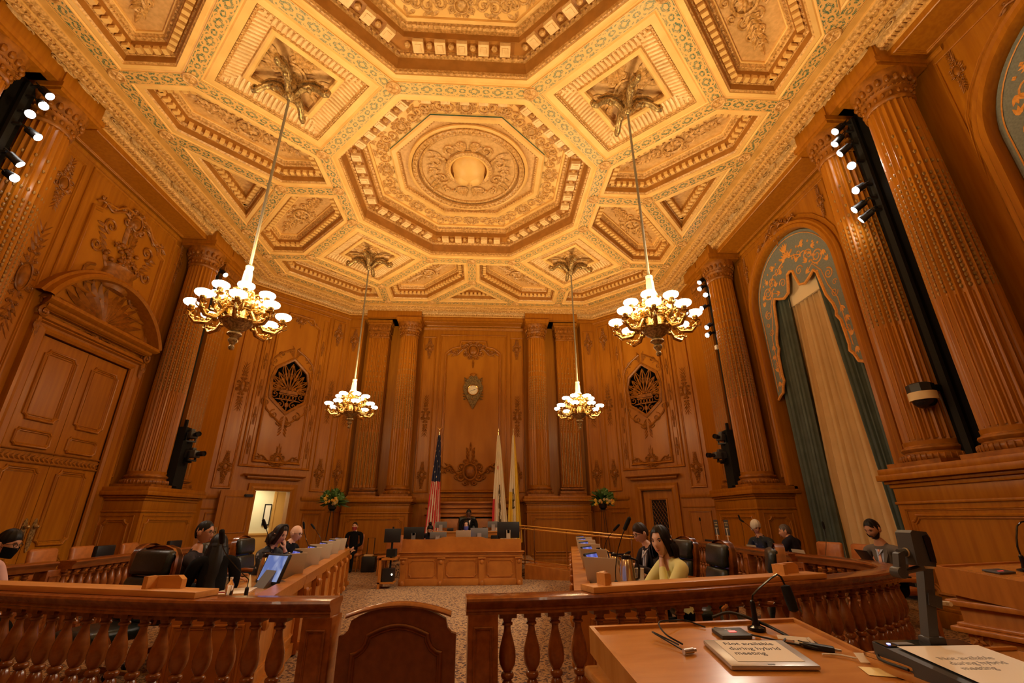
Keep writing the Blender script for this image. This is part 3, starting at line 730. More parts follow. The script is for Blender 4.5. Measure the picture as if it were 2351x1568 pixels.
        for i in range(n):
            a, b_ = q[i], q[(i + 1) % n]; e = (b_ - a).normalized(); nn = Vector((-e.y, e.x)); L_ = (b_ - a).length; mid = (a + b_) / 2
            s3 = MB(); cartouche(s3, .5, .42)
            for m_ in (False, True):
                x = .3; k = 0
                while x < L_ / 2 - .02:
                    spiral(s3, x + .08, .02 * (-1) ** k, .155, PI if k % 2 else 0, 1.35, .026, (-1) ** k, 0, 0, m_)
                    leaf(s3, x, .12 * (-1) ** k, .4 * (-1) ** k, .2, .045, 0, 0, m_); leaf(s3, x + .1, -.12 * (-1) ** k, -.5 * (-1) ** k, .17, .04, 0, 0, m_); x += .21; k += 1
            fz.merge(s3, lambda u, v, w_: (mid.x + e.x * u + nn.x * v, mid.y + e.y * u + nn.y * v, ZC + .785 - w_))
        fz.build('scroll_frieze', 'gilt_carved', ceil, 50, fix=False)
    elif kind == 'sq':
        s1 = MB(); cartouche(s1, .8, .8)
        for k in range(4):
            a = PI / 4 + PI / 2 * k
            for i in range(-2, 3): leaf(s1, .2 * math.cos(a), .2 * math.sin(a), a + i * .3, .42, .06)
            for i in range(-1, 2): leaf(s1, .42 * math.cos(a + i * .4), .42 * math.sin(a + i * .4), a + i * .5, .3, .07, .02)
        link('coffer_carving', orn('sq_gilt', lambda: s1, 'gilt_carved'), ceil, mat=Matrix.Translation((cen.x, cen.y, ZC + .23)) @ Matrix.Diagonal((1, 1, -1, 1)))
    elif kind == 'small':
        if orn_ang is None:
            # longest direction of the field
            best = max(((a - b_).length, a, b_) for a in inner for b_ in inner); ang = math.atan2(best[2].y - best[1].y, best[2].x - best[1].x)
        else: ang = orn_ang
        def mk():
            s1 = MB(); rosette(s1, 0, 0, .17, .02, 0, 8); s1.tube([(.2 * math.cos(t), .2 * math.sin(t), .03) for t in [2 * PI * i / 18 for i in range(18)]], .03, 5, closed=True)
            for m_ in (False, True):
                for (x, y, rr, a, sg) in ((.33, .11, .11, PI, -1), (.36, -.12, .11, PI, 1), (.58, .07, .1, -PI / 2, 1), (.62, -.11, .09, PI / 2, -1), (.8, 0, .09, PI, 1), (.15, .26, .08, 0, 1), (.15, -.26, .08, 0, -1)):
                    spiral(s1, x, y, rr, a, 1.25, .024, sg, 0, 0, m_)
                for i in range(6): leaf(s1, .25 + .1 * i, 0, .7 - .02 * i, .2, .04, .01, 0, m_); leaf(s1, .25 + .1 * i, 0, -.7, .2, .04, .01, 0, m_)
                leaf(s1, .85, 0, 0, .25, .05, 0, 0, m_)
            return s1
        ext = max(abs((p - cen).dot(Vector((math.cos(ang), math.sin(ang))))) for p in inner)
        link('coffer_carving', orn('cof_gilt', mk, 'gilt_carved'), ceil, mat=Matrix.Translation((cen.x, cen.y, ZC + .465)) @ Matrix.Rotation(ang, 4, 'Z') @ Matrix.Diagonal((min(1.15, ext / 1.05), min(1, ext / 1.05), -1.3, 1)))
    # half of the ornamental band that borders the coffer
    bd = MB(); bd.uv = {}; n = len(poly); q = inset(poly, .131, True)
    for i in range(n):
        a, b_ = Vector(poly[i]), Vector(poly[(i + 1) % n]); c, d_ = q[(i + 1) % n], q[i]; e = (b_ - a).normalized(); mid = (a + b_) / 2; s0 = len(bd.v)
        bd.add([(a.x, a.y, ZC), (b_.x, b_.y, ZC), (c.x, c.y, ZC), (d_.x, d_.y, ZC)], [(0, 1, 2, 3)])
        for j, p in enumerate((a, b_, c, d_)): bd.uv[s0 + j] = ((p - mid).dot(e) / .36, .5 if j < 2 else 1.0)
    bd.build('ornament_band', 'band_scroll_green' if abs(cen.x) > 3.6 else 'band_scroll', ceil, None, fix=False)
cells = [(A, 'big'), (A0, 'big'), (miry(A), 'big'), (Hq, 'tri'), (miry(Hq), 'tri')]
for c, k in ((Bq, 'sq'), (B2, 'sq'), (Cq, 'small'), (Cp, 'small'), (Dq, 'tri'), (Eq, 'small'), (Fq, 'small'), (Gq, 'small')):
    for p in (c, mirx(c), miry(c), miry(mirx(c))): cells.append((p, k))
for c in (Dp, mirx(Dp)): cells.append((c, 'tri'))
for c, k in cells:
    ar = sum(c[i][0] * c[(i + 1) % len(c)][1] - c[(i + 1) % len(c)][0] * c[i][1] for i in range(len(c)))
    coffer(c if ar > 0 else c[::-1], k)
nodes = set()
for c, k in cells:
    for p in c: nodes.add((round(p[0], 1), round(p[1], 1)))
rs = MB(); rosette(rs, 0, 0, .1, .0, 0, 6); rs.tube([(.12 * math.cos(t), .12 * math.sin(t), .01) for t in [2 * PI * i / 18 for i in range(18)]], .02, 5, closed=True); rs.lathe([(.13, -.002), (.13, .008)], 18)
rme = rs.mesh('rosette', 'gilt_carved', 50)
for (x, y) in sorted(nodes):
    if y > -.5: link('rosette', rme, ceil, mat=Matrix.Translation((x, y, ZC - .004)) @ Matrix.Diagonal((1, 1, -1, 1)))
# outer strip between beams and cornice, cornice and entablature
OUT = [(XA, -7.2), (XA, 13.7), (4.27, 15.64), (-4.27, 15.64), (-XA, 13.7), (-XA, -7.2), (-4.27, -9.14), (4.27, -9.14)]
bd = MB(); bd.uv = {}; q = inset(OUT, -.131, True)
for i in range(8):
    a, b_ = Vector(OUT[i]), Vector(OUT[(i + 1) % 8]); c, d_ = q[(i + 1) % 8], q[i]; e = (b_ - a).normalized(); mid = (a + b_) / 2; s0 = len(bd.v)
    bd.add([(a.x, a.y, ZC), (b_.x, b_.y, ZC), (c.x, c.y, ZC), (d_.x, d_.y, ZC)], [(0, 1, 2, 3)])
    for j, p in enumerate((a, b_, c, d_)): bd.uv[s0 + j] = ((p - mid).dot(e) / .36, .5 if j < 2 else 1.0)
bd.build('ornament_band', 'band_scroll_green', ceil, None, fix=False)
EP = [(7.25, -10.4), (7.25, 13.93), (4.73, 16.34), (-4.73, 16.34), (-7.25, 13.93), (-7.25, -10.4)]
OUTo = OUT[:6]; OUTo = [(XA, -10.4)] + OUT[1:5] + [(-XA, -10.4)]
cor = MB()
KP = [(0.14, 0), (.14, -.02), (.26, -.02), (.27, -.05), (.31, -.07), (.45, -.075), (.46, -.10), (.49, -.11), (.52, -.10), (.55, -.12), (.66, -.13), (.665, -.06), (.72, -.04), (.80, -.10), (.81, -.15), (.84, -.19), (.88, -.20), (.92, -.18), (.93, -.21), (.97, -.22), (.975, -.25)]
KM = [0, 0, 0, 1, 1, 0, 1, 1, 1, 1, 3, 3, 3, 3, 1, 1, 1, 0, 1, 0]
ringsO = OUTo; n = len(EP); vs = []
for d, h in KP:
    t = d / .975
    for p, q in zip(OUTo, EP): vs.append((p[0] + (q[0] - p[0]) * t, p[1] + (q[1] - p[1]) * t, ZC + h))
fs = []; mi = []
for k in range(len(KP) - 1):
    for i in range(n - 1): fs.append((k * n + i, k * n + i + 1, (k + 1) * n + i + 1, (k + 1) * n + i)); mi.append(KM[k])
cor.v = vs; cor.f = fs; cor.m = mi
def kpt(i, s_, t):        # point on cornice segment i, at s_ (0..1 along) and t (0..1 across)
    a = Vector(OUTo[i]).lerp(Vector(OUTo[i + 1]), s_); b_ = Vector(EP[i]).lerp(Vector(EP[i + 1]), s_); return a.lerp(b_, t)
for i in range(n - 1):
    L_ = (Vector(EP[i + 1]) - Vector(EP[i])).length; e = (Vector(EP[i + 1]) - Vector(EP[i])).normalized(); e3 = Vector((e.x, e.y, 0)); n3 = Vector((-e.y, e.x, 0))
    ymin = -1.5
    for (t, z, sp_, hw, hl, hz, mi_) in ((.38, -.085, .13, .045, .05, .02, 1), (.53, -.115, .075, .026, .014, .02, 1), (.90, -.205, .07, .024, .035, .02, 1), (.60, -.135, .16, .05, .045, .02, 1)):
        k = int(L_ / sp_)
        for j in range(k):
            p = kpt(i, (j + .5) / k, t)
            if p.y < ymin: continue
            if hw > .04: cor.ell((p.x, p.y, ZC + z), (hl if abs(e.y) > .9 else hw, hw if abs(e.y) > .9 else hl, hz), 6, 4, mi_)
            else: cor.obox((p.x, p.y, ZC + z), e3 * hw, n3 * hl, Vector((0, 0, hz)), mi_)
cor.build('cornice', ['gilt_cornice', 'gilt_carved', 'gilt_brown_shaded', 'gilt_antique'], ceil, 30, fix=False)
# acanthus carving in the cove, repeated
ac = MB()
for m_ in (False, True):
    for i in range(5): leaf(ac, .02, 0, -.9 + .45 * i, .2, .035, 0, 0, m_)
    spiral(ac, .24, 0, .07, PI, 1.2, .016, 1, 0, 0, m_)
ame = ac.mesh('cornice_leaf', 'gilt_antique', 50)
for i in range(n - 1):
    L_ = (Vector(EP[i + 1]) - Vector(EP[i])).length; e = (Vector(EP[i + 1]) - Vector(EP[i])).normalized(); k = int(L_ / 1.3)
    for j in range(k):
        p = kpt(i, (j + .5) / k, .75)
        if p.y < 2.5: continue
        link('cornice_leaf', ame, ceil, mat=Matrix.Translation((p.x, p.y, ZC - .09)) @ Matrix.Rotation(math.atan2(e.y, e.x), 4, 'Z') @ Matrix.Diagonal((1.7, .85, -1.6, 1)))
# timber entablature under the cornice
en = MB(); en.sweep(EP, [(0, ZC - .25), (0, ZC - .28), (.03, ZC - .30), (.03, 8.65), (-.9, 8.65)], False)
for s_ in (-1, 1):
    for (y0, y1) in ((11.2, 13.0), (5.05, 7.15), (-.6, 1.55)):
        x0, x1 = sorted((s_ * 7.05, s_ * 7.95)); en.box(x0, y0, 8.65, x1, y1, 9.0)
        for yy in ([5.5, 6.7] if y0 == 5.05 else [11.6, 12.55] if y0 > 8 else [-.15, 1.05]): en.box(x0 - (.03 if s_ > 0 else -.01), yy - .43, 8.645, x1 + (.03 if s_ < 0 else -.01), yy + .43, 9.005)
    x0, x1 = sorted((s_ * 2.0, s_ * 4.05)); en.box(x0, 16.13, 8.65, x1, 17, 9.0)
tr1 = struct('trim_1'); en.build('entablature', 'oak', tr1, 30)
sp_ = MB()
for s_ in (-1, 1):
    for (u0, u1) in ((7.3, 11.05), (1.6, 4.95)):
        T = lambda u, v, h: (s_ * v, u, 8.65 - h)
        frame_rect(sp_, u0, 7.2, u1, 7.8, T, .06, .03)
T = lambda u, v, h: (u, v, 8.65 - h)
frame_rect(sp_, -1.9, 16.45, 1.9, 16.9, T, .05, .03)
sp_.build('soffit_moulding', 'oak', tr1, 30)
# ================= columns, pedestals =================
ZP = 2.15; ZK = 8.65
def col_meshes():
    N_ = 24; z0, z1 = .34, 5.82; n = N_ * 6
    def fl(i, z):
        k = i % 6; d = (0, .025, .075, .09, .075, .025)[k]
        return 1 - d
    mb = MB(); pr = [(.375, z0 - .05), (.375, z0), (.37, z0 + .03)]
    mb.lathe([(.375, z0 - .06), (.385, z0 + .02)], 48, cap=False)
    mb.lathe([(.372 - .045 * max(0, (z - 2) / 3.8) ** 1.3, z) for z in (z0, 1.2, 2.2, 3.2, 4.2, 5.2, z1)], n, mod=fl)
    for i in range(N_):          # cabling in the lower third
        a = 2 * PI * (i + .55) / N_; c = Vector((math.cos(a), math.sin(a), 0))
        mb.tube([(c.x * .343, c.y * .343, z0 + .05), (c.x * .343, c.y * .343, 2.2)], .018, 5)
    hk = MB(); r = random.Random(2)
    for i in range(N_):
        a = 2 * PI * (i + .55) / N_; top = 5.3 if i % 2 else 4.6
        z = 2.3
        while z < top:
            R_ = .352 - .045 * max(0, (z - 2) / 3.8) ** 1.3
            gap = .075 if z < 3.4 else (.10 if z < 4.2 else .22)
            hk.ell((math.cos(a) * R_, math.sin(a) * R_, z), (.022, .022, .034), 5, 4); z += gap
    mb.merge(hk, None, 1); sh = mb.mesh('shaft', ['oak', 'husk_gold'], 40); hm = None
    b = MB(); b.box(-.46, -.46, 0, .46, .46, .07)
    b.lathe([(.44, .07), (.46, .10), (.46, .14), (.44, .17), (.41, .18), (.40, .20), (.42, .22), (.43, .245), (.42, .27), (.39, .28), (.38, .30)], 40)
    for i in range(40): a = 2 * PI * i / 40; b.ell((.455 * math.cos(a), .455 * math.sin(a), .12), (.02, .02, .05), 5, 4)
    bm_ = b.mesh('column_base', 'oak_carved', 40)
    k = MB(); zt = ZK - ZP
    k.lathe([(.335, 5.78), (.355, 5.80), (.36, 5.83), (.34, 5.86), (.335, 5.98), (.36, 6.02), (.37, 6.04), (.35, 6.06), (.37, 6.12), (.42, 6.22), (.45, 6.30), (.455, 6.34)], 40)
    for i in range(20):
        a = 2 * PI * i / 20; k.ell((.40 * math.cos(a), .40 * math.sin(a), 6.17), (.05, .05, .075), 6, 5, 0)
        k.ell((.345 * math.cos(a), .345 * math.sin(a), 5.92), (.03, .03, .05), 6, 4, 0)
    for i in range(40): a = 2 * PI * i / 40; k.ell((.375 * math.cos(a), .375 * math.sin(a), 6.04), (.02, .02, .018), 5, 4, 0)
    k.box(-.44, -.44, 6.34, .44, .44, 6.40, 1); k.box(-.47, -.47, 6.40, .47, .47, zt, 1)
    km = k.mesh('capital', ['oak_carved', 'oak'], 40)
    return sh, hm, bm_, km
SH, HM, BM_, KM_ = col_meshes()
def pil_meshes():
    w_, d = .37, .2; mb = MB()
    out = [(-w_, d), (-w_, -d)]; nf = 6; fw = 2 * w_ / nf
    for i in range(nf):
        x = -w_ + fw * i; out += [(x + .012, -d), (x + .03, -d + .035), (x + fw * .5, -d + .05), (x + fw - .03, -d + .035), (x + fw - .012, -d)]
    out += [(w_, -d), (w_, d)]
    mb.poly(out, .3, 5.82)
    hk = MB()
    for i in range(nf):
        x = -w_ + fw * (i + .5); z = 2.3
        while z < (5.2 if i % 2 else 4.5):
            hk.ell((x, -d + .03, z), (.02, .02, .034), 5, 4); z += .075 if z < 3.6 else .2
        hk.tube([(x, -d + .035, .4), (x, -d + .035, 2.2)], .02, 5)
    mb.merge(hk, None, 1); sh = mb.mesh('shaft', ['oak', 'husk_gold'], 30); hm = None
    b = MB(); b.box(-.46, -.29, 0, .46, .3, .07)
    for z, o_, h in ((.07, .08, .1), (.19, .03, .03), (.22, .055, .06)): b.rbox(-w_ - o_, -d - o_, z, w_ + o_, d, z + h, .02)
    bm2 = b.mesh('pilaster_base', 'oak_carved', 40)
    k = MB()
    for z, o_, h in ((5.78, .02, .06), (6.0, .03, .05), (6.34, .07, .06)): k.rbox(-w_ - o_, -d - o_, z, w_ + o_, d, z + h, .015, 1 if z > 6.3 else 0)
    k.box(-w_, -d, 5.8, w_, d, 6.1); k.obox((0, 0, 6.22), (w_ + .04, 0, 0), (0, d + .04, 0), (0, 0, .12))
    for i in range(9): k.ell((-w_ + 2 * w_ * (i + .5) / 9, -d - .03, 6.2), (.04, .03, .08), 6, 5); k.ell((-w_ + 2 * w_ * (i + .5) / 9, -d, 5.92), (.03, .02, .05), 6, 4)
    k.box(-w_ - .1, -d - .1, 6.40, w_ + .1, d, ZK - ZP, 1)
    return sh, hm, bm2, k.mesh('capital', ['oak_carved', 'oak'], 40)
PS, PH, PB, PK = pil_meshes()
def column(x, y, rz, label, group, pil=False):
    e = empty('pilaster' if pil else 'fluted_column', (x, y, ZP), rz, label, 'pilaster' if pil else 'column', group, 'thing')
    for nm, me in zip(('shaft', 'husk_chain', 'pilaster_base' if pil else 'column_base', 'capital'), (PS, PH, PB, PK) if pil else (SH, HM, BM_, KM_)):
        if me: link(nm, me, e)
    return e
G = 'tall carved oak columns and pilasters on pedestals'
column(-7.42, 11.6, 0, 'round fluted oak column between the double doors and the camera niche on the left wall', G)
column(-7.42, 12.55, PI / 2, 'flat fluted oak pilaster behind the cameras, next to the open doorway corner', G, True)
column(7.42, 11.6, 0, 'round fluted oak column at the far side of the curtained arch window', G)
column(7.42, 12.55, -PI / 2, 'flat fluted oak pilaster behind the spotlights, on the far end of the window wall', G, True)
column(7.42, 6.7, 0, 'round fluted oak column just nearer than the curtained window, behind the cream dome camera', G)
column(7.42, 5.5, 0, 'big nearest round fluted oak column, right of the black lighting mast', G)
column(-7.42, 6.7, 0, 'round fluted oak column beside the double doors, next to the near bank of spotlights', G)
column(-7.42, 5.5, 0, 'oak column cut off at the top left corner, nearer than the lighting mast', G)
column(-2.45, 16.52, 0, 'round fluted oak column behind the flag with stars, left of the clock panel', G)
column(-3.6, 16.68, 0, 'flat fluted oak pilaster beside the left flower stand', G, True)
column(2.45, 16.52, 0, 'round fluted oak column right of the yellow flag and clock panel', G)
column(3.6, 16.68, 0, 'flat fluted oak pilaster beside the right flower stand', G, True)
def pedestal(x0, y0, x1, y1, faces, label):
    e = empty('pedestal', ((x0 + x1) / 2, (y0 + y1) / 2, 0), 0, label, 'pedestal', 'panelled oak pedestals under the columns', 'thing')
    hx, hy = (x1 - x0) / 2, (y1 - y0) / 2
    b = MB(); b.box(-hx, -hy, 0, hx, hy, 1.9); b.build('body', 'oak', e, None)
    m = MB()
    for z0, z1, o_ in ((0, .22, .05), (.22, .27, .03)): m.rbox(-hx - o_, -hy - o_, z0, hx + o_, hy + o_, z1, .012)
    m.build('base_moulding', 'oak', e, 30); m = MB()
    for z0, z1, o_ in ((1.62, 1.66, .025), (1.66, 1.87, .004), (1.86, 1.92, .03), (1.92, 1.97, .07), (1.97, 2.06, .13), (2.06, 2.15, .10)): m.rbox(-hx - o_, -hy - o_, z0, hx + o_, hy + o_, z1, .012)
    m.build('cap_moulding', 'oak', e, 30)
    p = MB()
    for f_ in faces:
        if f_ in '+x-x': s_ = 1 if f_ == '+x' else -1; T = (lambda s_: lambda u, v, h: (s_ * (hx + h), u, v))(s_); hw = hy
        else: s_ = -1; T = lambda u, v, h: (u, -(hy + h), v); hw = hx
        frame_path(p, bowed_panel(-hw + .18, .42, hw - .18, 1.48, .09), T, .07, .035)
        frame_rect(p, -hw + .10, .33, hw - .10, 1.56, T, .04, .02)
    p.build('panel_moulding', 'oak', e, 30)
    return e
pedestal(-7.89, 11.05, -6.95, 13.05, ['+x', '-y'], 'panelled pedestal under the far left pair, below the cameras on the left wall')
pedestal(6.95, 11.05, 7.89, 13.05, ['-x', '-y'], 'panelled pedestal under the far right pair, behind the white-haired person')
pedestal(6.97, 4.95, 7.89, 7.18, ['-x', '-y'], 'large near pedestal right of the curtain, behind the document camera')
pedestal(-7.89, 4.95, -6.95, 7.25, ['+x', '-y'], 'panelled pedestal left of the double doors, at the picture edge')
pedestal(-4.12, 16.1, -1.95, 16.98, ['-y'], 'panelled pedestal behind the seated person in a red mask')
pedestal(1.95, 16.1, 4.12, 16.98, ['-y'], 'panelled pedestal behind the brass ramp railing')
# black recesses between the columns, with masts
for s_, y0, y1 in ((-1, 5.95, 6.25), (1, 5.95, 6.25), (-1, 11.98, 12.16), (1, 11.98, 12.16)): pass
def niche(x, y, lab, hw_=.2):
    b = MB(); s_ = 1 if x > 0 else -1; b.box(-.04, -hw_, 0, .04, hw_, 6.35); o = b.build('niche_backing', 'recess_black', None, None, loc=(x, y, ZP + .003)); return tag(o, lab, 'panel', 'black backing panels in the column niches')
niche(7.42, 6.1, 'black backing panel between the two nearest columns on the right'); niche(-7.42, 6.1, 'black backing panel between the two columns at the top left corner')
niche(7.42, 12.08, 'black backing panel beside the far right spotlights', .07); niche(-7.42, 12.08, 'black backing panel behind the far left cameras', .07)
# spotlights on masts
def spot_proto():
    e = empty('spotlight', (0, 0, 0), 0, 'x', 'spotlight')
    b = MB(); b.lathe([(.05, 0), (.075, .02), (.08, .2), (.088, .22), (.09, .27), (.082, .27), (.08, .255)], 16); o = b.build('housing', 'black', e)
    g = MB(); g.lathe([(.001, .274), (.05, .273), (.080, .271)], 16, cap=False); o2 = g.build('lens', 'spot_glass', e)
    y = MB(); y.tube([(-.1, 0, .12), (-.1, 0, -.06), (0, 0, -.1), (.1, 0, -.06), (.1, 0, .12)], .012, 5); y.build('yoke', 'black', e)
    return e
SPOT = spot_proto(); SPOT_USED = [False]
def spots(x, y, zs, mastx, masty, aim, lab, strong=None, group=''):
    mz0, mz1 = ZP, 8.4
    m = MB(); m.box(-.03, -.05, 0, .03, .05, mz1 - mz0)
    for z in zs: m.box(min(0, x - mastx), -.02, z - mz0 - .02, max(0, x - mastx), .02, z - mz0 + .02)
    mo = m.build('lighting_mast', 'black_matte', None, None, loc=(mastx, masty, mz0)); tag(mo, 'black upright mast carrying ' + lab, 'mast', 'black lighting masts')
    ords = ['topmost', 'second from the top', 'third from the top', 'fourth from the top', 'fifth from the top', 'sixth from the top', 'lowest']
    for i, z in enumerate(zs):
        if not SPOT_USED[0]: s_ = SPOT; SPOT_USED[0] = True
        else: s_ = dup(SPOT)
        s_['label'] = 'lit black spotlight, %s on the %s' % (ords[i] if i < len(zs) - 1 else 'lowest', lab); s_['group'] = group
        s_.location = (x, y + (.06 if i % 2 else -.02), z); s_.scale = (.8, .8, .8)
        d = (Vector(aim[i % len(aim)]) - Vector(s_.location)); s_.rotation_euler = d.to_track_quat('Z', 'Y').to_euler()
        if strong == i:
            for ch in s_.children:
                if ch.name.startswith('lens'): ch.data = ch.data.copy(); ch.data.materials[0] = MATS['spot_strong']
        ld = bpy.data.lights.new('spot_beam', 'SPOT'); ld.energy = 120 if strong != i else 200; ld.spot_size = rad(50); ld.spot_blend = .6; ld.color = (1, .86, .66); ld.shadow_soft_size = .08
        lo = bpy.data.objects.new('spot_beam', ld); COL.objects.link(lo); lo.parent = s_; lo.location = (0, 0, .30); lo.rotation_euler = (PI, 0, 0)
aimL = [(1.5, 8, .8), (0, 3.5, 1.2), (.8, 1.0, 1.6), (2.3, 9, .8), (-.5, 11, .6), (2, 6, .8), (0, 12, 1)]
aimR = [(-1.5, 8, .8), (0, 9.5, .4), (-2, 12, .6), (.6, .8, 1.6), (-2.4, 6.5, .8), (-1, 11, .8), (0, 14, .8)]
spots(-7.14, 6.15, [8.35, 8.12, 7.78, 7.52, 6.93, 6.62], -7.30, 6.1, aimL, 'near left mast by the double doors', 2, 'spotlights on the near left mast')
spots(7.14, 6.15, [8.3, 8.12, 7.81, 7.42, 6.9, 6.61, 6.36], 7.30, 6.1, aimR, 'near right mast between the big columns', 3, 'spotlights on the near right mast')
spots(-7.14, 12.0, [8.16, 7.86], -7.3, 12.05, [(0, 10, .8), (1.0, 8, .8)], 'far left mast behind the chandelier', None, 'spotlights on the far left mast')
spots(7.14, 12.05, [8.3, 8.08, 7.75, 7.42, 6.79, 6.54], 7.3, 12.1, [(0, 10, .8), (-1, 8, .8), (1, .5, 1.7), (-3, 9, .8)], 'far right mast beyond the arch window', None, 'spotlights on the far right mast')
b = MB(); b.rbox(-.05, -.06, -.06, .05, .06, .06, .01); o = b.build('junction_box', 'white_plastic', None, loc=(7.25, 12.1, 6.08)); tag(o, 'small white box on the far right lighting mast', 'box')
m = MB(); m.box(-.01, -.01, -.01, .33, .01, .01); 
# broadcast cameras in the niches
def tv_cam(loc, s_, yaw, lab):
    e = empty('broadcast_camera', loc, yaw, lab, 'camera', 'cameras in the column niches')
    b = MB(); b.rbox(-.09, -.17, -.09, .09, .15, .09, .02); b.rbox(-.05, -.05, .09, .05, .08, .16, .015); b.build('camera_body', 'dark_grey', e)
    l = MB(); l.lathe([(.05, 0), (.05, .1), (.065, .12), (.065, .22), (.05, .22), (.045, .2)], 14); o = l.build('camera_lens', 'black_gloss', e); o.rotation_euler = (PI / 2, 0, 0); o.location = (0, -.16, 0)
    k = MB(); k.box(-.12, -.04, -.17, .12, .04, -.13); k.box(-.12, -.03, -.17, -.1, .03, .06); k.box(.1, -.03, -.17, .12, .03, .06); k.build('pan_head', 'black', e)
    return e
tv_cam((-6.93, 12.1, 3.46), 1, -2.2 + PI, 'upper dark camera in the left column niche'); tv_cam((-6.80, 12.1, 2.99), 1, -2.2 + PI + .3, 'lower dark camera with a long lens in the left niche')
tv_cam((6.93, 12.1, 3.46), 1, 2.2 - PI, 'upper dark camera in the right column niche'); tv_cam((6.80, 12.1, 2.99), 1, 2.2 - PI - .5, 'lower dark camera hung from a bracket in the right niche')
for s_ in (-1, 1):
    b = MB(); b.box(-.16, -.2, 0, .16, .2, 1.15); b.box(-.1, -.12, 1.15, .1, .12, 1.5); b.box(-.03 if s_ > 0 else -.03, -.03, .7, .03, .03, 1.7)
    x1 = -s_ * .35; b.box(min(0, x1), -.025, .62, max(0, x1), .025, .67); b.box(min(0, -s_ * .2), -.025, 1.1, max(0, -s_ * .2), .025, 1.14)
    o = b.build('camera_bracket', 'black_matte', None, None, loc=(s_ * 7.12, 12.08, ZP + .004)); tag(o, 'black camera cabinet and arm in the %s column niche' % ('right' if s_ > 0 else 'left'), 'bracket')
d = MB(); d.lathe([(.02, .0), (.14, .0), (.15, .02), (.15, .08)], 20); e = empty('dome_camera', (7.08, 6.30, 3.08), 0, 'dome camera with a cream band on a bracket before the big column', 'camera')
d = MB(); d.lathe([(.10, .10), (.17, .10), (.17, .22), (.13, .24)], 8, cap=True); d.box(-.05, -.05, .13, .45, .02, .22); d.build('housing', 'black', e, None)
d = MB(); d.lathe([(.175, -.02), (.175, .1)], 24); d.build('collar', 'cream_plastic', e)
d = MB(); d.ell((0, 0, -.02), (.15, .15, .12), 16, 8); d.build('dome_glass', 'black_gloss', e)
d = MB(); d.box(-.04, -.05, 0, .04, .05, 6.1); o = d.build('equipment_post', 'black_matte', None, None, loc=(7.55, 6.32, ZP)); tag(o, 'black post behind the dome camera in the near right niche', 'post')

# ================= doors =================
def leaf_door(root_name, w_, h_, mirror=False, label=None):
    pass
T = TT('left'); dr = empty('door_1', kind='structure')
for k, (u0, u1) in enumerate(((8.52, 9.62), (9.635, 10.73))):
    b = MB(); b.add([T(u0, .02, -.1), T(u1, .02, -.1), T(u1, 4.76, -.1), T(u0, 4.76, -.1), T(u0, .02, -.02), T(u1, .02, -.02), T(u1, 4.76, -.02), T(u0, 4.76, -.02)], [(3, 2, 1, 0), (4, 5, 6, 7), (0, 1, 5, 4), (1, 2, 6, 5), (2, 3, 7, 6), (3, 0, 4, 7)])
    lf = b.build('door_leaf', 'oak', dr, None)
    m = MB(); Tm = lambda u, v, h: T(u, v, h - .02)
    c = (u0 + u1) / 2
    for v0, v1 in ((3.2, 4.55), (2.72, 3.05), (1.0, 2.4), (.2, .85)):
        frame_path(m, bowed_panel(u0 + .17, v0, u1 - .17, v1, .05 if v1 - v0 < .5 else .09), Tm, .07, .04); 
        if v1 - v0 > .5: frame_rect(m, u0 + .24 + .02, v0 + .09, u1 - .26, v1 - .09, Tm, .02, .015)
    m.build('door_moulding', 'oak', lf, 30)
    m = MB(); 
    for i in range(11): leaf(m, u0 + .05 + .1 * i, 2.56, .6, .12, .03); leaf(m, u0 + .05 + .1 * i, 2.56, -.6, .12, .03)
    m.v = [Tm(*p) for p in m.v]; hmould(m, u0, u1, 2.68, Tm, .03, .03); hmould(m, u0, u1, 2.47, Tm, .03, .03); m.build('door_frieze', 'oak_carved', lf, 30)
    hx = u1 - .09 if k == 0 else u0 + .09
    m = MB(); m.poly([(hx + .055 * math.cos(t) * 1, 1.2 + .30 * math.sin(t)) for t in [2 * PI * i / 16 for i in range(16)]], 0, .02, T=Tm); q = MB(); m.ell(Tm(hx, 1.35, .06), (.05, .035, .035), 10, 6); m.tube([Tm(hx, 1.35, 0), Tm(hx, 1.35, .06)], .015, 6); m.build('door_plate', 'bronze_dark', lf, 40)
m = MB()
m.sweep([(8.5, 0), (8.5, 4.78), (10.75, 4.78), (10.75, 0)], [(0, -.02), (0, .05), (.05, .08), (.12, .05), (.22, .07), (.24, .12), (.30, .12), (.30, 0)], False, 0, T)
hmould(m, 8.25, 11.0, 5.4, T, .14, .30); hmould(m, 8.3, 10.95, 5.28, T, .10, .2); hmould(m, 8.3, 10.95, 4.98, T, .04, .12)
m.box(0, 0, 0, 0, 0, 0)
seg = []; R_ = 1.62; c_u, c_v = 9.625, 4.72
a0 = math.asin(.66 / R_) ; pp = [(c_u + R_ * math.cos(a), c_v + R_ * math.sin(a)) for a in [PI - a0 - (PI - 2 * a0) * i / 20 for i in range(21)]]
m.sweep(pp, [(0, 0), (0, .30), (.05, .34), (.11, .30), (.14, .2), (.19, .18), (.19, 0)][::1], False, 0, lambda u, v, h: T(u, v, h)); m.build('door_case', 'oak', dr, 30)
m = MB()
for i in range(15):
    a = PI * (i + .5) / 15; leaf(m, c_u, 5.42, a, 1.25 * (.55 + .38 * abs(math.cos(a)) ** .7), .10, .02)
for s_ in (-1, 1):
    spiral(m, c_u + s_ * 1.38, 5.12, .12, PI / 2, 1.3, .035, -s_, .12); spiral(m, c_u + s_ * 1.38, 4.85, .08, -PI / 2, 1.3, .03, s_, .1)
    for i in range(4): leaf(m, c_u + s_ * 1.38, 5.0 - .06 * i, -PI / 2, .22, .06, .1)
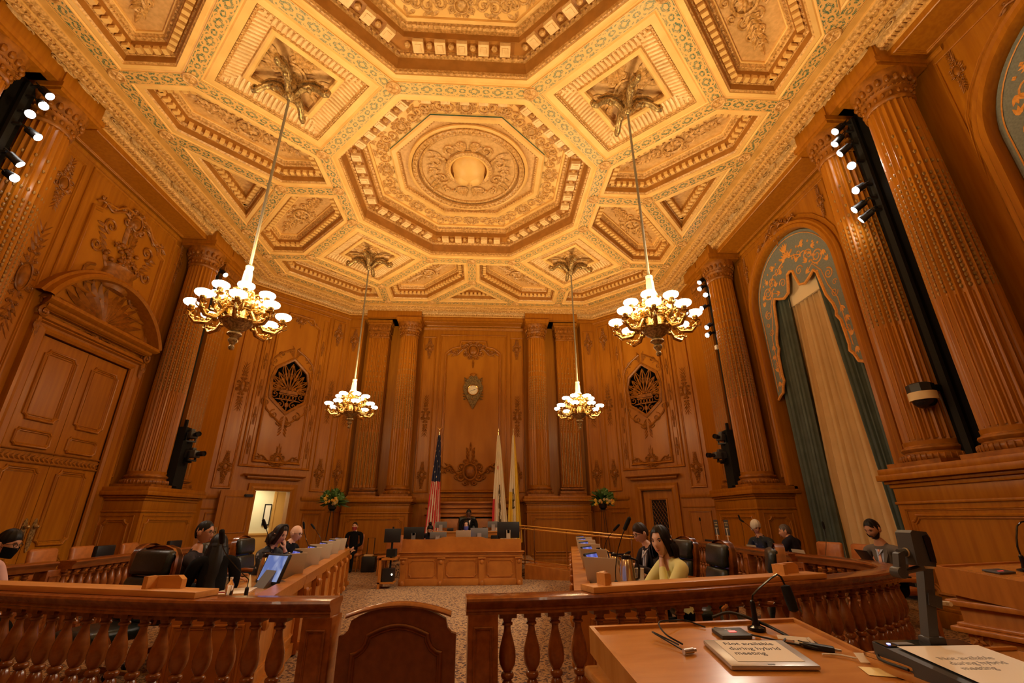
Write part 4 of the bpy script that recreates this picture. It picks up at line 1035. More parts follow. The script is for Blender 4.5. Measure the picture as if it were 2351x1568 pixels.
m.v = [T(*p) for p in m.v]; m.build('door_carving', 'oak_carved', dr, 50)
m = MB(); m.merge(crest_orn(1.9, .34), lambda u, v, h: T(c_u + u, 5.13 + v, h + .02)); m.build('door_carving', 'oak_carved', dr, 50)
# shut door with a leaded glass pane in the right corner wall
T = TT('back_right'); dr = empty('door_2', kind='structure')
b = MB(); b.fillpoly([(1.24, .02), (2.24, .02), (2.24, 2.26), (1.24, 2.26)], -.06, 0, T, holes=[[(1.5, .75), (1.98, .75), (1.98, 1.98), (1.5, 1.98)]])
frame_rect(b, 1.44, .69, 2.04, 2.04, lambda u, v, h: T(u, v, h - .06), .06, .03); frame_rect(b, 1.35, .12, 2.13, .6, lambda u, v, h: T(u, v, h - .06), .05, .03); b.build('door_leaf', 'oak', dr, 30)
b = MB(); b.fillpoly(rect(1.5, .75, 1.98, 1.98), -.09, 0, T); b.build('door_glass', 'black_gloss', dr, None)
b = MB()
for k in range(-12, 18):
    for s_ in (-1, 1):
        pts = []; c0 = k * .10
        for t in [i / 40 for i in range(41)]:
            v = .75 + 1.23 * t; u = (1.5 + c0 + s_ * 1.23 * t * .62) if s_ > 0 else (1.5 + c0 + .76 - 1.23 * t * .62)
            if 1.5 <= u <= 1.98: pts.append(T(u, v, -.08))
        if len(pts) > 1: b.tube([pts[0], pts[-1]], .005, 4)
b.build('door_leading', 'brass_plain', dr, None)
b = MB(); b.ell(T(2.14, 1.05, -.01), (.03, .03, .03), 8, 6); b.build('door_knob', 'brass_plain', dr)
# open door: leaf swung into the chamber, lit room behind
T = TT('back_left'); dr = empty('door_3', kind='structure')
hinge = Vector(T(1.32, 0, .02)); dd = Vector((-.63, -.777, 0)); dnn = Vector((-dd.y, dd.x, 0))
TO = lambda u, v, h: tuple(hinge + dd * u + Vector((0, 0, v)) + dnn * h)
b = MB(); 
b.add([TO(*p) for p in ((0, .02, 0), (.98, .02, 0), (.98, 2.26, 0), (0, 2.26, 0), (0, .02, .05), (.98, .02, .05), (.98, 2.26, .05), (0, 2.26, .05))], [(3, 2, 1, 0), (4, 5, 6, 7), (0, 1, 5, 4), (1, 2, 6, 5), (2, 3, 7, 6), (3, 0, 4, 7)])
for hh, ss in ((.05, 1), (0, -1)):
    frame_rect(b, .13, .3, .85, .95, lambda u, v, h: TO(u, v, hh + ss * h), .05, .025); frame_rect(b, .13, 1.1, .85, 2.1, lambda u, v, h: TO(u, v, hh + ss * h), .05, .025)
b.build('door_leaf', 'oak', dr, 30)
b = MB(); b.obox(Vector(TO(.91, 1.1, .06)), dd * .03, dnn * .006, Vector((0, 0, .16))); b.build('door_plate', 'bronze_dark', dr); b = MB(); b.tube([TO(.1, 2.12, .06), TO(.35, 2.12, .12)], .015, 6); b.obox(Vector(TO(.2, 2.12, .08)), dd * .12, dnn * .03, Vector((0, 0, .035))); b.build('door_closer', 'black', dr)
# corridor behind the open door
co = struct('wall_corridor'); b = MB()
b.add([T(.6, 0, -1.9), T(3.4, 0, -1.9), T(3.4, 2.6, -1.9), T(.6, 2.6, -1.9)], [(0, 1, 2, 3)], 0)
b.add([T(.6, 0, -.26), T(.6, 0, -1.9), T(.6, 2.6, -1.9), T(.6, 2.6, -.26)], [(0, 1, 2, 3)], 0)
b.add([T(3.4, 0, -.26), T(3.4, 0, -1.9), T(3.4, 2.6, -1.9), T(3.4, 2.6, -.26)], [(0, 1, 2, 3)], 0)
b.add([T(.6, 2.6, -.26), T(3.4, 2.6, -.26), T(3.4, 2.6, -1.9), T(.6, 2.6, -1.9)], [(0, 1, 2, 3)], 0)
b.build('wall_surface', 'room_wall', co, None)
b = MB(); 
Tc = lambda u, v, h: T(u, v, -1.9 + h)
def bx(m_, u0, v0, h0, u1, v1, h1, mi=0, T=Tc):
    m_.add([T(*p) for p in ((u0, v0, h0), (u1, v0, h0), (u1, v1, h0), (u0, v1, h0), (u0, v0, h1), (u1, v0, h1), (u1, v1, h1), (u0, v1, h1))], [(3, 2, 1, 0), (4, 5, 6, 7), (0, 1, 5, 4), (1, 2, 6, 5), (2, 3, 7, 6), (3, 0, 4, 7)], mi)
bx(b, 2.66, 0, 0, 2.98, 2.35, .05); bx(b, 2.60, 0, 0, 2.66, 2.42, .08); bx(b, 2.98, 0, 0, 3.03, 2.42, .08); bx(b, .6, 0, 0, 3.4, 1.0, .03) ; bx(b, .6, .97, 0, 3.4, 1.03, .06)
o = b.build('door_4', 'room_door', None, None); tag(o, kind='structure')
e = empty('framed_picture', Tc(2.46, 1.6, .0), 0, 'framed picture on the pale wall seen through the open door', 'picture')
b = MB(); T0 = lambda u, v, h: tuple(Vector(Tc(u, v, h)) - Vector(Tc(2.46, 1.6, 0))); bx(b, 2.34, 1.27, .01, 2.57, 1.95, .04, 0, T0); b.build('picture_frame', 'black', e, None)
b = MB(); bx(b, 2.37, 1.31, .04, 2.54, 1.91, .045, 0, T0); b.build('picture_sheet', 'paper', e, None)
ld = bpy.data.lights.new('corridor_lamp', 'AREA'); ld.energy = 28; ld.size = .6; ld.color = (1, .85, .55); lo = bpy.data.objects.new('corridor_lamp', ld); COL.objects.link(lo); lo.location = Vector(T(1.9, 2.55, -1.1))

# ================= arch windows, curtains, valances =================
def curtain(name, u0, u1, zb, zt, x0, folds, amp, mat, label, shear=0.0, u0t=None, u1t=None, topfn=None):
    """pleated hanging cloth in the plane x = x0 between u0..u1 at the hem and u0t..u1t at the head"""
    u0t = u0 if u0t is None else u0t; u1t = u1 if u1t is None else u1t
    n = folds * 8; nz = 14; vs = []; fs = []
    for k in range(nz + 1):
        t = k / nz
        for i in range(n + 1):
            s_ = i / n; ua = u0 + (u0t - u0) * t; ub = u1 + (u1t - u1) * t
            u = ua + (ub - ua) * s_; zt_ = zt if topfn is None else topfn(u)
            z = zb + (zt_ - zb) * t; ph = 2 * PI * folds * s_ + .6 * math.sin(3 * s_ + 1.1 * folds)
            vs.append((x0 + amp * (math.sin(ph) + .35 * math.sin(2.3 * ph + 1)) * (1 - .25 * t), u + .01 * math.sin(ph * 2), z))
    for k in range(nz):
        for i in range(n): a = k * (n + 1) + i; fs.append((a, a + 1, a + n + 2, a + n + 1))
    mb = MB(); mb.add(vs, fs); o = mb.build(name, mat, None, 180, fix=False)
    return tag(o, label, 'curtain')
def window(c, idx, lab, short=False):
    wn = empty('window_%d' % idx, kind='structure')
    b = MB(); q = arch_out(c, ARCH_R, ARCH_S); b.fillpoly([(p[0], max(p[1], .02)) for p in q], 0, 0, lambda u, v, h: (8.52, u, v)); b.build('window_pane', 'night_window', wn, None)
    b = MB()
    for z in (1.0, 2.2, 3.4, 4.6, 5.8, 7.0): b.box(8.47, c - 1.48, z - .025, 8.51, c + 1.48, z + .025)
    for u in (-.75, 0, .75): b.box(8.47, c + u - .025, .1, 8.51, c + u + .025, 7.8)
    b.build('window_frame', 'oak', wn, None)
    def arch_top(u): return ARCH_S + math.sqrt(max(.02, ARCH_R ** 2 - (u - c) ** 2)) - .03
    cr = curtain('inner_curtain', c - .95, c + .95, .35, 6.7, 8.28, 8, .12, 'curtain_cream', 'cream pleated inner curtain filling the middle of ' + lab, topfn=None, u0t=c - .66, u1t=c + .50)
    b = MB(); b.add([(8.16, c - .72, 6.35), (8.16, c + .62, 6.35), (8.16, c + .62, 7.5), (8.16, c - .72, 7.5)], [(0, 1, 2, 3)]); b.add([(8.20, c - .72, 6.35), (8.20, c + .62, 6.35), (8.20, c + .62, 7.5), (8.20, c - .72, 7.5)], [(0, 1, 2, 3)])
    b.build('curtain_heading', 'curtain_lining', cr, None)
    curtain('outer_curtain', c + .62, c + 1.42, .3, 7.2, 8.12, 5, .085, 'curtain_green', 'dark green curtain hanging at the far side of ' + lab, u0t=c + .42, u1t=c + 1.38)['group'] = 'dark green side curtains'
    curtain('outer_curtain', c - 1.42, c - .92, .3, 7.2, 8.12, 5, .085, 'curtain_green', 'dark green curtain hanging at the near side of ' + lab, u0t=c - 1.38, u1t=c - .56)['group'] = 'dark green side curtains'
    # shaped valance board
    half = [(0.0, 7.10), (.10, 7.06), (.14, 6.86), (.22, 6.62), (.40, 6.56), (.60, 6.64), (.74, 6.72), (.82, 6.60), (.86, 6.3), (.90, 6.0), (1.02, 5.72), (1.05, 5.55), (1.02, 5.45), (1.10, 5.3), (1.12, 4.95), (1.13, 4.75), (1.10, 4.62), (1.18, 4.52), (1.24, 4.35), (1.36, 4.30), (1.47, 4.22)]
    inner = [(c - x, z) for x, z in half[::-1]] + [(c + x, z) for x, z in half[1:]]
    outer = [(c + 1.48 * math.cos(PI * i / 28), ARCH_S + 1.48 * math.sin(PI * i / 28)) for i in range(29)]
    e = empty('valance', (8.0, c, ARCH_S), 0, 'blue-grey shaped valance with orange embroidery over ' + lab, 'valance', 'embroidered valances')
    Tv = lambda u, v, h: (-h, u - c, v - ARCH_S)
    b = MB(); full = inner + outer; b.poly(full, 0, .03, T=Tv); b.build('valance_cloth', 'valance_cloth', e, None)
    b = MB(); b.tube([Tv(p[0], p[1], .03) for p in inner], .035, 6, 0); b.build('valance_cord', 'valance_orange', e)
    b = MB(); b.tube([Tv(c + 1.40 * math.cos(PI * i / 28), ARCH_S + 1.40 * math.sin(PI * i / 28), .04) for i in range(29)], .011, 4)
    for s_ in (-1, 1):
        b.tube([Tv(c + s_ * x, z, .04) for x, z in ((1.40, 6.55), (1.40, 5.5), (1.40, 4.42))], .011, 4)
        def sp(x, z, r_, a, sg, tn=1.6, th=.015): spiral_t(b, c, s_, x, z, r_, a, sg, tn, th, Tv)
        for (x, z, r_, a, sg, tn, th) in ((.95, 6.98, .19, PI, 1, 2.0, .018), (1.12, 6.42, .13, PI / 2, -1, 1.7, .016), (.72, 7.15, .16, PI * 1.2, -1, 1.3, .015), (.32, 6.95, .13, 0, 1, 1.4, .014), (1.14, 5.95, .10, 0, -1, 1.5, .012), (1.22, 5.1, .08, PI, 1, 1.4, .012), (.42, 7.35, .11, PI, 1, 1.3, .013), (1.22, 6.15, .07, 0, 1, 1.3, .012)): sp(x, z, r_, a, sg, tn, th)
        for (x, z, a) in ((.28, 7.2, 1.0), (.52, 7.5, .3), (.62, 7.0, 2.2), (.85, 7.3, -.5), (1.15, 7.0, -1.6), (1.2, 6.7, 1.8), (1.2, 5.6, -1.4), (1.25, 5.35, -1.2), (1.24, 4.9, 1.3), (1.28, 4.65, -1.5), (.12, 7.42, 1.7), (.5, 6.78, .2)):
            for dq in (-.5, 0, .5): lf = MB(); leaf(lf, x * s_, z - ARCH_S, a + dq if s_ > 0 else PI - a - dq, .15, .028, 0); b.merge(lf, lambda u, v, h: (-.035 - h * .4, u, v))
        b.tube([Tv(c + s_ * x, z, .035) for x, z in ((0, 7.6), (.12, 7.45), (.3, 7.4), (.45, 7.3), (.6, 7.32), (.72, 7.2))], .014, 4)
        b.tube([Tv(c + s_ * x, z, .035) for x, z in ((.5, 6.75), (.75, 6.88), (.95, 6.6), (1.02, 6.2), (1.18, 5.8), (1.2, 5.3), (1.22, 4.7))], .013, 4)
        rr = random.Random(7)
        for k in range(26):
            a = .15 + 1.35 * rr.random(); r_ = .78 + .52 * rr.random(); x, z = r_ * math.sin(a), r_ * math.cos(a)
            for q in range(4): b.obox(Tv(c + s_ * x + .018 * math.cos(q * PI / 2), ARCH_S + z + .018 * math.sin(q * PI / 2), .034), (.002, 0, 0), (0, .012, .006), (0, -.006, .012))
    lf = MB()
    for i in range(-3, 4): leaf(lf, 0, .93, PI / 2 + i * .4, .22, .03)
    for i in range(-2, 3): leaf(lf, 0, 1.1, PI / 2 + i * .35, .24, .035)
    b.merge(lf, lambda u, v, h: (-.035 - h * .4, u, v))
    b.build('embroidery', 'valance_orange', e)
def spiral_t(b, c, s_, x, z, r_, a, sg, tn, th, Tv):
    n = int(tn * 14); pts = []
    for i in range(n + 1):
        t = i / n; rr = r_ * (1 - .85 * t); g = a + sg * 2 * PI * tn * t; pts.append(Tv(c + s_ * (x + rr * math.cos(g)), z + rr * math.sin(g), .035))
    b.tube(pts, [th * (1 - .4 * i / n) for i in range(n + 1)], 4)
noisy('valance_cloth', (.15, .165, .15), (.20, .215, .19), 30, rough=.7, bump=.1)
noisy('valance_orange', (.66, .26, .04), (.78, .36, .08), 20, rough=.5)
window(ARCH_C, 1, 'the arch window'); window(3.2, 2, 'the window at the right edge')

# ================= chandeliers =================
def chandelier_proto():
    e = empty('chandelier', (0, 0, 0), 0, 'x', 'chandelier')
    # body hangs so that z = 0 is at the greek key band; ring of globes above
    b = MB()
    b.lathe([(.03, -.52), (.045, -.50), (.05, -.47), (.03, -.44), (.05, -.40), (.075, -.37), (.08, -.34), (.05, -.31), (.09, -.27), (.12, -.25), (.11, -.22), (.06, -.19), (.17, -.12), (.24, -.04), (.26, -.02)], 16)
    b.build('pendant_finial', 'bronze_dark', e)
    b = MB(); b.lathe([(.27, -.03), (.30, -.02), (.30, .01), (.285, .02), (.285, .14), (.31, .155), (.31, .17), (.2, .18)], 8)
    for i in range(8):          # greek key on each facet
        a = 2 * PI * (i + .5) / 8; n_ = Vector((math.cos(a), math.sin(a), 0)); t_ = Vector((-n_.y, n_.x, 0)); c = n_ * (.285 * math.cos(PI / 8) + .003)
        for (x0, x1, z0, z1) in ((-.08, .08, .115, .13), (-.08, -.065, .03, .13), (.065, .08, .03, .13), (-.05, .05, .03, .045), (-.05, -.035, .03, .1), (.035, .05, .03, .1), (-.02, .02, .085, .1), (-.02, -.006, .06, .1)):
            b.obox(c + t_ * (x0 + x1) / 2 + Vector((0, 0, (z0 + z1) / 2)), t_ * (x1 - x0) / 2, n_ * .012, Vector((0, 0, (z1 - z0) / 2)))
    b.build('key_band', 'brass', e)
    b = MB(); b.lathe([(.2, .17), (.24, .22), (.26, .30), (.22, .38), (.15, .44), (.10, .50), (.12, .56), (.15, .60), (.10, .66), (.05, .72), (.05, .9)], 16)
    for i in range(8):
        a = 2 * PI * i / 8; c, s_ = math.cos(a), math.sin(a)
        for q, z, r_ in ((.27, .24, .05), (.25, .33, .045), (.16, .45, .04), (.15, .58, .035)): b.ell((c * q, s_ * q, z), (r_, r_, r_ * 1.2), 7, 5)
        pts = []
        for k in range(14): t = k / 13; g = 2 * PI * 1.1 * t; rr = .07 * (1 - .7 * t); pts.append((c * (.24 + rr * math.cos(g)), s_ * (.24 + rr * math.cos(g)), .46 + rr * math.sin(g)))
        b.tube(pts, .014, 5)
    b.build('ornate_body', 'brass', e)
    # arms
    def arm(a, R_, zc, low, r0=.24):
        m = MB(); c, s_ = math.cos(a), math.sin(a)
        P = lambda r, z: (c * r, s_ * r, z)
        m.tube([P(r0, .16), P(r0 + .08, .05), P(r0 + .18, low), P(R_ - .08, low - .02), P(R_ + .01, low + .08), P(R_ + .015, zc - .10)], [.034, .036, .04, .036, .03, .024], 7)
        for t in range(5): m.ell(P(r0 + .08 + t * (R_ - r0 - .1) / 4, low + .02 + .05 * abs(t - 2) / 2), (.045, .045, .035), 6, 4)
        m.tube([P(R_ + .03, low + .06), P(R_ + .09, low + .08), P(R_ + .10, low + .13)], [.018, .014, .008], 5)
        m.lathe([(.02, -.13), (.075, -.10), (.08, -.085), (.03, -.07), (.045, -.05), (.05, 0), (.04, .005)], 12, (c * (R_ + .01), s_ * (R_ + .01), zc))
        return m
    gl = MB(); gl.lathe([(.04, 0), (.09, .008), (.125, .030), (.137, .055), (.130, .08), (.10, .098), (.001, .106)], 20)
    gm = gl.mesh('glass_globe', 'globe', 60)
    for i in range(8):
        a = 2 * PI * (i + .5) / 8; am = arm(a, .68, .16, -.10).mesh('arm', 'brass', 50); ao = link('arm', am, e)
        link('glass_globe', gm, ao, loc=(.69 * math.cos(a), .69 * math.sin(a), .16))
    for i in range(6):
        a = 2 * PI * i / 6; am = arm(a, .40, .46, .16, .12).mesh('arm', 'brass', 50); ao = link('arm', am, e)
        link('glass_globe', gm, ao, loc=(.41 * math.cos(a), .41 * math.sin(a), .46))
    b = MB(); b.lathe([(.11, .66), (.12, .68), (.085, .74), (.075, .95), (.06, 1.02), (.07, 1.04), (.07, 1.08), (.045, 1.10), (.03, 1.12)], 8)
    b.build('rod_sleeve', 'rod_cream', e, 30)
    return e
ZCH = {}
CH = chandelier_proto()
def canopy_mesh():
    s1 = MB(); s1.lathe([(.03, -.52), (.06, -.50), (.09, -.46), (.10, -.40), (.06, -.36), (.1, -.3), (.13, -.2), (.10, -.1), (.14, 0)], 14)
    for k in range(4):
        a = PI / 2 * k; c, s_ = math.cos(a), math.sin(a); P = lambda r, z: (c * r, s_ * r, z)
        s1.tube([P(.08, -.42), P(.18, -.26), P(.32, -.18), P(.48, -.22), P(.60, -.34), P(.66, -.34), P(.69, -.27), P(.66, -.21), P(.61, -.23)], [.05, .06, .065, .06, .055, .05, .04, .03, .02], 7)
        s1.tube([P(.08, -.2), P(.2, -.08), P(.4, -.06), P(.55, -.14), P(.5, -.2)], [.05, .05, .045, .03, .02], 6)
        for i in range(4): s1.ell(P(.2 + .12 * i, -.2 - .05 * (i % 2)), (.055, .055, .05), 7, 5)
    return s1.mesh('ceiling_canopy', 'bronze_dark', 50)
CAN = canopy_mesh()
def rod(z0, z1):
    m = MB(); m.lathe([(.026, z0), (.026, z1)], 8); return m.mesh('rod', 'rod_grey', 20)
def place_ch(x, y, z, label, first):
    c = CH if first else dup(CH)
    c.location = (x, y, z); c['label'] = label; c['group'] = 'brass chandeliers'; c.rotation_euler = (0, 0, .2)
    link('rod', rod(1.1, ZC - .3 - z), c); link('ceiling_canopy', CAN, c, loc=(0, 0, ZC + .14 - z))
    for k in range(4):
        a = PI / 4 + PI / 2 * k
        ld = bpy.data.lights.new('globe_light', 'POINT'); ld.energy = CH_W; ld.color = (1.0, .66, .29); ld.shadow_soft_size = .22
        lo = bpy.data.objects.new('globe_light', ld); COL.objects.link(lo); lo.location = (x + .5 * math.cos(a), y + .5 * math.sin(a), z + .62)
CH_W = 34
CHZ = 5.0
CS = .86; CZ = 4.2
def place_ch(x, y, label, first):
    z = CZ; c = CH if first else dup(CH)
    c.scale = (CS, CS, CS); c.location = (x, y, z); c['label'] = label; c['group'] = 'brass chandeliers'; c.rotation_euler = (0, 0, .03)
    if first:
        link('rod', rod(1.1, (ZC - .3 - z) / CS), c); link('ceiling_canopy', CAN, c, mat=Matrix.Translation((0, 0, (ZC + .12 - z) / CS)) @ Matrix.Scale(1.0 / CS, 4))
    for k in range(4):
        a = PI / 4 + PI / 2 * k
        ld = bpy.data.lights.new('globe_light', 'POINT'); ld.energy = CH_W; ld.color = (1.0, .66, .29); ld.shadow_soft_size = .12
        lo = bpy.data.objects.new('globe_light', ld); COL.objects.link(lo); lo.location = (x + .36 * math.cos(a), y + .36 * math.sin(a), z + .56)
    ld = bpy.data.lights.new('globe_uplight', 'SPOT'); ld.energy = 360; ld.color = (1.0, .72, .36); ld.shadow_soft_size = .35; ld.spot_size = rad(172); ld.spot_blend = .5
    lo = bpy.data.objects.new('globe_uplight', ld); COL.objects.link(lo); lo.location = (x + .3, y, z + .75); lo.rotation_euler = (PI, 0, 0)
place_ch(-3.17, 6.42, 'large brass chandelier in front of the far left column, nearer of the two left ones', True)
place_ch(3.17, 6.42, 'large brass chandelier hanging left of the curtained window, nearer of the two on the right', False)
place_ch(-3.17, 12.6, 'far brass chandelier in front of the left pilaster of the clock wall', False)
place_ch(3.17, 12.6, 'far brass chandelier in front of the right pilaster of the clock wall', False)
place_ch(-3.17, .08, 'brass chandelier overhead behind the viewpoint, on the double door side', False)
place_ch(3.17, .08, 'brass chandelier overhead behind the viewpoint, on the window side', False)
# ================= balustrades =================
def baluster_mesh():
    m = MB()
    m.lathe([(.034, .10), (.040, .115), (.040, .135), (.026, .15), (.022, .17), (.030, .20), (.045, .26), (.052, .31), (.048, .36), (.034, .395), (.026, .405), (.040, .415), (.044, .428), (.040, .442), (.026, .452),
             (.036, .465), (.052, .50), (.058, .545), (.054, .60), (.040, .66), (.027, .71), (.023, .74), (.024, .755), (.036, .762), (.038, .775), (.028, .785), (.034, .805), (.042, .815)], 14)
    m.v = [(p[0], p[1], p[2] * 1.12 if p[2] < .43 else .4816 + (p[2] - .43) * (.815 - .4816) / .385) for p in m.v]
    m.box(-.045, -.045, .05, .045, .045, .115); m.box(-.06, -.045, .813, .06, .045, .85)
    return m.mesh('baluster', 'rail_wood', 45)
BAL = baluster_mesh()
def resample(path, step, off=0.0):
    out = []; acc = off
    for a, b_ in zip(path, path[1:]):
        a = Vector(a); b_ = Vector(b_); L_ = (b_ - a).length; t = acc
        while t < L_: out.append((a.lerp(b_, t / L_), (b_ - a).normalized())); t += step
        acc = t - L_
    return out
def densify(path, n=6):
    """Catmull-Rom through the plan points"""
    P_ = [Vector(p) for p in path]; P_ = [P_[0] * 2 - P_[1]] + P_ + [P_[-1] * 2 - P_[-2]]; o = []
    for i in range(1, len(P_) - 2):
        a, b_, c, d = P_[i - 1:i + 3]
        for k in range(n):
            t = k / n; o.append(.5 * ((2 * b_) + (-a + c) * t + (2 * a - 5 * b_ + 4 * c - d) * t * t + (-a + 3 * b_ - 3 * c + d) * t ** 3))
    o.append(P_[-2]); return [tuple(p) for p in o]
CAPP = [(-.085, .845), (-.085, .862), (-.092, .868), (-.092, .876), (-.085, .882), (-.095, .90), (-.115, .915), (-.122, .93), (-.115, .945), (-.095, .95), (.095, .95), (.115, .945), (.122, .93), (.115, .915), (.095, .90), (.085, .882), (.085, .845)]
def balustrade(path, label, posts=(), z0=0.0, step=.168, off=.12):
    e = empty('balustrade', (0, 0, 0), 0, label, 'balustrade', 'turned wooden rails round the members area')
    m = MB(); m.sweep(path, CAPP, False, caps=True); m.build('cap_rail', 'rail_wood', e, 40)
    m = MB(); m.sweep(path, [(-.08, 0), (-.08, .04), (-.065, .05), (.065, .05), (.08, .04), (.08, 0)], False, caps=True); m.build('base_rail', 'rail_wood', e, 30)
    for p, t in resample(path, step, off):
        if any((p - Vector(q)).length < .15 for q in posts): continue
        o = link('baluster', BAL, e, loc=(p.x, p.y, 0)); o.rotation_euler = (0, 0, math.atan2(t.y, t.x))
    for q in posts:
        k = min(resample(path, .05), key=lambda r: (r[0] - Vector(q)).length); t = k[1]
        pm = MB(); pm.rbox(-.10, -.09, .0, .10, .09, .848, .006)
        for s_ in (-1, 1): frame_rect(pm, -.065, .12, .065, .78, lambda u, v, h: (u, s_ * (.09 + h), v), .022, .012)
        o = pm.build('newel_post', 'rail_wood', e, 30); o.location = (q[0], q[1], 0); o.rotation_euler = (0, 0, math.atan2(t.y, t.x))
    return e
CX = .035
RP = [(.43, 3.60), (1.0, 3.65), (1.6, 3.76), (2.4, 3.98), (3.15, 4.24), (3.85, 4.52), (4.45, 4.82), (4.92, 5.2), (5.16, 5.75), (5.2, 6.35), (5.14, 7.0)]
rp = densify([(CX + x - .035, y) for x, y in RP], 4); lp = [(-x - .02, y) for x, y in rp]
balustrade(rp, 'curved front balustrade right of the gate, sweeping round behind the lecterns', posts=[(.545, 3.603), rp[-1]])
balustrade(lp[::-1], 'curved front balustrade left of the gate, in front of the empty black chair', posts=[(-.53, 3.603), lp[-1]])
balustrade([(5.12, 7.1), (5.28, 8.6), (5.42, 10.2), (5.6, 12.6)], 'straight side balustrade behind the members on the curtain side', posts=[(5.29, 8.7), (5.6, 12.55)])
balustrade([(-5.05, 7.1), (-5.2, 8.6), (-5.35, 10.2), (-5.5, 12.6)][::-1], 'straight side balustrade behind the members on the double door side', posts=[(-5.22, 8.7), (-5.5, 12.55)])
# gate
e = empty('gate', (-.01, 3.56, 0), 0, 'low wooden swing gate with arched top between the front balustrades', 'gate')
def gate_out(k=0.0):
    o = [(-.425 + k, .03 + k), (.425 - k, .03 + k), (.425 - k, .755 - k)]
    o += [(.425 - k - .075 * math.sin(t), .83 - .075 * math.cos(t) - k) for t in (0.0, .5, 1.0, PI / 2)]
    o += [(.345 - k - (.69 - 2 * k) * i / 14, .845 + .085 * math.sin(PI * i / 14) ** .85 - k) for i in range(15)]
    o += [(-.425 + k + .075 * math.sin(t), .83 - .075 * math.cos(t) - k) for t in (PI / 2, 1.0, .5, 0.0)] + [(-.425 + k, .755 - k)]
    return o
b = MB(); b.poly(gate_out(), -.025, .025, T=lambda u, v, h: (u, h, v)); b.build('gate_board', 'gate_wood', e, None)
b = MB(); pts = [(-.385 + .77 * i / 20, .838 + .085 * math.sin(PI * (.06 + .88 * i / 20)) ** .85) for i in range(21)]
prof = [(-.045, 0), (-.05, .012), (-.035, .026), (0, .03), (.035, .026), (.05, .012), (.045, 0)]
vs = []; 
for x, z in pts: vs += [(x, y, z + h) for y, h in prof]
b.add(vs, [(i * 7 + j, i * 7 + j + 1, (i + 1) * 7 + j + 1, (i + 1) * 7 + j) for i in range(20) for j in range(6)] + [tuple(range(7)), tuple(range(146, 139, -1))] + [(i * 7, (i + 1) * 7, (i + 1) * 7 + 6, i * 7 + 6) for i in range(20)]); b.build('gate_cap', 'rail_wood', e, 50)
b = MB(); pth = [(-.33, .12), (.33, .12), (.33, .66)] + [(.33 - .10 * math.sin(t), .76 - .10 * math.cos(t)) for t in (0, .4, .8, 1.2, PI / 2)][1:] + [(.23 - .46 * i / 8, .765 + .06 * math.sin(PI * i / 8)) for i in range(9)] + [(-.33 + .10 * math.sin(t), .76 - .10 * math.cos(t)) for t in (PI / 2, 1.2, .8, .4)] + [(-.33, .66)]
frame_path(b, pth, lambda u, v, h: (u, -.025 - h, v), .04, .02); b.build('gate_moulding', 'gate_wood', e, 40)
for c_ in list(COL.objects):
    if c_.parent == e: c_.scale = (.90, 1, .975)
# plank ledges lying on the rails, with stop blocks
def plank(p0, p1, wd, label, blocks):
    a = Vector(p0); b_ = Vector(p1); d = (b_ - a); L_ = d.length; ang = math.atan2(d.y, d.x)
    e = empty('plank', (a.x, a.y, .951), ang, label, 'plank', 'pale plank ledges on the front rail')
    m = MB(); m.rbox(0, -wd / 2, 0, L_, wd / 2, .04, .004); m.build('board', 'plank_wood', e, 30)
    for u, bl_ in blocks:
        m = MB(); m.poly([(u, 0), (u + bl_, 0), (u + bl_, .06), (u + bl_ - .04, .085), (u, .075)], .02, .06, T=lambda x, y, z: (x, z, y + .0405)); m.poly([(u, 0), (u + .04, 0), (u + .04, .08), (u, .08)], -.06, .02, T=lambda x, y, z: (x, z, y + .0405)); m.build('stop_block', 'plank_wood', e, 30)
plank((1.30, 3.70), (3.50, 4.36), .2, 'long pale plank on the right front rail, before the person in yellow', [(.12, .10), (1.86, .26)])
plank((-3.9, 4.52), (-1.38, 3.72), .2, 'long pale plank on the left front rail, before the empty black chair', [(2.12, .26)])

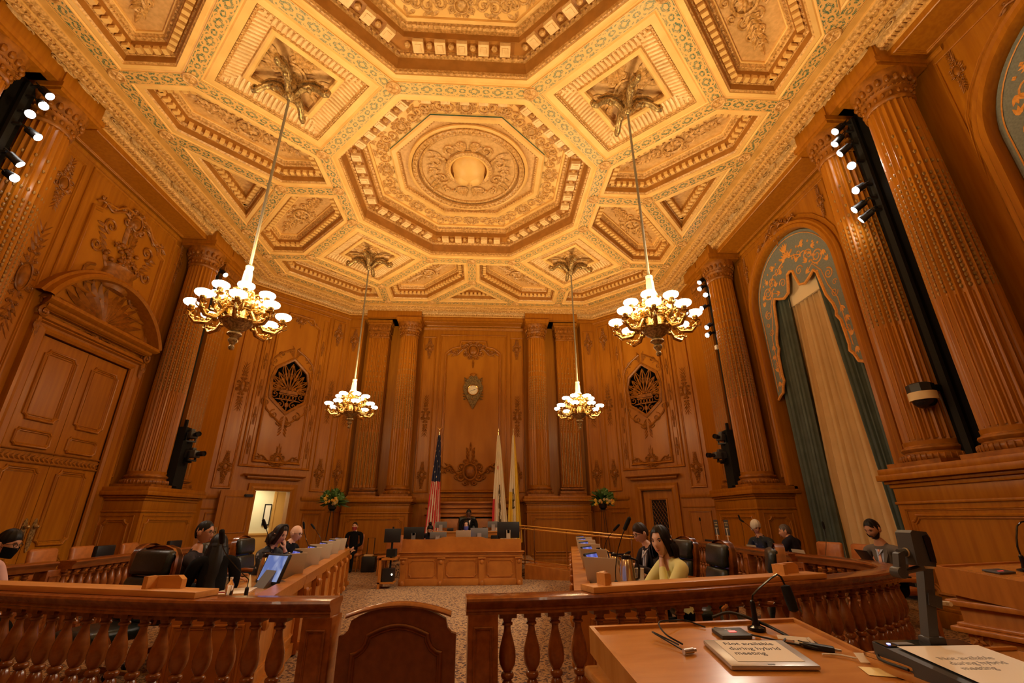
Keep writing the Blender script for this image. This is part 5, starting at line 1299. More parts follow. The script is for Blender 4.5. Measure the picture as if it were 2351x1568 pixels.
# ================= desks =================
def desk_x(y, s_): return CX + s_ * (1.48 + (y - 5.28) * .174)
def member_desk(s_, label):
    e = empty('curved_desk', (0, 0, 0), 0, label, 'desk', 'long members desks')
    ys = [4.45, 6.3, 8.15, 10.0, 11.8]
    inner = [(desk_x(y, s_), y) for y in ys]; outer = [(desk_x(y, s_) + s_ * .80, y) for y in ys]
    b = MB(); b.poly(inner + outer[::-1], .735, .775); b.build('desk_top', 'podium_wood', e, None)
    # raised ledge along the well side
    b = MB()
    T = lambda y, v, h: (desk_x(y, s_) - s_ * h, y, v)
    for y0, y1 in zip(ys, ys[1:]):
        for (v0, v1, h0, h1) in ((.775, .82, -.14, .03), (.70, .775, -.02, .02), (.08, .70, -.06, -.03), (.02, .14, -.05, .0)):
            b.add([T(y0 + .005, v0, h0), T(y1 - .005, v0, h0), T(y1 - .005, v0, h1), T(y0 + .005, v0, h1), T(y0 + .005, v1, h0), T(y1 - .005, v1, h0), T(y1 - .005, v1, h1), T(y0 + .005, v1, h1)], [(3, 2, 1, 0), (4, 5, 6, 7), (0, 1, 5, 4), (1, 2, 6, 5), (2, 3, 7, 6), (3, 0, 4, 7)])
    b.build('modesty_panel', 'desk_wood', e, None)
    b = MB()
    for y0, y1 in zip(ys, ys[1:]):
        for k in range(2):
            a0 = y0 + (y1 - y0) * k / 2; a1 = y0 + (y1 - y0) * (k + 1) / 2
            frame_rect(b, a0 + .14, .22, a1 - .14, .60, lambda u, v, h: T(u, v, h - .03), .04, .02)
            for yy in (a0, a1 - .07):
                m = MB()
                b.add([T(yy, .02, -.03), T(yy + .07, .02, -.03), T(yy + .07, .02, .04), T(yy, .02, .04), T(yy, .72, -.03), T(yy + .07, .72, -.03), T(yy + .07, .72, .03), T(yy, .72, .03)], [(3, 2, 1, 0), (4, 5, 6, 7), (0, 1, 5, 4), (1, 2, 6, 5), (2, 3, 7, 6), (3, 0, 4, 7)])
                c = T(yy + .035, .64, .05); b.ell(c, (.035, .035, .05), 7, 5); c = T(yy + .035, .1, .05); b.ell(c, (.04, .035, .05), 7, 5)
    b.build('carved_pilaster', 'desk_wood', e, 30)
    for y in (4.46, 11.72):
        b = MB(); x0, x1 = sorted((desk_x(y, s_), desk_x(y, s_) + s_ * .78)); b.box(x0, y, .02, x1, y + .05, .735); 
        if y < 5: frame_rect(b, x0 + .1, .15, x1 - .1, .65, lambda u, v, h: (u, y - h, v), .04, .02)
        b.build('end_panel', 'desk_wood', e, None)
    return e
member_desk(-1, 'long desk left of the well, beneath the row of laptops'); member_desk(1, 'long desk right of the well, in front of the person in yellow')
# clerks desk
e = empty('clerk_desk', (.02, 12.0, 0), 0, 'panelled wooden desk in the middle of the well with three front panels', 'desk')
W_ = 1.42
b = MB(); b.box(-W_, 0, .0, W_, .04, .92); b.box(-W_, 0, 0, -W_ + .05, .85, .88); b.box(W_ - .05, 0, 0, W_, .85, .88); b.build('front_panel', 'desk_wood', e, None)
b = MB()
for z0, z1, o_ in ((.60, .66, .03), (.66, .70, .05), (.70, .72, .08), (0, .14, .025)): b.rbox(-W_ - o_, -o_, z0, W_ + o_, .3, z1, .006)
b.build('cornice_moulding', 'desk_wood', e, 30)
for x in (-W_ + .06, -.48, .48, W_ - .06):
    b = MB(); b.poly([(x - .055, 0), (x + .055, 0), (x + .075, .60), (x - .075, .60)], -.04, 0, T=lambda u, v, h: (u, h, v)); b.rbox(x - .095, -.075, .56, x + .095, 0, .60, .01); b.ell((x, -.045, .05), (.05, .04, .06), 8, 5); b.ell((x, -.04, .5), (.05, .035, .05), 8, 5); b.build('carved_pilaster', 'desk_wood', e, 35)
b = MB()
for x0, x1 in ((-1.26, -.57), (-.39, .39), (.57, 1.26)): frame_path(b, bowed_panel(x0 + .03, .17, x1 - .03, .54, .05), lambda u, v, h: (u, -h, v), .03, .02)
b.build('panel_moulding', 'desk_wood', e, 35)
b = MB(); b.rbox(-W_, .0, .86, W_, .9, .90, .006); b.build('desk_top', 'podium_wood', e, None)
b = MB(); b.poly([(-W_, .72), (W_, .72), (W_, .99), (.62, .99), (.45, 1.04), (-.45, 1.04), (-.62, .99), (-W_, .99)], -.02, .03, T=lambda u, v, h: (u, h, v)); b.build('upper_board', 'desk_wood', e, None)
# bench of the presiding officer on a platform
b = MB(); b.rbox(-2.0, 13.6, .002, 2.0, 16.0, .35, .01); o = b.build('platform', 'carpet', None, None); tag(o, 'low carpeted platform under the raised bench', 'platform')
e = empty('raised_bench', (.02, 14.3, .352), 0, 'raised wooden bench behind the clerks, with two small computers on it', 'desk')
b = MB(); b.rbox(-1.0, 0, .72, 1.0, .7, .76, .008); b.build('desk_top', 'podium_wood', e, 30)
b = MB(); b.box(-.98, 0.02, 0, .98, .06, .72); b.box(-.98, .02, 0, -.93, .66, .72); b.box(.93, .02, 0, .98, .66, .72); b.build('front_panel', 'desk_wood', e, None)
b = MB(); 
for x0, x1 in ((-.92, -.35), (-.3, .3), (.35, .92)): frame_rect(b, x0, .12, x1, .62, lambda u, v, h: (u, .02 - h, v), .04, .02)
b.build('panel_moulding', 'desk_wood', e, 30)
# high back behind the seat
b = MB(); 
for z0, z1, o_ in ((0, 1.15, 0), (1.15, 1.20, .03), (1.27, 1.32, .05), (1.42, 1.47, .07), (1.56, 1.62, .09)): b.rbox(-.98 - o_, -.05 - o_, z0, .98 + o_, .04, z1, .008)
b.box(-.98, -.05, 1.1, .98, .04, 1.6)
o = b.build('bench_back', 'desk_wood', None, 30, loc=(.03, 16.0, .352)); tag(o, 'tall moulded wooden backboard behind the presiding person', 'panel')
# ramp and its brass railing
b = MB(); b.add([(1.6, 13.0, 0), (4.3, 12.0, 0), (4.45, 12.9, 0), (1.9, 14.0, 0), (1.6, 13.0, .34), (4.3, 12.0, .02), (4.45, 12.9, .02), (1.9, 14.0, .34)], [(3, 2, 1, 0), (4, 5, 6, 7), (0, 1, 5, 4), (1, 2, 6, 5), (2, 3, 7, 6), (3, 0, 4, 7)]); o = b.build('ramp', 'desk_wood', None, None); tag(o, 'wooden access ramp behind the brass railing', 'ramp')
e = empty('brass_railing', (0, 0, 0), 0, 'sloping brass handrail along the ramp right of the clerks desk', 'railing')
pa = Vector((1.50, 13.35, 1.26)); pb = Vector((4.25, 12.1, 1.02))
b = MB()
for dz in (0, -.07): b.tube([pa + Vector((-.02, .0, dz - .08)), pa + Vector((0, 0, dz - .02)), pa + Vector((.06, -.02, dz)), pb + Vector((0, 0, dz))], .024, 8)
q0 = pa + Vector((0, 0, -.92)); q1 = pb + Vector((0, 0, -.92))
for dz in (0, .09): b.tube([q0 + Vector((0, 0, dz)), q1 + Vector((0, 0, dz))], .018, 6)
b.build('handrail', 'brass_plain', e)
for t in (0.01, .05, .14, .43, .72, .98):
    p = pa.lerp(pb, t); m = MB(); m.tube([(p.x, p.y, max(.03, .34 - .32 * t)), (p.x, p.y, p.z)], .018, 7); m.build('railing_post', 'brass_plain', e)

# ================= chairs =================
def exec_chair():
    e = empty('executive_chair', (0, 0, 0), 0, 'x', 'chair')
    b = MB(); out = [(-.29, .50), (.29, .50), (.31, .95), (.28, 1.10), (.20, 1.17), (.07, 1.20), (-.07, 1.20), (-.20, 1.17), (-.28, 1.10), (-.31, .95)]
    tilt = lambda u, v, h: (u, -.27 - h - (v - .5) * .14, v)
    b.poly(out, 0, .045, T=tilt)
    b.sweep(out, [(0, -.03), (0, .05), (.03, .05), (.035, -.03)], True, 0, tilt); b.build('back_frame', 'rail_wood', e, 40)
    def pad(v0, v1, hw):
        m = MB(); m.rbox(-hw, 0, v0, hw, .10, v1, .045); n_ = MB()
        for p in m.v: n_.v.append((p[0], -.27 + p[1] - (p[2] - .5) * .14, p[2]))
        n_.f = m.f; n_.m = m.m; return n_
    bk = pad(.92, 1.16, .265).build('back_cushion', 'leather_green', e, 60); pad(.52, .91, .27).build('back_cushion', 'leather_green', e, 60)
    b = MB(); b.rbox(-.27, -.24, .40, .27, .27, .52, .045); b.build('seat', 'leather_green', e, 60)
    for s_ in (-1, 1):
        b = MB(); x = s_ * .31; b.tube([(x, -.28, .70), (x, -.1, .71), (x, .14, .69), (x, .20, .64), (x, .19, .5), (x * .93, .12, .42)], [.022, .03, .032, .03, .024, .022], 8); b.build('armrest', 'rail_wood', e)
    b = MB(); b.lathe([(.035, .16), (.035, .40)], 10); b.build('column', 'black', e)
    for k in range(5):
        a = 2 * PI * k / 5 + .3; b = MB(); b.tube([(0, 0, .17), (.28 * math.cos(a), .28 * math.sin(a), .10)], [.03, .02], 6); l_ = b.build('leg', 'rail_wood', e)
        m = MB(); m.ell((.29 * math.cos(a), .29 * math.sin(a), .035), (.035, .035, .035), 8, 6); m.build('caster', 'black', l_)
    return e
EC = [exec_chair(), False]
def place_exec(x, y, rz, label):
    c = EC[0] if not EC[1] else dup(EC[0]); EC[1] = True
    c.location = (x, y, 0); c.rotation_euler = (0, 0, rz); c['label'] = label; c['group'] = 'dark leather members chairs'
def tan_chair():
    e = empty('leather_chair', (0, 0, 0), 0, 'x', 'chair')
    b = MB(); b.rbox(-.25, -.25, .40, .25, .25, .50, .04); b.build('seat', 'leather_tan', e, 60)
    m = MB(); m.rbox(-.26, -.05, .55, .26, .04, 1.02, .04); m.v = [(p[0], p[1] - .22 - (p[2] - .5) * .12, p[2]) for p in m.v]; m.build('backrest', 'leather_tan', e, 60)
    for sx in (-1, 1):
        for sy in (-1, 1):
            l = MB(); l.lathe([(.015, 0), (.02, .05), (.025, .2), (.02, .25), (.03, .3), (.03, .42)], 8, (sx * .21, sy * .20, 0)); 
            if sy < 0: l.tube([(sx * .21, -.2, .4), (sx * .21, -.26, .6), (sx * .23, -.30, 1.0)], .018, 6)
            l.build('leg', 'desk_wood', e)
    return e
TC = [tan_chair(), False]
def place_tan(x, y, rz, label):
    c = TC[0] if not TC[1] else dup(TC[0]); TC[1] = True
    c.location = (x, y, 0); c.rotation_euler = (0, 0, rz); c['label'] = label; c['group'] = 'tan leather side chairs'
place_exec(-3.02, 5.2, 2.75, 'empty black leather chair turned away, nearest on the left behind the front rail')
place_exec(-2.95, 6.05, -PI / 2 + .15, 'black leather chair of the dark-suited man, seen from its side')
place_exec(-3.0, 7.3, -PI / 2 + .1, 'black leather chair behind the person with the headband')
place_exec(-3.15, 8.6, -PI / 2, 'black leather chair of the bald person')
place_exec(3.15, 5.0, 1.1, 'empty black leather chair nearest on the right, just behind the person in yellow')
place_exec(2.98, 5.75, 1.5, 'black leather chair behind the head of the person in yellow')
place_exec(3.05, 6.9, PI / 2 + .1, 'black leather chair of the man in the striped tie')
place_exec(3.25, 8.3, PI / 2, 'black leather chair beyond the man in the striped tie')
place_exec(.0, 15.35, PI, 'chair of the presiding person at the raised bench')
for c in [o for o in COL.objects if o.get('category') == 'chair' and abs(o.location.y - 15.35) < .01]: c.location.z = .352
place_tan(6.6, 8.75, PI / 2 + .2, 'tan leather chair nearest the green curtain, farthest of the three')
place_tan(6.6, 8.0, PI / 2, 'tan leather chair in the middle, before the cream curtain')
place_tan(6.55, 7.2, PI / 2, 'tan leather chair just behind the bearded man')
place_tan(-6.45, 9.5, -PI / 2, 'tan leather chair behind the nearer black monitor by the double doors')
place_tan(-6.45, 10.7, -PI / 2 + .1, 'tan leather chair between the two black monitors on the left')
place_tan(-6.45, 8.7, -PI / 2, 'tan leather chair nearest the masked person in pink at the left edge')
place_tan(-2.1, 14.2, PI - .35, 'tan leather chair with a broad back standing left of the monitor trolley')
place_tan(-3.45, 15.45, PI, 'chair of the seated person in a red mask by the back wall')
# ================= electronics and small things =================
def screen_mat(name, c1, c2, st=1.0):
    m, nt, b = _new(name); tc = N(nt, 'ShaderNodeTexCoord'); n = N(nt, 'ShaderNodeTexNoise'); n.inputs['Scale'].default_value = 7; n.inputs['Distortion'].default_value = .6
    L(nt, tc.outputs['Object'], n.inputs['Vector']); r = ramp(nt, n.outputs[0], [(.40, c1), (.62, c2)])
    L(nt, r.outputs[0], b.inputs['Emission Color']); b.inputs['Emission Strength'].default_value = st; b.inputs['Base Color'].default_value = (.01, .01, .02, 1); b.inputs['Roughness'].default_value = .2
screen_mat('screen_blue', (.08, .10, .45), (.28, .30, .75), .8); screen_mat('screen_sky', (.13, .19, .46), (.40, .45, .68), .8)
def tablet():
    """touch monitor on a wedge stand; screen faces +x"""
    e = empty('touch_monitor', (0, 0, 0), 0, 'x', 'monitor')
    def tl(pts): return [(p[0] * math.cos(.35) - (p[2]) * math.sin(.35), p[1], p[0] * math.sin(.35) + p[2] * math.cos(.35)) for p in pts]
    b = MB(); b.rbox(-.012, -.15, .02, .012, .15, .25, .008); b.v = tl(b.v); b.build('screen_case', 'black', e, 40)
    b = MB(); b.box(.012, -.132, .04, .0135, .132, .232); b.v = tl(b.v); b.build('screen', 'screen_blue', e, None)
    for k, (y0, y1, z) in enumerate(((-.10, .02, .20), (-.10, .06, .15), (-.10, -.02, .12), (.03, .10, .09))):
        pass
    b = MB(); b.poly([(.06, 0), (-.16, 0), (-.16, .02), (-.05, .06), (-.03, .12)], -.07, .07, T=lambda u, v, h: (u, h, v)); b.build('stand', 'mid_grey', e, None)
    return e
def laptop():
    """open laptop, hinge along y, screen faces +x, lid back seen from -x"""
    e = empty('laptop', (0, 0, 0), 0, 'x', 'laptop')
    b = MB(); b.rbox(0, -.16, 0, .23, .16, .018, .006); b.build('keyboard_base', 'laptop_silver', e, 30)
    k = MB(); k.box(.05, -.13, .018, .14, .13, .0195); k.build('keys', 'black', e, None)
    b = MB(); b.rbox(-.005, -.16, .01, .005, .16, .225, .004); b.v = [(p[0] - (p[2] - .01) * .28, p[1], p[2]) for p in b.v]; l_ = b.build('lid', 'laptop_back', e, 30)
    b = MB(); b.box(.0055, -.148, .03, .0065, .148, .215); b.v = [(p[0] - (p[2] - .01) * .28, p[1], p[2]) for p in b.v]; b.build('screen', 'screen_blue', l_, None)
    return e
TB = [tablet(), False]; LT = [laptop(), False]
def cp(pr, x, y, z, rz, label, group, sc_=1.0):
    c = pr[0] if not pr[1] else dup(pr[0]); pr[1] = True
    c.location = (x, y, z); c.rotation_euler = (0, 0, rz); c['label'] = label; c['group'] = group; c.scale = (sc_,) * 3
    return c
ZD = .776
GL, GT = 'open laptops on the members desks', 'touch monitors on the members desks'
wh = ['nearest', 'second', 'third', 'fourth', 'fifth']
for i, y in enumerate((6.4, 7.6, 8.8, 10.0, 11.2)):
    x = desk_x(y, -1) - .30; cp(LT, x + .06, y, ZD, PI - .85, 'open grey laptop on the left desk, %s from the front' % wh[i], GL, 1.25)
for i, y in enumerate((6.95, 8.1, 9.3, 10.5, 11.55)):
    x = desk_x(y, -1) - .34; cp(TB, x, y, ZD, PI + .62, 'lit blue touch monitor on the left desk, %s behind the big tilted one' % wh[i], GT, 1.2)
t = cp(TB, desk_x(5.65, -1) - .28, 5.65, ZD, PI + .95, 'large tilted touch monitor at the near end of the left desk, sky picture on it', GT, 1.35)
for ch in t.children:
    if ch.name.startswith('screen') and 'case' not in ch.name: ch.data = ch.data.copy(); ch.data.materials[0] = MATS['screen_sky']
for i, y in enumerate((5.35, 6.75, 8.15, 9.6, 11.0)):
    x = desk_x(y, 1) + .34; cp(LT, x - .04, y, ZD, .85, 'open grey laptop on the right desk, %s from the front' % wh[i], GL, 1.25)
for i, y in enumerate((5.95, 7.35, 8.75, 10.2, 11.5)):
    x = desk_x(y, 1) + .28; cp(TB, x, y, ZD, -.62, 'lit blue touch monitor on the right desk, %s from the front' % wh[i], GT, 1.2)
def mic(base, elbow, tip, label, group='gooseneck microphones on the desks', r=.016, hl=.13):
    e = empty('microphone', base, 0, label, 'microphone', group)
    B = Vector(base); E_ = Vector(elbow) - B; T_ = Vector(tip) - B
    m = MB(); m.lathe([(.055, 0), (.058, .01), (.04, .022), (.018, .03), (.016, .09), (.008, .10)], 14); m.build('base', 'black', e)
    d = (T_ - E_).normalized(); pts = [Vector((0, 0, .08)), Vector((0, 0, .16))]; 
    for i in range(1, 9): t = i / 8; pts.append(Vector((0, 0, .16)) * (1 - t) ** 2 + E_ * 2 * t * (1 - t) + (T_ - d * hl) * t * t) if False else pts.append((Vector((0, 0, .16)).lerp(E_, t)).lerp(E_.lerp(T_ - d * hl, t), t))
    m = MB(); m.tube(pts, .0045, 6); m.build('gooseneck', 'black_gloss', e)
    m = MB(); m.tube([T_ - d * hl, T_ - d * (hl - .01), T_ - d * hl * .4, T_ - d * .015, T_], [.006, r, r * 1.1, r, .006], 10); m.build('foam_windscreen', 'black_matte', e)
    return e
mic((-1.62, 4.85, ZD), (-1.85, 4.75, 1.15), (-1.80, 4.55, 1.37), 'microphone leaning across the dark-haired person at the near end of the left desk', r=.022, hl=.16)
mic((-1.95, 6.1, ZD), (-2.0, 6.15, 1.15), (-2.12, 6.05, 1.46), 'upright microphone before the open doorway, left desk', r=.018)
mic((-2.1, 8.0, ZD), (-2.3, 8.1, 1.1), (-2.34, 8.0, 1.42), 'slim microphone just right of the bald person', hl=.12)
mic((-2.3, 9.0, ZD), (-2.3, 9.0, 1.1), (-2.55, 8.95, 1.38), 'tilted slim microphone below the left flowers', hl=.12)
mic((1.86, 5.0, ZD), (1.9, 5.05, 1.15), (2.06, 5.0, 1.46), 'upright microphone in front of the face of the man in the striped tie', r=.02, hl=.15)
mic((2.2, 6.7, ZD), (2.15, 6.8, 1.1), (2.36, 6.5, 1.37), 'tilted microphone below the right flowers', hl=.14)
mic((2.45, 6.2, ZD), (2.2, 6.3, .95), (2.36, 6.1, 1.06), 'low microphone just above the golden flask, right desk', hl=.10)
def thermos(x, y, z, label, s_=1.0):
    e = empty('thermos', (x, y, z), 2.6, label, 'flask', 'golden coffee flasks'); e.scale = (s_,) * 3
    b = MB(); b.lathe([(.062, 0), (.065, .012)], 20); b.lathe([(.065, .012), (.066, .03), (.06, .12), (.045, .19), (.04, .2)], 20); b.build('body', 'gold_thermos', e, 50)
    b = MB(); b.lathe([(.067, -.001), (.067, .02), (.064, .021)], 20); b.build('base_ring', 'black_gloss', e); b = MB(); b.lathe([(.042, .195), (.045, .2), (.04, .225), (.02, .235)], 16); b.poly([(.02, .22), (.07, .228), (.065, .238), (.02, .24)], -.015, .015, T=lambda u, v, h: (u, h, v)); b.build('lid', 'black_gloss', e)
    b = MB(); b.tube([(-.04, 0, .205), (-.085, 0, .19), (-.098, 0, .13), (-.09, 0, .06), (-.062, 0, .045)], .009, 7); b.build('handle', 'black_gloss', e)
thermos(2.10, 5.4, ZD, 'golden flask nearest on the right desk, left of the person in yellow', 1.3); thermos(2.22, 6.35, ZD, 'golden flask behind the nearest one on the right desk', 1.1); thermos(2.28, 7.3, ZD, 'third golden flask on the right desk, by the forearm of the man in the tie', 1.1)
thermos(-2.05, 6.2, ZD, 'golden flask left of the nearest grey laptop', 1.3); thermos(-2.12, 7.0, ZD, 'golden flask under the hand of the person with the headband', 1.1)
def cup(x, y, z, label, h=.10, r=.04):
    e = empty('paper_cup', (x, y, z), 0, label, 'cup', 'paper cups on the desks')
    b = MB(); b.lathe([(r * .75, 0), (r, h), (r * 1.06, h + .003), (r * .97, h + .004), (r * .72, .006)], 18); b.build('cup_body', 'paper', e, 50)
cup(2.24, 5.42, ZD, 'tall pale paper cup right behind the nearest flask', .16, .045); cup(-2.18, 5.6, ZD, 'square-looking pale cup on papers, before the person with the headband', .10, .05); cup(-2.4, 8.4, ZD, 'pale paper cup right of the bald person', .12)
cup(2.15, 7.75, ZD, 'small pale cup between laptops on the right desk', .11); cup(2.3, 8.3, ZD, 'farthest pale cup on the right desk', .11)
def bottle(x, y, z, label):
    b = MB(); b.lathe([(.03, 0), (.033, .01), (.033, .11), (.03, .13), (.015, .155), (.012, .17)], 14); e = empty('water_bottle', (x, y, z), 0, label, 'bottle', 'clear water bottles')
    b.build('bottle_body', 'glass', e); b = MB(); b.lathe([(.013, .168), (.013, .185)], 12); b.build('bottle_cap', 'white_plastic', e)
bottle(-1.75, 4.80, ZD, 'clear bottle standing at the near end of the left desk'); bottle(1.98, 5.75, ZD, 'clear bottle between the nearest right laptop and the flask')
def sheet(x, y, z, w_, h_, rz, label, mat='paper', t=.002, group=None, name='paper_sheet'):
    b = MB(); b.box(-w_ / 2, -h_ / 2, 0, w_ / 2, h_ / 2, t); o = b.build(name, mat, None, None, loc=(x, y, z)); o.rotation_euler = (0, 0, rz); tag(o, label, 'paper', group); return o
GP = 'loose papers on the members desks'
sheet(-1.95, 5.35, ZD + .001, .30, .42, .2, 'white papers under the big tilted monitor', group=GP, t=.006); sheet(-2.15, 5.15, ZD + .001, .22, .30, -.3, 'white paper beneath the fingers of the dark-suited man', group=GP)
sheet(-2.05, 5.2, ZD + .008, .16, .03, .15, 'maroon folder edge lying on the white papers', 'red_mask', .006); sheet(2.15, 6.3, ZD + .001, .22, .3, -.1, 'white paper before the man in the striped tie', group=GP)
sheet(-2.35, 8.0, ZD + .03, .2, .27, .5, 'bluish sheet standing out near the bald person', group=GP)
sheet(2.2, 5.35, ZD + .001, .22, .3, .3, 'paper in front of the person in yellow', group=GP)
# clerks' computers
def imac(x, y, z, rz, w_, h_, label, mat='laptop_silver', stand='laptop_silver', name='desktop_computer'):
    e = empty(name, (x, y, z), rz, label, 'computer', 'computers on the clerks desk and bench')
    b = MB(); b.rbox(-w_ / 2, -.02, .09, w_ / 2, .01, .09 + h_, .008); b.build('screen_case', mat, e, 30)
    b = MB(); b.box(-.05, -.06, 0, .05, -.05, .09 + h_ * .5); b.rbox(-.09, -.06, 0, .09, .1, .01, .004); b.box(-.03, -.06, .09 + h_ * .3, .03, -.02, .09 + h_ * .5); b.build('stand', stand, e, None)
    b = MB(); b.box(-w_ / 2 + .01, .0105, .10, w_ / 2 - .01, .012, .08 + h_); b.build('screen', 'black_gloss', e, None)
ZC1 = .902
imac(-1.20, 12.4, ZC1, 0, .50, .27, 'wide black monitor seen from behind at the left end of the clerks desk', 'black', 'mid_grey', 'monitor')
imac(-.60, 12.42, ZC1, -.15, .42, .15, 'low silver computer in front of the person with the hair bun', 'mid_grey')
imac(.42, 12.42, ZC1, .1, .44, .24, 'silver computer right of the open laptop on the clerks desk', 'mid_grey')
imac(1.15, 12.4, ZC1, 0, .56, .38, 'tall black monitor with a pale stand at the right end of the clerks desk', 'black', 'laptop_back', 'monitor')
c = cp(LT, .03, 12.3, ZC1 + .02, PI / 2, 'open laptop in the middle of the clerks desk, lid towards us', 'laptops of the clerks', 1.15)
b = MB(); b.rbox(-.09, -.07, 0, .09, .07, .16, .02); o = b.build('speaker', 'black_matte', None, 30, loc=(.80, 12.35, ZC1)); tag(o, 'small black speaker between two computers on the clerks desk', 'speaker')
b = MB(); b.rbox(-.12, -.05, 0, .12, .05, .10, .01); o = b.build('wooden_box', 'plank_wood', None, 30, loc=(-.18, 12.15, ZC1)); tag(o, 'small wooden block before the laptop on the clerks desk', 'box')
b = MB(); b.box(-.08, -.05, 0, .08, .05, .06); o = b.build('tissue_box', 'white_plastic', None, None, loc=(-.72, 12.2, ZC1)); tag(o, 'small pale box left of the low silver computer', 'box')
ZB = 1.113
imac(-.72, 14.5, ZB, -.1, .34, .17, 'silver computer at the left end of the raised bench', 'mid_grey'); imac(.80, 14.5, ZB, .1, .32, .17, 'silver computer at the right end of the raised bench', 'mid_grey')
b = MB(); b.rbox(-.09, -.05, 0, .09, .05, .08, .01); o = b.build('telephone', 'black', None, 30, loc=(-.45, 14.5, ZB)); tag(o, 'black telephone beside the left computer on the raised bench', 'telephone')
b = MB(); b.rbox(-.06, -.05, 0, .06, .05, .10, .01); o = b.build('speaker', 'black_matte', None, 30, loc=(.55, 14.55, ZB)); tag(o, 'black box left of the right computer on the raised bench', 'speaker')
# monitor trolley
e = empty('monitor_trolley', (-1.60, 11.75, 0), 0, 'black monitor trolley with wooden side frame left of the clerks desk', 'trolley')
b = MB(); b.rbox(-.19, -.02, .94, .19, .02, 1.24, .01); b.build('monitor', 'black', e, 30)
b = MB(); b.tube([(0, .02, .1), (0, .02, 1.28)], .022, 8); b.box(-.09, -.12, .64, .11, .14, .80); b.box(-.02, .0, .8, .02, .06, 1.0); b.build('pole', 'black_matte', e, None)
b = MB(); b.box(-.22, -.2, .0, -.17, .2, .62); b.box(-.22, -.2, .58, .13, .2, .62); b.box(-.22, -.2, .10, .13, .2, .13); b.build('shelf_frame', 'desk_wood', e, None)
b = MB(); b.box(-.14, -.1, .135, .1, .15, .4); b.build('equipment', 'black', e, None); b = MB(); b.ell((.07, -.11, .28), (.018, .012, .018), 8, 6); b.build('indicator', 'globe', e)
b = MB(); b.rbox(-.2, -.18, 0, .2, .18, .42, .03); b.tube([(-.1, 0, .42), (-.1, 0, .92), (.1, 0, .92), (.1, 0, .42)], .012, 6); o = b.build('rolling_case', 'black', None, 30, loc=(-2.85, 15.2, 0)); tag(o, 'black wheeled case with a raised handle beside the seated person', 'case')
b = MB(); b.rbox(-.13, -.1, 0, .13, .1, .05, .01); o = b.build('folded_towel', 'curtain_cream', None, 30, loc=(-2.87, 15.13, .422)); tag(o, 'pale folded cloth lying on the black wheeled case', 'cloth')
# press tables behind the side rails
def side_table(x, y, hy, label):
    e = empty('press_table', (x, y, 0), 0, label, 'table', 'narrow tables behind the side rails')
    b = MB(); b.rbox(-.25, -hy, .70, .25, hy, .74, .006); b.build('tabletop', 'desk_wood', e, 30)
    for sx in (-1, 1):
        for sy in (-1, 1): l = MB(); l.box(sx * .2 - .025, sy * (hy - .08) - .025, 0, sx * .2 + .025, sy * (hy - .08) + .025, .70); l.build('leg', 'desk_wood', e, None)
side_table(5.78, 8.75, 1.7, 'narrow wooden table behind the curtain side rail, with laptops on it'); side_table(-5.75, 9.9, 2.0, 'narrow wooden table behind the double door side rail, with black monitors')
side_table(5.80, 6.35, .40, 'short table under the laptop of the bearded man')
def blackmon(x, y, label, h=.26, z=.741):
    e = empty('monitor', (x, y, z), 0, label, 'monitor', 'black monitors behind the left rail')
    b = MB(); b.rbox(-.05, -.2, .06, .03, .2, .06 + h, .02); b.build('screen_case', 'black', e, 40); b = MB(); b.rbox(-.08, -.1, 0, .08, .1, .06, .01); b.build('stand', 'black', e, 30)
    b = MB(); b.box(.031, .02, .12, .033, .06, .13); b.build('indicator', 'white_plastic', e, None)
blackmon(-5.8, 8.75, 'black monitor back behind the left rail, the nearer of two'); blackmon(-5.8, 10.6, 'black monitor back behind the left rail, just left of the dark-suited man'); blackmon(-5.75, 12.9 - 1.2, 'black device by the open doorway behind the left rail', .2)
for (y, l_) in ((7.9, 'thin grey laptop before the short-haired person'), (9.3, 'thin grey laptop left of the clasped hands of the white-haired person'), (10.2, 'thin grey laptop under the right hand printed sign')):
    cp(LT, 5.72, y, .741, .05, l_, 'laptops on the press table', .95)
e = empty('laptop', (5.62, 6.25, .741), 0, 'black angled laptop lid in front of the bearded man', 'laptop'); e.rotation_euler = (0, 0, -.35)
b = MB(); b.rbox(0, -.20, 0, .26, .20, .02, .006); b.build('keyboard_base', 'black', e, 30)
b = MB(); b.rbox(-.005, -.21, .01, .005, .21, .30, .004); b.v = [(p[0] - (p[2] - .01) * .5, p[1], p[2]) for p in b.v]; b.build('lid', 'black', e, 30)
blk = blackmon(5.65, 10.95, 'black device at the far end of the press table on the right', .18)
for i, (y, l_) in enumerate(((10.35, 'dark card with white lettering on a stick, left of the pair beyond the right rail'), (9.9, 'dark card with white lettering on a stick, right of the pair beyond the right rail'))):
    e = empty('sign_card', (5.55, y, .742), 0, l_, 'sign', 'signs on sticks behind the right rail')
    b = MB(); b.box(-.004, -.09, .36, .004, .09, .66); b.build('card', 'dark_grey', e, None)
    b = MB(); b.box(-.012, -.008, .0, -.004, .008, .5); b.rbox(-.04, -.05, 0, .03, .05, .012, .004); b.build('stick', 'white_plastic', e, None)
    b = MB(); r_ = random.Random(4 + i)
    for k, v in enumerate((.605, .560, .495)):          # three lines of white lettering too blurred to read
        u = -.065
        while u < .06:
            w2 = r_.uniform(.008, .018); b.box(-.0052, u, v - .012, -.0042, u + w2, v + .012 * r_.choice((.6, 1))); u += w2 + (.006 if r_.random() < .8 else .02)
    b.build('lettering', 'flower_pale', e, None)
    b = MB(); b.box(-.006, -.06, .335, .006, .06, .36); b.build('card_holder', 'plank_wood', e, None)
mic((5.6, 11.2, .741), (5.6, 11.2, 1.2), (5.5, 11.0, 1.45), 'small tilted microphone above the left hand sign card', 'microphones behind the right rail', hl=.10)
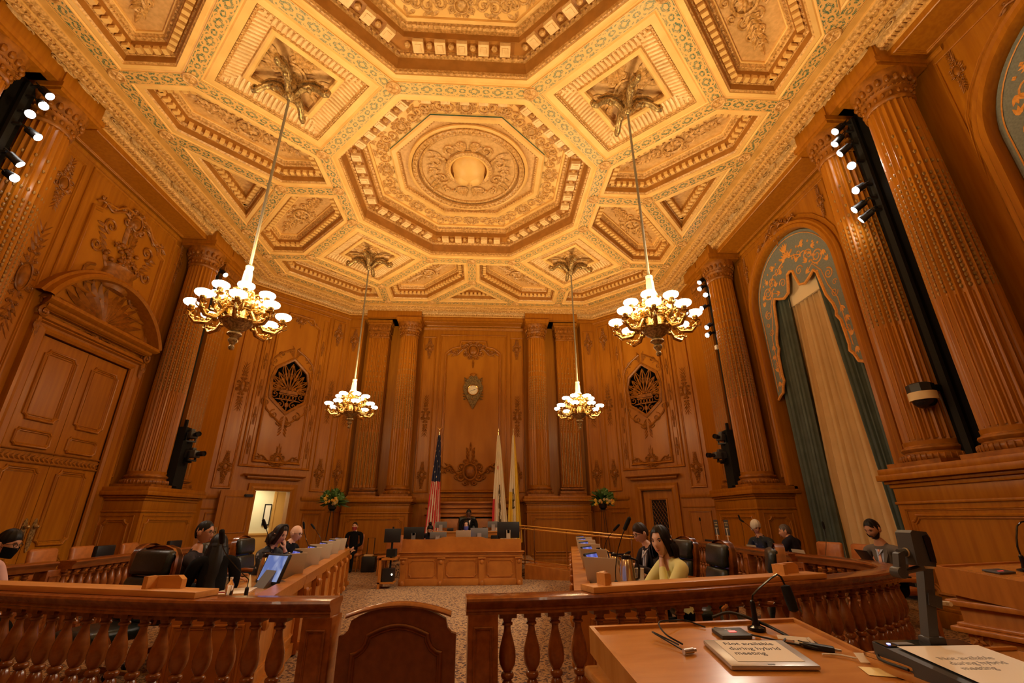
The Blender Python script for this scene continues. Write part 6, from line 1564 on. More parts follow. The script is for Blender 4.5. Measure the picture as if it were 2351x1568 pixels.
mic((5.7, 9.6, .741), (5.75, 9.6, 1.2), (5.68, 9.6, 1.5), 'microphone between the sign cards and the white-haired person', 'microphones behind the right rail', hl=.10)
mic((5.7, 9.15, .741), (5.8, 9.1, 1.15), (5.55, 9.35, 1.42), 'microphone left of the white-haired person', 'microphones behind the right rail', hl=.10)
mic((5.8, 7.45, .741), (6.0, 7.6, 1.1), (5.95, 7.55, 1.38), 'microphone on a pale arm before the green curtain', 'microphones behind the right rail', hl=.12)

# ================= foreground lectern =================
e = empty('lectern', (1.66, 2.28, 0), .10, 'large foreground lectern with a sloping lit top carrying the closed laptop', 'lectern')
hw, hd = .54, .32; zf, zn = .94, .85
def SL(u, v, h=0): return (u, v, zn + (zf - zn) * (v + hd) / (2 * hd) + h)
b = MB(); b.add([SL(-hw, -hd, -.02), SL(hw, -hd, -.02), SL(hw, hd, -.02), SL(-hw, hd, -.02), SL(-hw, -hd), SL(hw, -hd), SL(hw, hd), SL(-hw, hd)], [(3, 2, 1, 0), (4, 5, 6, 7), (0, 1, 5, 4), (1, 2, 6, 5), (2, 3, 7, 6), (3, 0, 4, 7)]); b.build('slope_board', 'podium_wood', e, None)
b = MB()
for (u0, v0, u1, v1) in ((-hw - .02, -hd, -hw, hd), (hw, -hd, hw + .02, hd), (-hw - .02, hd, hw + .02, hd + .02), (-hw - .02, -hd - .025, hw + .02, -hd)):
    b.add([SL(u0, v0, -.10), SL(u1, v0, -.10), SL(u1, v1, -.10), SL(u0, v1, -.10), SL(u0, v0, .014), SL(u1, v0, .014), SL(u1, v1, .014), SL(u0, v1, .014)], [(3, 2, 1, 0), (4, 5, 6, 7), (0, 1, 5, 4), (1, 2, 6, 5), (2, 3, 7, 6), (3, 0, 4, 7)])
b.build('raised_edge', 'podium_wood', e, None)
b = MB(); b.rbox(-hw - .0, -hd, .08, hw, hd, .84, .01); b.rbox(-hw - .05, -hd - .05, .74, hw + .05, hd + .05, .79, .015); b.rbox(-hw - .04, -hd - .04, 0, hw + .04, hd + .04, .1, .01); b.build('cabinet', 'podium_wood', e, 30)
b = MB()
for s_ in (-1, 1): frame_rect(b, -hd + .08, .18, hd - .08, .68, lambda u, v, h: (s_ * (hw + h), u, v), .05, .02)
frame_rect(b, -hw + .1, .18, hw - .1, .68, lambda u, v, h: (u, hd + h, v), .05, .02); b.build('panel_moulding', 'podium_wood', e, 30)
RZ = Matrix.Translation((1.66, 2.28, 0)) @ Matrix.Rotation(.10, 4, 'Z')
sl_ang = math.atan2(zf - zn, 2 * hd)
def on_slope(u, v, rz=0.0, dz=.0015): return RZ @ Matrix.Translation(SL(u, v, dz)) @ Matrix.Rotation(sl_ang, 4, 'X') @ Matrix.Rotation(rz, 4, 'Z')
def empty_m(name, M_, label, cat, group=None):
    o = empty(name, (0, 0, 0), 0, label, cat, group); o.matrix_world = M_; return o
def text(parent, body, size, x, y, z, mat, rot=(0, 0, 0), align='LEFT', sp=1.0):
    cu = bpy.data.curves.new('lettering', 'FONT'); cu.body = body; cu.size = size; cu.align_x = align; cu.extrude = .0002; cu.space_line = sp; cu.materials.append(MATS[mat]); cu.offset = .0004
    return text_obj(cu, parent, (x, y, z), rot)
lp_ = empty_m('closed_laptop', on_slope(.07, -.04, -.12), 'closed silver laptop lying on the foreground lectern under a printed notice', 'laptop')
b = MB(); b.rbox(-.185, -.13, 0, .185, .13, .021, .009); b.build('laptop_body', 'laptop_silver', lp_, 40)
b = MB(); b.box(-.03, -.1225, .0211, .0, -.1165, .0214); b.build('maker_mark', 'mid_grey', lp_, None)
nt_ = empty_m('printed_notice', on_slope(.07, -.04, -.12, .0235), 'white sheet reading Not available during hybrid meeting, on the closed laptop', 'notice', 'printed notices')
b = MB(); b.box(-.14, -.102, 0, .14, .108, .0008); b.build('sheet', 'paper', nt_, None)
text(nt_, 'Not available\nduring hybrid\nmeeting', .042, -.115, .058, .0010, 'ink', sp=1.15)
cb = empty_m('control_box', on_slope(.10, .19, -.05), 'small black control box with a red button behind the closed laptop', 'control box')
b = MB(); b.rbox(-.075, -.05, 0, .075, .05, .017, .004); b.build('case', 'dark_grey', cb, 30); b = MB(); b.box(-.015, -.012, .017, .02, .006, .0185); b.build('red_button', 'led_red', cb, None); text(cb, 'PUSH', .013, -.02, .02, .0172, 'paper')
fm = on_slope(.27, .24); p0 = fm @ Vector((0, 0, 0))
mk = empty_m('lectern_microphone', Matrix.Translation(p0), 'gooseneck microphone bending over the foreground lectern', 'microphone')
b = MB(); b.lathe([(.042, 0), (.042, .012), (.02, .02), (.013, .04), (.012, .12), (.006, .13)], 14); b.build('base', 'black_gloss', mk)
G0 = Vector((0, 0, .12)); b = MB(); b.tube([G0, G0 + Vector((.008, .0, .03)), G0 + Vector((.06, .02, .06)), G0 + Vector((.14, .03, .105)), G0 + Vector((.175, .03, .12)), G0 + Vector((.19, .025, .11)), G0 + Vector((.195, .01, .07))], .005, 8); b.build('gooseneck', 'black_gloss', mk)
b = MB(); b.tube([G0 + Vector((.195, .01, .075)), G0 + Vector((.195, .01, .068)), G0 + Vector((.20, .0, .01)), G0 + Vector((.202, -.01, -.038)), G0 + Vector((.202, -.01, -.045))], [.006, .022, .025, .022, .008], 12); b.build('foam_windscreen', 'black_matte', mk)
def cable(pts, r, mat, label, name='cable', group='cables on the lectern'):
    b = MB(); P_ = [Vector(p) for p in pts]; q = [P_[0] * 2 - P_[1]] + P_ + [P_[-1] * 2 - P_[-2]]; o = []
    for i in range(1, len(q) - 2):
        for k in range(5):
            t = k / 5; a, b2, c, d = q[i - 1:i + 3]; o.append(.5 * ((2 * b2) + (-a + c) * t + (2 * a - 5 * b2 + 4 * c - d) * t * t + (-a + 3 * b2 - 3 * c + d) * t ** 3))
    o.append(q[-2]); b.tube([tuple(p) for p in o], r, 6); ob = b.build(name, mat, None, 60); return tag(ob, label, 'cable', group)
S_ = lambda u, v, h=.008: tuple(RZ @ Vector(SL(u, v, h)))
cable([S_(-.2, .10), S_(-.25, .16, .03), S_(-.24, .24, .05), S_(-.14, .30, .035), S_(-.05, .34, .02), S_(.02, .28)], .004, 'black', 'thin black cable looping over the back left of the lectern')
cable([S_(-.23, .04), S_(-.27, .12, .02), S_(-.30, .18, .03), S_(-.28, .20, .02), S_(-.22, .10)], .0035, 'black', 'coiled black cable by the plug left of the closed laptop')
cable([S_(.06, .27), S_(.14, .20, .01), S_(.22, .12, .012), S_(.30, .05, .01), S_(.36, .02)], .004, 'black', 'black cable running from the microphone to the right bundle')
cable([S_(.10, .34, .03), S_(.2, .33, .05), S_(.30, .24, .03), S_(.33, .14, .02), S_(.35, .05, .012), S_(.44, -.02)], .0075, 'black', 'thick black cable arching over the right rear edge of the lectern')
cable([S_(.25, .05), S_(.33, .09, .02), S_(.42, .05, .01), S_(.38, -.02, .012), S_(.32, .02, .02)], .005, 'black', 'short tangled black cable right of the closed laptop')
cable([S_(.36, -.06), S_(.42, -.08, .01), S_(.47, -.12, .01)], .004, 'white_plastic', 'short white cable leading to the paper tag', 'cable')
ad = empty_m('cable_adapter', on_slope(.40, -.01, -.6), 'black video adapter with metal plugs right of the closed laptop', 'adapter')
b = MB(); b.rbox(-.07, -.014, 0, .05, .014, .022, .005); b.build('adapter_body', 'black', ad, 40); b = MB(); b.tube([(.05, 0, .011), (.075, 0, .011)], .006, 8); b.tube([(-.07, 0, .011), (-.1, .01, .011)], .008, 8); b.build('adapter_plug', 'steel', ad)
ad = empty_m('cable_plug', on_slope(-.22, .02, .2), 'small metal plug touching the left side of the closed laptop', 'plug')
b = MB(); b.tube([(-.025, 0, .012), (.025, 0, .012)], .011, 12); b.tube([(.025, 0, .012), (.04, 0, .012)], .007, 8); b.build('plug_body', 'steel', ad)
for u, v, w_, h_, rz, l_, m_, hh in ((.33, .07, .13, .022, -.4, 'white cable label loop among the cables', 'paper', .02), (.40, .03, .02, .06, .3, 'small upright white cable tag among the cables', 'paper', .012), (.485, -.135, .045, .045, -.2, 'small square white paper tag at the lectern edge', 'paper', .015), (.46, -.22, .10, .075, -.3, 'yellow sticky note at the right edge of the lectern', 'sticky_yellow', .0)):
    b = MB(); b.box(-w_ / 2, -h_ / 2, 0, w_ / 2, h_ / 2, .001); o = b.build('sticky_note' if 'sticky' in l_ else 'paper_tag', m_, None, None); o.matrix_world = on_slope(u, v, rz, .002 + hh) @ Matrix.Rotation(.5 if hh else 0, 4, 'X'); tag(o, l_, 'note', 'paper tags and notes on the lectern')
# side table with the document camera
e = empty('side_table', (2.55, 1.80, 0), .05, 'wooden side table right of the lectern carrying the document camera', 'table')
b = MB(); b.rbox(-.36, -.42, .86, .36, .42, .90, .006); b.rbox(-.36, -.42, .90, -.34, .42, .915, .003); b.rbox(-.36, .40, .90, .36, .42, .915, .003); b.build('tabletop', 'podium_wood', e, 30)
b = MB(); b.rbox(-.33, -.39, .05, .33, .39, .86, .01); b.build('cabinet', 'podium_wood', e, 30)
DC = Matrix.Translation((2.37, 1.93, .885)) @ Matrix.Rotation(-.02, 4, 'Z')
dc = empty_m('document_camera', DC, 'dark grey document camera with tall column and overhead head, on the side table', 'document camera')
b = MB(); b.poly([(-.24, 0), (.22, 0), (.22, .075), (-.24, .03)], -.19, .19, T=lambda u, v, h: (h, u, v)); b.build('base', 'dark_grey', dc, None)
b = MB(); b.poly([(.15, .072), (.22, .0785), (.22, .0795), (.15, .073)], -.185, .185, T=lambda u, v, h: (h, u, v)); b.build('control_panel', 'black_gloss', dc, None)
b = MB(); b.box(-.16, .17, .0745, -.15, .18, .078); b.build('indicator', 'led_blue', dc, None)
b = MB(); b.box(-.13, .155, .0725, -.06, .195, .0775); b.build('display', 'mid_grey', dc, None)
b = MB(); b.obox((.085, .19, .27), (.020, 0, -.005), (0, .02, 0), (.052, 0, .21)); b.rbox(.01, .16, .05, .085, .22, .10, .01); b.obox((.09, .19, .23), (.027, 0, -.008), (0, .026, 0), (.006, 0, .022)); b.build('column', 'dark_grey', dc, 30)
b = MB(); b.tube([(.115, .19, .22), (.14, .17, .22), (.14, .15, .22)], .009, 8); b.build('release_knob', 'cream_plastic', dc)
UP = .085
b = MB(); b.tube([(.095, .18, .27), (.02, .13, .272), (-.075, .10, .262)], .012, 10); b.v = [(q[0], q[1], q[2] + UP) for q in b.v]; b.build('lower_arm', 'dark_grey', dc)
b = MB(); b.obox((-.075, .10, .295), (.016, 0, .006), (0, .016, 0), (.010, 0, .045)); b.tube([(-.09, .075, .262), (-.09, .12, .262)], .022, 16); b.tube([(-.065, .10, .335), (-.032, .10, .338)], .016, 12); b.v = [(q[0], q[1], q[2] + UP) for q in b.v]; b.build('elbow', 'dark_grey', dc, 40)
b = MB(); b.tube([(-.036, .10, .338), (-.030, .10, .338)], .0175, 14); b.v = [(q[0], q[1], q[2] + UP) for q in b.v]; b.build('collar', 'cream_plastic', dc)
b = MB(); b.poly([(-.032, .29), (.045, .285), (.055, .31), (.058, .395), (.048, .418), (-.012, .425), (-.022, .415)], .06, .14, T=lambda u, v, h: (u, h, v)); b.v = [(q[0], q[1], q[2] + UP) for q in b.v]; b.build('camera_head', 'dark_grey', dc, None)
b = MB(); b.poly([(.026, .305), (.048, .30), (.052, .39), (.042, .408), (.024, .402)], .054, .06, T=lambda u, v, h: (u, h, v)); b.v = [(q[0], q[1], q[2] + UP) for q in b.v]; b.build('head_window', 'black_gloss', dc, None); b = MB(); b.lathe([(.015, .275), (.018, .29)], 14, (.05, .10, 0)); b.v = [(q[0], q[1], q[2] + UP) for q in b.v]; b.build('lens', 'cream_plastic', dc)
n2 = empty_m('printed_notice', DC @ Matrix.Translation((.02, -.03, .058)) @ Matrix.Rotation(math.atan2(.045, .46), 4, 'X'), 'white sheet with faint words lying on the document camera stage', 'notice', 'printed notices')
b = MB(); b.box(-.17, -.20, 0, .17, .17, .0008); b.build('sheet', 'paper', n2, None)
text(n2, 'Not available\nduring hybrid\nmeeting', .040, -.12, .03, .0012, 'ink_soft', sp=1.1)
cable([(2.17, 1.98, .905), (2.16, 2.1, .91), (2.22, 2.16, .92), (2.28, 2.12, .93)], .006, 'black', 'short black cable behind the document camera base', 'cable', 'cables on the side table')
# second lectern at the right edge
e = empty('lectern', (4.46, 3.24, 0), .26, 'tall carved wooden lectern cut off by the right picture edge', 'lectern')
hw, hd = .50, .42; zf, zn = 1.10, 1.00
b = MB(); b.add([SL(-hw, -hd, -.02), SL(hw, -hd, -.02), SL(hw, hd, -.02), SL(-hw, hd, -.02), SL(-hw, -hd), SL(hw, -hd), SL(hw, hd), SL(-hw, hd)], [(3, 2, 1, 0), (4, 5, 6, 7), (0, 1, 5, 4), (1, 2, 6, 5), (2, 3, 7, 6), (3, 0, 4, 7)]); b.build('slope_board', 'podium_wood', e, None)
b = MB()
for (u0, v0, u1, v1) in ((-hw - .02, -hd, -hw, hd), (hw, -hd, hw + .02, hd), (-hw - .02, hd, hw + .02, hd + .02), (-hw - .02, -hd - .025, hw + .02, -hd)):
    b.add([SL(u0, v0, -.16), SL(u1, v0, -.16), SL(u1, v1, -.16), SL(u0, v1, -.16), SL(u0, v0, .012), SL(u1, v0, .012), SL(u1, v1, .012), SL(u0, v1, .012)], [(3, 2, 1, 0), (4, 5, 6, 7), (0, 1, 5, 4), (1, 2, 6, 5), (2, 3, 7, 6), (3, 0, 4, 7)])
b.build('raised_edge', 'desk_wood', e, None)
b = MB(); b.rbox(-hw + .03, -hd + .03, .06, hw - .03, hd - .03, .95, .01)
for z0, z1, o_ in ((.86, .90, .05), (.70, .735, .06), (.735, .76, .03), (.60, .63, .02), (0, .1, .04)): b.rbox(-hw - o_ + .03, -hd - o_ + .03, z0, hw + o_ - .03, hd + o_ - .03, z1, .01)
b.build('cabinet', 'desk_wood', e, 30)
b = MB()
for fx in ((-1, 0), (0, -1)):
    T = (lambda u, v, h: (-(hw - .03) - h, u, v)) if fx[0] else (lambda u, v, h: (u, -(hd - .03) - h, v))
    a = (hd if fx[0] else hw) - .03
    frame_rect(b, -a + .15, .16, a - .15, .54, T, .05, .02); frame_rect(b, -a + .12, .64, a - .12, .69, T, .012, .01)
    s3 = MB(); rosette(s3, -a + .06, .66, .05, .01); rosette(s3, a - .06, .66, .05, .01); s3.ell((-a + .06, .30, 0), (.02, .2, .02), 8, 6); b.merge(s3, T)
b.build('carved_moulding', 'desk_wood', e, 30)
R2 = Matrix.Translation((4.46, 3.24, 0)) @ Matrix.Rotation(.26, 4, 'Z')
cb = empty_m('control_box', R2 @ Matrix.Translation(SL(-.22, .22, .002)) @ Matrix.Rotation(sl_ang, 4, 'X'), 'flat black control plate with a red mark on the right edge lectern', 'control box')
b = MB(); b.rbox(-.09, -.05, 0, .09, .05, .012, .003); b.build('case', 'dark_grey', cb, 30); b = MB(); b.box(-.04, -.02, .0121, .02, -.01, .013); b.build('red_button', 'led_red', cb, None)
p0 = R2 @ Vector(SL(.05, .20, .003)); mk = empty_m('lectern_microphone', Matrix.Translation(p0), 'black gooseneck microphone on the right edge lectern', 'microphone')
b = MB(); b.lathe([(.05, 0), (.05, .012), (.02, .02), (.015, .05), (.014, .1), (.006, .11)], 14); b.build('base', 'black_gloss', mk)
b = MB(); b.tube([(0, 0, .1), (.0, 0, .16), (.03, .01, .22), (.08, .02, .30), (.14, .03, .33), (.25, .04, .34)], .006, 8); b.build('gooseneck', 'black_gloss', mk)
# ================= clock, flags, flowers =================
e = empty('wall_clock', (.03, 16.975, 6.0), 0, 'ornate gilt and dark wall clock in the middle of the back panel', 'clock')
T = lambda u, v, h: (u, -h, v)
b = MB()
out = [(0, -.70), (.10, -.52), (.22, -.30), (.30, -.12), (.36, .02), (.38, .16), (.32, .26), (.28, .36), (.20, .44), (.16, .52), (.08, .58), (0, .60)]; out = out + [(-x, y) for x, y in out[-2:0:-1]]
b.poly(out, 0, .06, T=T); s1 = MB()
for m_ in (False, True):
    for (x, y, r_, a, sg) in ((.28, .1, .07, PI, 1), (.25, -.12, .06, PI, -1), (.2, .38, .06, 0, 1), (.14, -.34, .06, PI, -1), (.07, -.52, .04, PI, 1), (.1, .52, .05, 0, 1)): spiral(s1, x, y, r_, a, 1.2, .02, sg, .05, 0, m_)
    for i in range(9): leaf(s1, .24 + .02 * math.sin(i), -.3 + .09 * i, -.3 + .15 * i, .14, .03, .04, 0, m_)
b.merge(s1, T); b.build('clock_case', 'clock_bronze', e, 40)
b = MB(); s1 = MB()
for i in range(-3, 4): leaf(s1, 0, .56, PI / 2 + i * .33, .17, .02, .06)
s1.tube([(.05 * math.cos(t) + .01, -.32 + .05 * math.sin(t), .075) for t in [PI * .6 + 1.5 * PI * i / 12 for i in range(10)]], [.003, .008, .012, .014, .015, .015, .014, .012, .008, .003], 5); b.merge(s1, T); b.build('gilt_rays', 'brass_plain', e)
b = MB(); b.lathe([(.205, .06), (.22, .08), (.20, .095), (.18, .085), (.175, .07)], 32); b.v = [(p[0], -p[2], p[1]) for p in b.v]; b.v = [(p[0], p[1], p[2] + .02) for p in b.v]; b.build('bezel', 'brass', e, 40)
b = MB(); b.lathe([(.178, .072), (.0, .0725)], 32, cap=False); b.lathe([(.0, .0721), (.178, .0719)], 32, cap=False); b.v = [(p[0], -p[2], p[1] + .02) for p in b.v]; b.build('dial', 'clock_face', e)
b = MB()
for i in range(12): a = PI / 2 - 2 * PI * i / 12; b.obox((.145 * math.cos(a), -.076, .02 + .145 * math.sin(a)), (.018 * math.cos(a), 0, .018 * math.sin(a)), (0, .001, 0), (-.005 * math.sin(a), 0, .005 * math.cos(a)))
for a, l_, w_ in ((rad(12), .09, .009), (rad(-20), -.0, .006), (rad(205), .12, .006)): b.obox((l_ / 2 * math.cos(a), -.079, .02 + l_ / 2 * math.sin(a)), (l_ / 2 * math.cos(a) + .001, 0, l_ / 2 * math.sin(a)), (0, .001, 0), (-w_ * math.sin(a), 0, w_ * math.cos(a)))
b.build('clock_hands', 'ink', e, None)
def flag(x, y, z0, label, colfn, mats, finial, wd=.55):
    e = empty('flag', (x, y, z0), 0, label, 'flag', 'flags on poles behind the bench')
    b = MB(); b.tube([(0, 0, .05), (0, 0, 4.2 - z0)], .016, 8); b.lathe([(.18, 0), (.18, .03), (.05, .06), (.03, .1)], 20); b.build('flag_pole', 'brass_plain', e)
    b = MB(); zt = 4.2 - z0
    if finial == 'eagle':
        b.ell((0, 0, zt + .06), (.03, .03, .05), 8, 6)
        for s_ in (-1, 1): b.tube([(0, 0, zt + .08), (s_ * .06, 0, zt + .12), (s_ * .10, 0, zt + .16)], [.02, .018, .005], 6)
    else: b.lathe([(.008, zt), (.022, zt + .04), (.004, zt + .14)], 8)
    b.build('finial', 'brass_plain', e)
    nz, n = 60, 40; vs = []; fs = []; mi = []
    zb = .75; 
    for k in range(nz + 1):
        t = k / nz; z = zt - .12 - (zt - .12 - zb) * t; sp_ = .04 + (wd / 2 - .04) * min(1, t * 1.05) ** .9
        for i in range(n + 1):
            s_ = i / n - .5; ph = i / n * 2 * PI * 4.0 + .8 * math.sin(2.5 * t)
            vs.append((s_ * 2 * sp_ * (1 + .06 * math.sin(5 * t + 3 * s_)) + finial_off * t, -.05 - .05 * math.sin(ph) * (.3 + .7 * t), z + .02 * math.sin(ph * .5) * t))
    for k in range(nz):
        for i in range(n):
            a = k * (n + 1) + i; fs.append((a, a + 1, a + n + 2, a + n + 1)); mi.append(colfn((i + .5) / n, (k + .5) / nz))
    b = MB(); b.v = vs; b.f = fs; b.m = mi; o = b.build('flag_cloth', mats, e, 180, fix=False)
finial_off = -.05
def usa(s_, t):
    if t < .45: return 1 if (int(s_ * 13) * 7 + int(t * 40) * 3) % 9 == 0 and (int(t * 40) % 2 == 0) else 2
    return 0 if int(s_ * 11 + t * 1.5) % 2 else 1
flag(-1.02, 15.6, .0, 'flag with red and white stripes and dark starred corner, left of the bench', usa, ['flag_red', 'flag_white', 'flag_blue'], 'eagle', .50)
finial_off = .08
def cal(s_, t):
    if s_ < .16 and t > .62: return 1
    if abs(s_ - .38) < .05 and .30 < t < .33: return 1
    if .42 < s_ < .60 and .48 < t < .96 and math.sin(s_ * 40 + t * 30) * math.sin(t * 23) > -.45: return 2
    return 0
flag(.97, 15.6, .0, 'white flag with red edge and brown bear, left of the two on the right', cal, ['flag_white', 'flag_red', 'flag_brown'], 'spear', .55)
finial_off = .03
def sfo(s_, t):
    if .30 < s_ < .52 and .52 < t < .70 and math.sin(s_ * 60) * math.sin(t * 50) > -.2: return 2
    if s_ > .62: return 1
    if s_ < .34 and t > .55: return 1
    return 0
flag(1.48, 15.6, .0, 'white and yellow flag with a small dark emblem, rightmost flag', sfo, ['flag_white', 'flag_yellow', 'flag_brown'], 'spear', .46)
def bouquet(x, y, z, seed, label):
    r = random.Random(seed); e = empty('flower_arrangement', (x, y, 0), 0, label, 'flowers', 'flower arrangements on tall stands')
    b = MB()
    for k in range(3): a = 2 * PI * k / 3 + .4; b.tube([(.05 * math.cos(a), .05 * math.sin(a), z - .3), (.22 * math.cos(a), .22 * math.sin(a), .01)], .008, 6)
    b.lathe([(.12, z - .3), (.12, z - .28)], 16); b.build('stand', 'black', e)
    b = MB(); b.lathe([(.06, z - .28), (.12, z - .22), (.14, z - .1), (.12, z - .08)], 16); b.build('pot', 'black', e)
    lv = MB(); 
    for i in range(120):
        a = r.uniform(0, 2 * PI); el = r.uniform(-.15, 1.4); L_ = r.uniform(.30, .58); d = Vector((math.cos(a) * math.cos(el), math.sin(a) * math.cos(el) * .7, math.sin(el))); s_ = d * .05; up = Vector((r.uniform(-1, 1), r.uniform(-1, 1), r.uniform(-1, 1))); sd = d.cross(up).normalized(); w_ = r.uniform(.015, .05)
        c = Vector((0, 0, z - .1)); p0 = c + s_; p1 = c + d * L_ * .5 + Vector((0, 0, .04)); p2 = c + d * L_ * .8; p3 = c + d * L_ - Vector((0, 0, .05 * r.random()))
        lv.add([p0 - sd * .006, p0 + sd * .006, p1 + sd * w_, p1 - sd * w_, p2 + sd * w_ * .8, p2 - sd * w_ * .8, p3], [(0, 1, 2, 3), (3, 2, 4, 5), (5, 4, 6)], i % 2)
    for i in range(4 if seed == 1 else 2):          # round fan leaves
        a = (.5, 1.3, 2.3, 2.9)[i]; c = Vector((.28 * math.cos(a), -.08, z + .02 + .26 * math.sin(a)))
        n_ = 12; lv.add([c] + [c + Vector((.12 * math.cos(2 * PI * j / n_), .02 * math.cos(3 * j), .12 * math.sin(2 * PI * j / n_))) for j in range(n_)], [(0, j + 1, (j + 1) % n_ + 1) for j in range(n_)], 0)
    for i in range(16): a = r.uniform(-.2, PI + .2); el = r.uniform(.3, 1.2); lv.tube([(0, 0, z - .1), (.2 * math.cos(a), -.05, z + .1 + .1 * math.sin(a)), (.48 * math.cos(a) , -.08, z + .05 + .38 * math.sin(a))], [.006, .005, .002], 4, 0)
    lv.build('foliage', ['green_leaf', 'green_leaf_dark'], e, None, fix=False)
    for m_, k in (('flower_yellow', 9), ('flower_pale', 6), ('flower_orange', 4)):
        f = MB()
        for i in range(k):
            a = r.uniform(-.4, PI + .4); q = r.uniform(.08, .30); c = Vector((q * 1.1 * math.cos(a), -.20 - r.random() * .1, z - .06 + q * .8 * math.sin(a)))
            s1 = MB(); rosette(s1, 0, 0, r.uniform(.04, .065), 0, 0, 6); f.merge(s1, lambda u, v, h: (c.x + u, c.y - h, c.z + v))
        f.build('blossoms', m_, e, 40)
bouquet(-4.22, 15.45, 1.98, 1, 'green and yellow flower arrangement on a stand left of the pilasters'); bouquet(4.36, 15.45, 1.98, 2, 'yellow and white flower arrangement on a stand right of the pilasters')
# extra black office chair behind the man in the tie is covered by the members chairs
# ================= people =================
plain('skin_light', (.72, .42, .28), .5); plain('skin_tan', (.58, .28, .15), .5); plain('skin_dark', (.13, .055, .03), .5)
plain('hair_black', (.008, .006, .005), .45, spec=.25); plain('hair_brown', (.028, .014, .008), .5, spec=.25); plain('hair_white', (.62, .55, .42), .5); plain('hair_short_brown', (.07, .045, .03), .5)
plain('cloth_black', (.008, .008, .009), .9, spec=.1); plain('cloth_navy', (.014, .013, .022), .85, spec=.15); plain('cloth_suit', (.03, .024, .028), .85, spec=.15); plain('cloth_grey', (.13, .105, .085), .75)
plain('cloth_yellow', (.80, .76, .33), .85, spec=.2); plain('cloth_pink', (.70, .40, .36), .75); plain('shirt_white', (.75, .72, .72), .7); plain('shirt_blue', (.42, .47, .62), .7); plain('tie_pink', (.85, .45, .32), .6)
noisy('cloth_floral', (.012, .012, .014), (.45, .43, .42), 14, rough=.7, lo=.60, hi=.66); noisy('cloth_pattern', (.012, .014, .014), (.20, .19, .16), 22, rough=.8, lo=.6, hi=.8)
plain('lips', (.50, .17, .13), .5); plain('eye_white', (.6, .52, .45), .3); plain('scrunch', (.30, .18, .12), .5)
DG = None
def skin_body(V, E, R, mats, matfn, name, parent, sub=2):
    me = bpy.data.meshes.new('tmp'); me.from_pydata(V, E, []); o = bpy.data.objects.new('tmp', me); COL.objects.link(o)
    md = o.modifiers.new('s', 'SKIN'); md.use_smooth_shade = True; md.branch_smoothing = .6
    for i, r in enumerate(R): sv = me.skin_vertices[0].data[i]; sv.radius = (r, r) if not isinstance(r, tuple) else r; sv.use_root = (i == 0)
    sb = o.modifiers.new('u', 'SUBSURF'); sb.levels = sub; sb.render_levels = sub
    dg = bpy.context.evaluated_depsgraph_get(); dg.update(); m2 = bpy.data.meshes.new_from_object(o.evaluated_get(dg))
    bpy.data.objects.remove(o); bpy.data.meshes.remove(me)
    mb = MB(); mb.v = [tuple(v.co) for v in m2.vertices]; mb.f = [tuple(p.vertices) for p in m2.polygons]
    segs = [(Vector(V[a]), Vector(V[b_]), matfn(a, b_)) for a, b_ in E]; mb.m = []
    for f_ in mb.f:
        c = sum((Vector(mb.v[i]) for i in f_), Vector()) / len(f_); best = (1e9, 0)
        for a, b_, mi in segs:
            ab = b_ - a; t = max(0, min(1, (c - a).dot(ab) / max(1e-9, ab.length_squared))); d = (a + ab * t - c).length
            if d < best[0]: best = (d, mi)
        mb.m.append(best[1])
    bpy.data.meshes.remove(m2); return mb
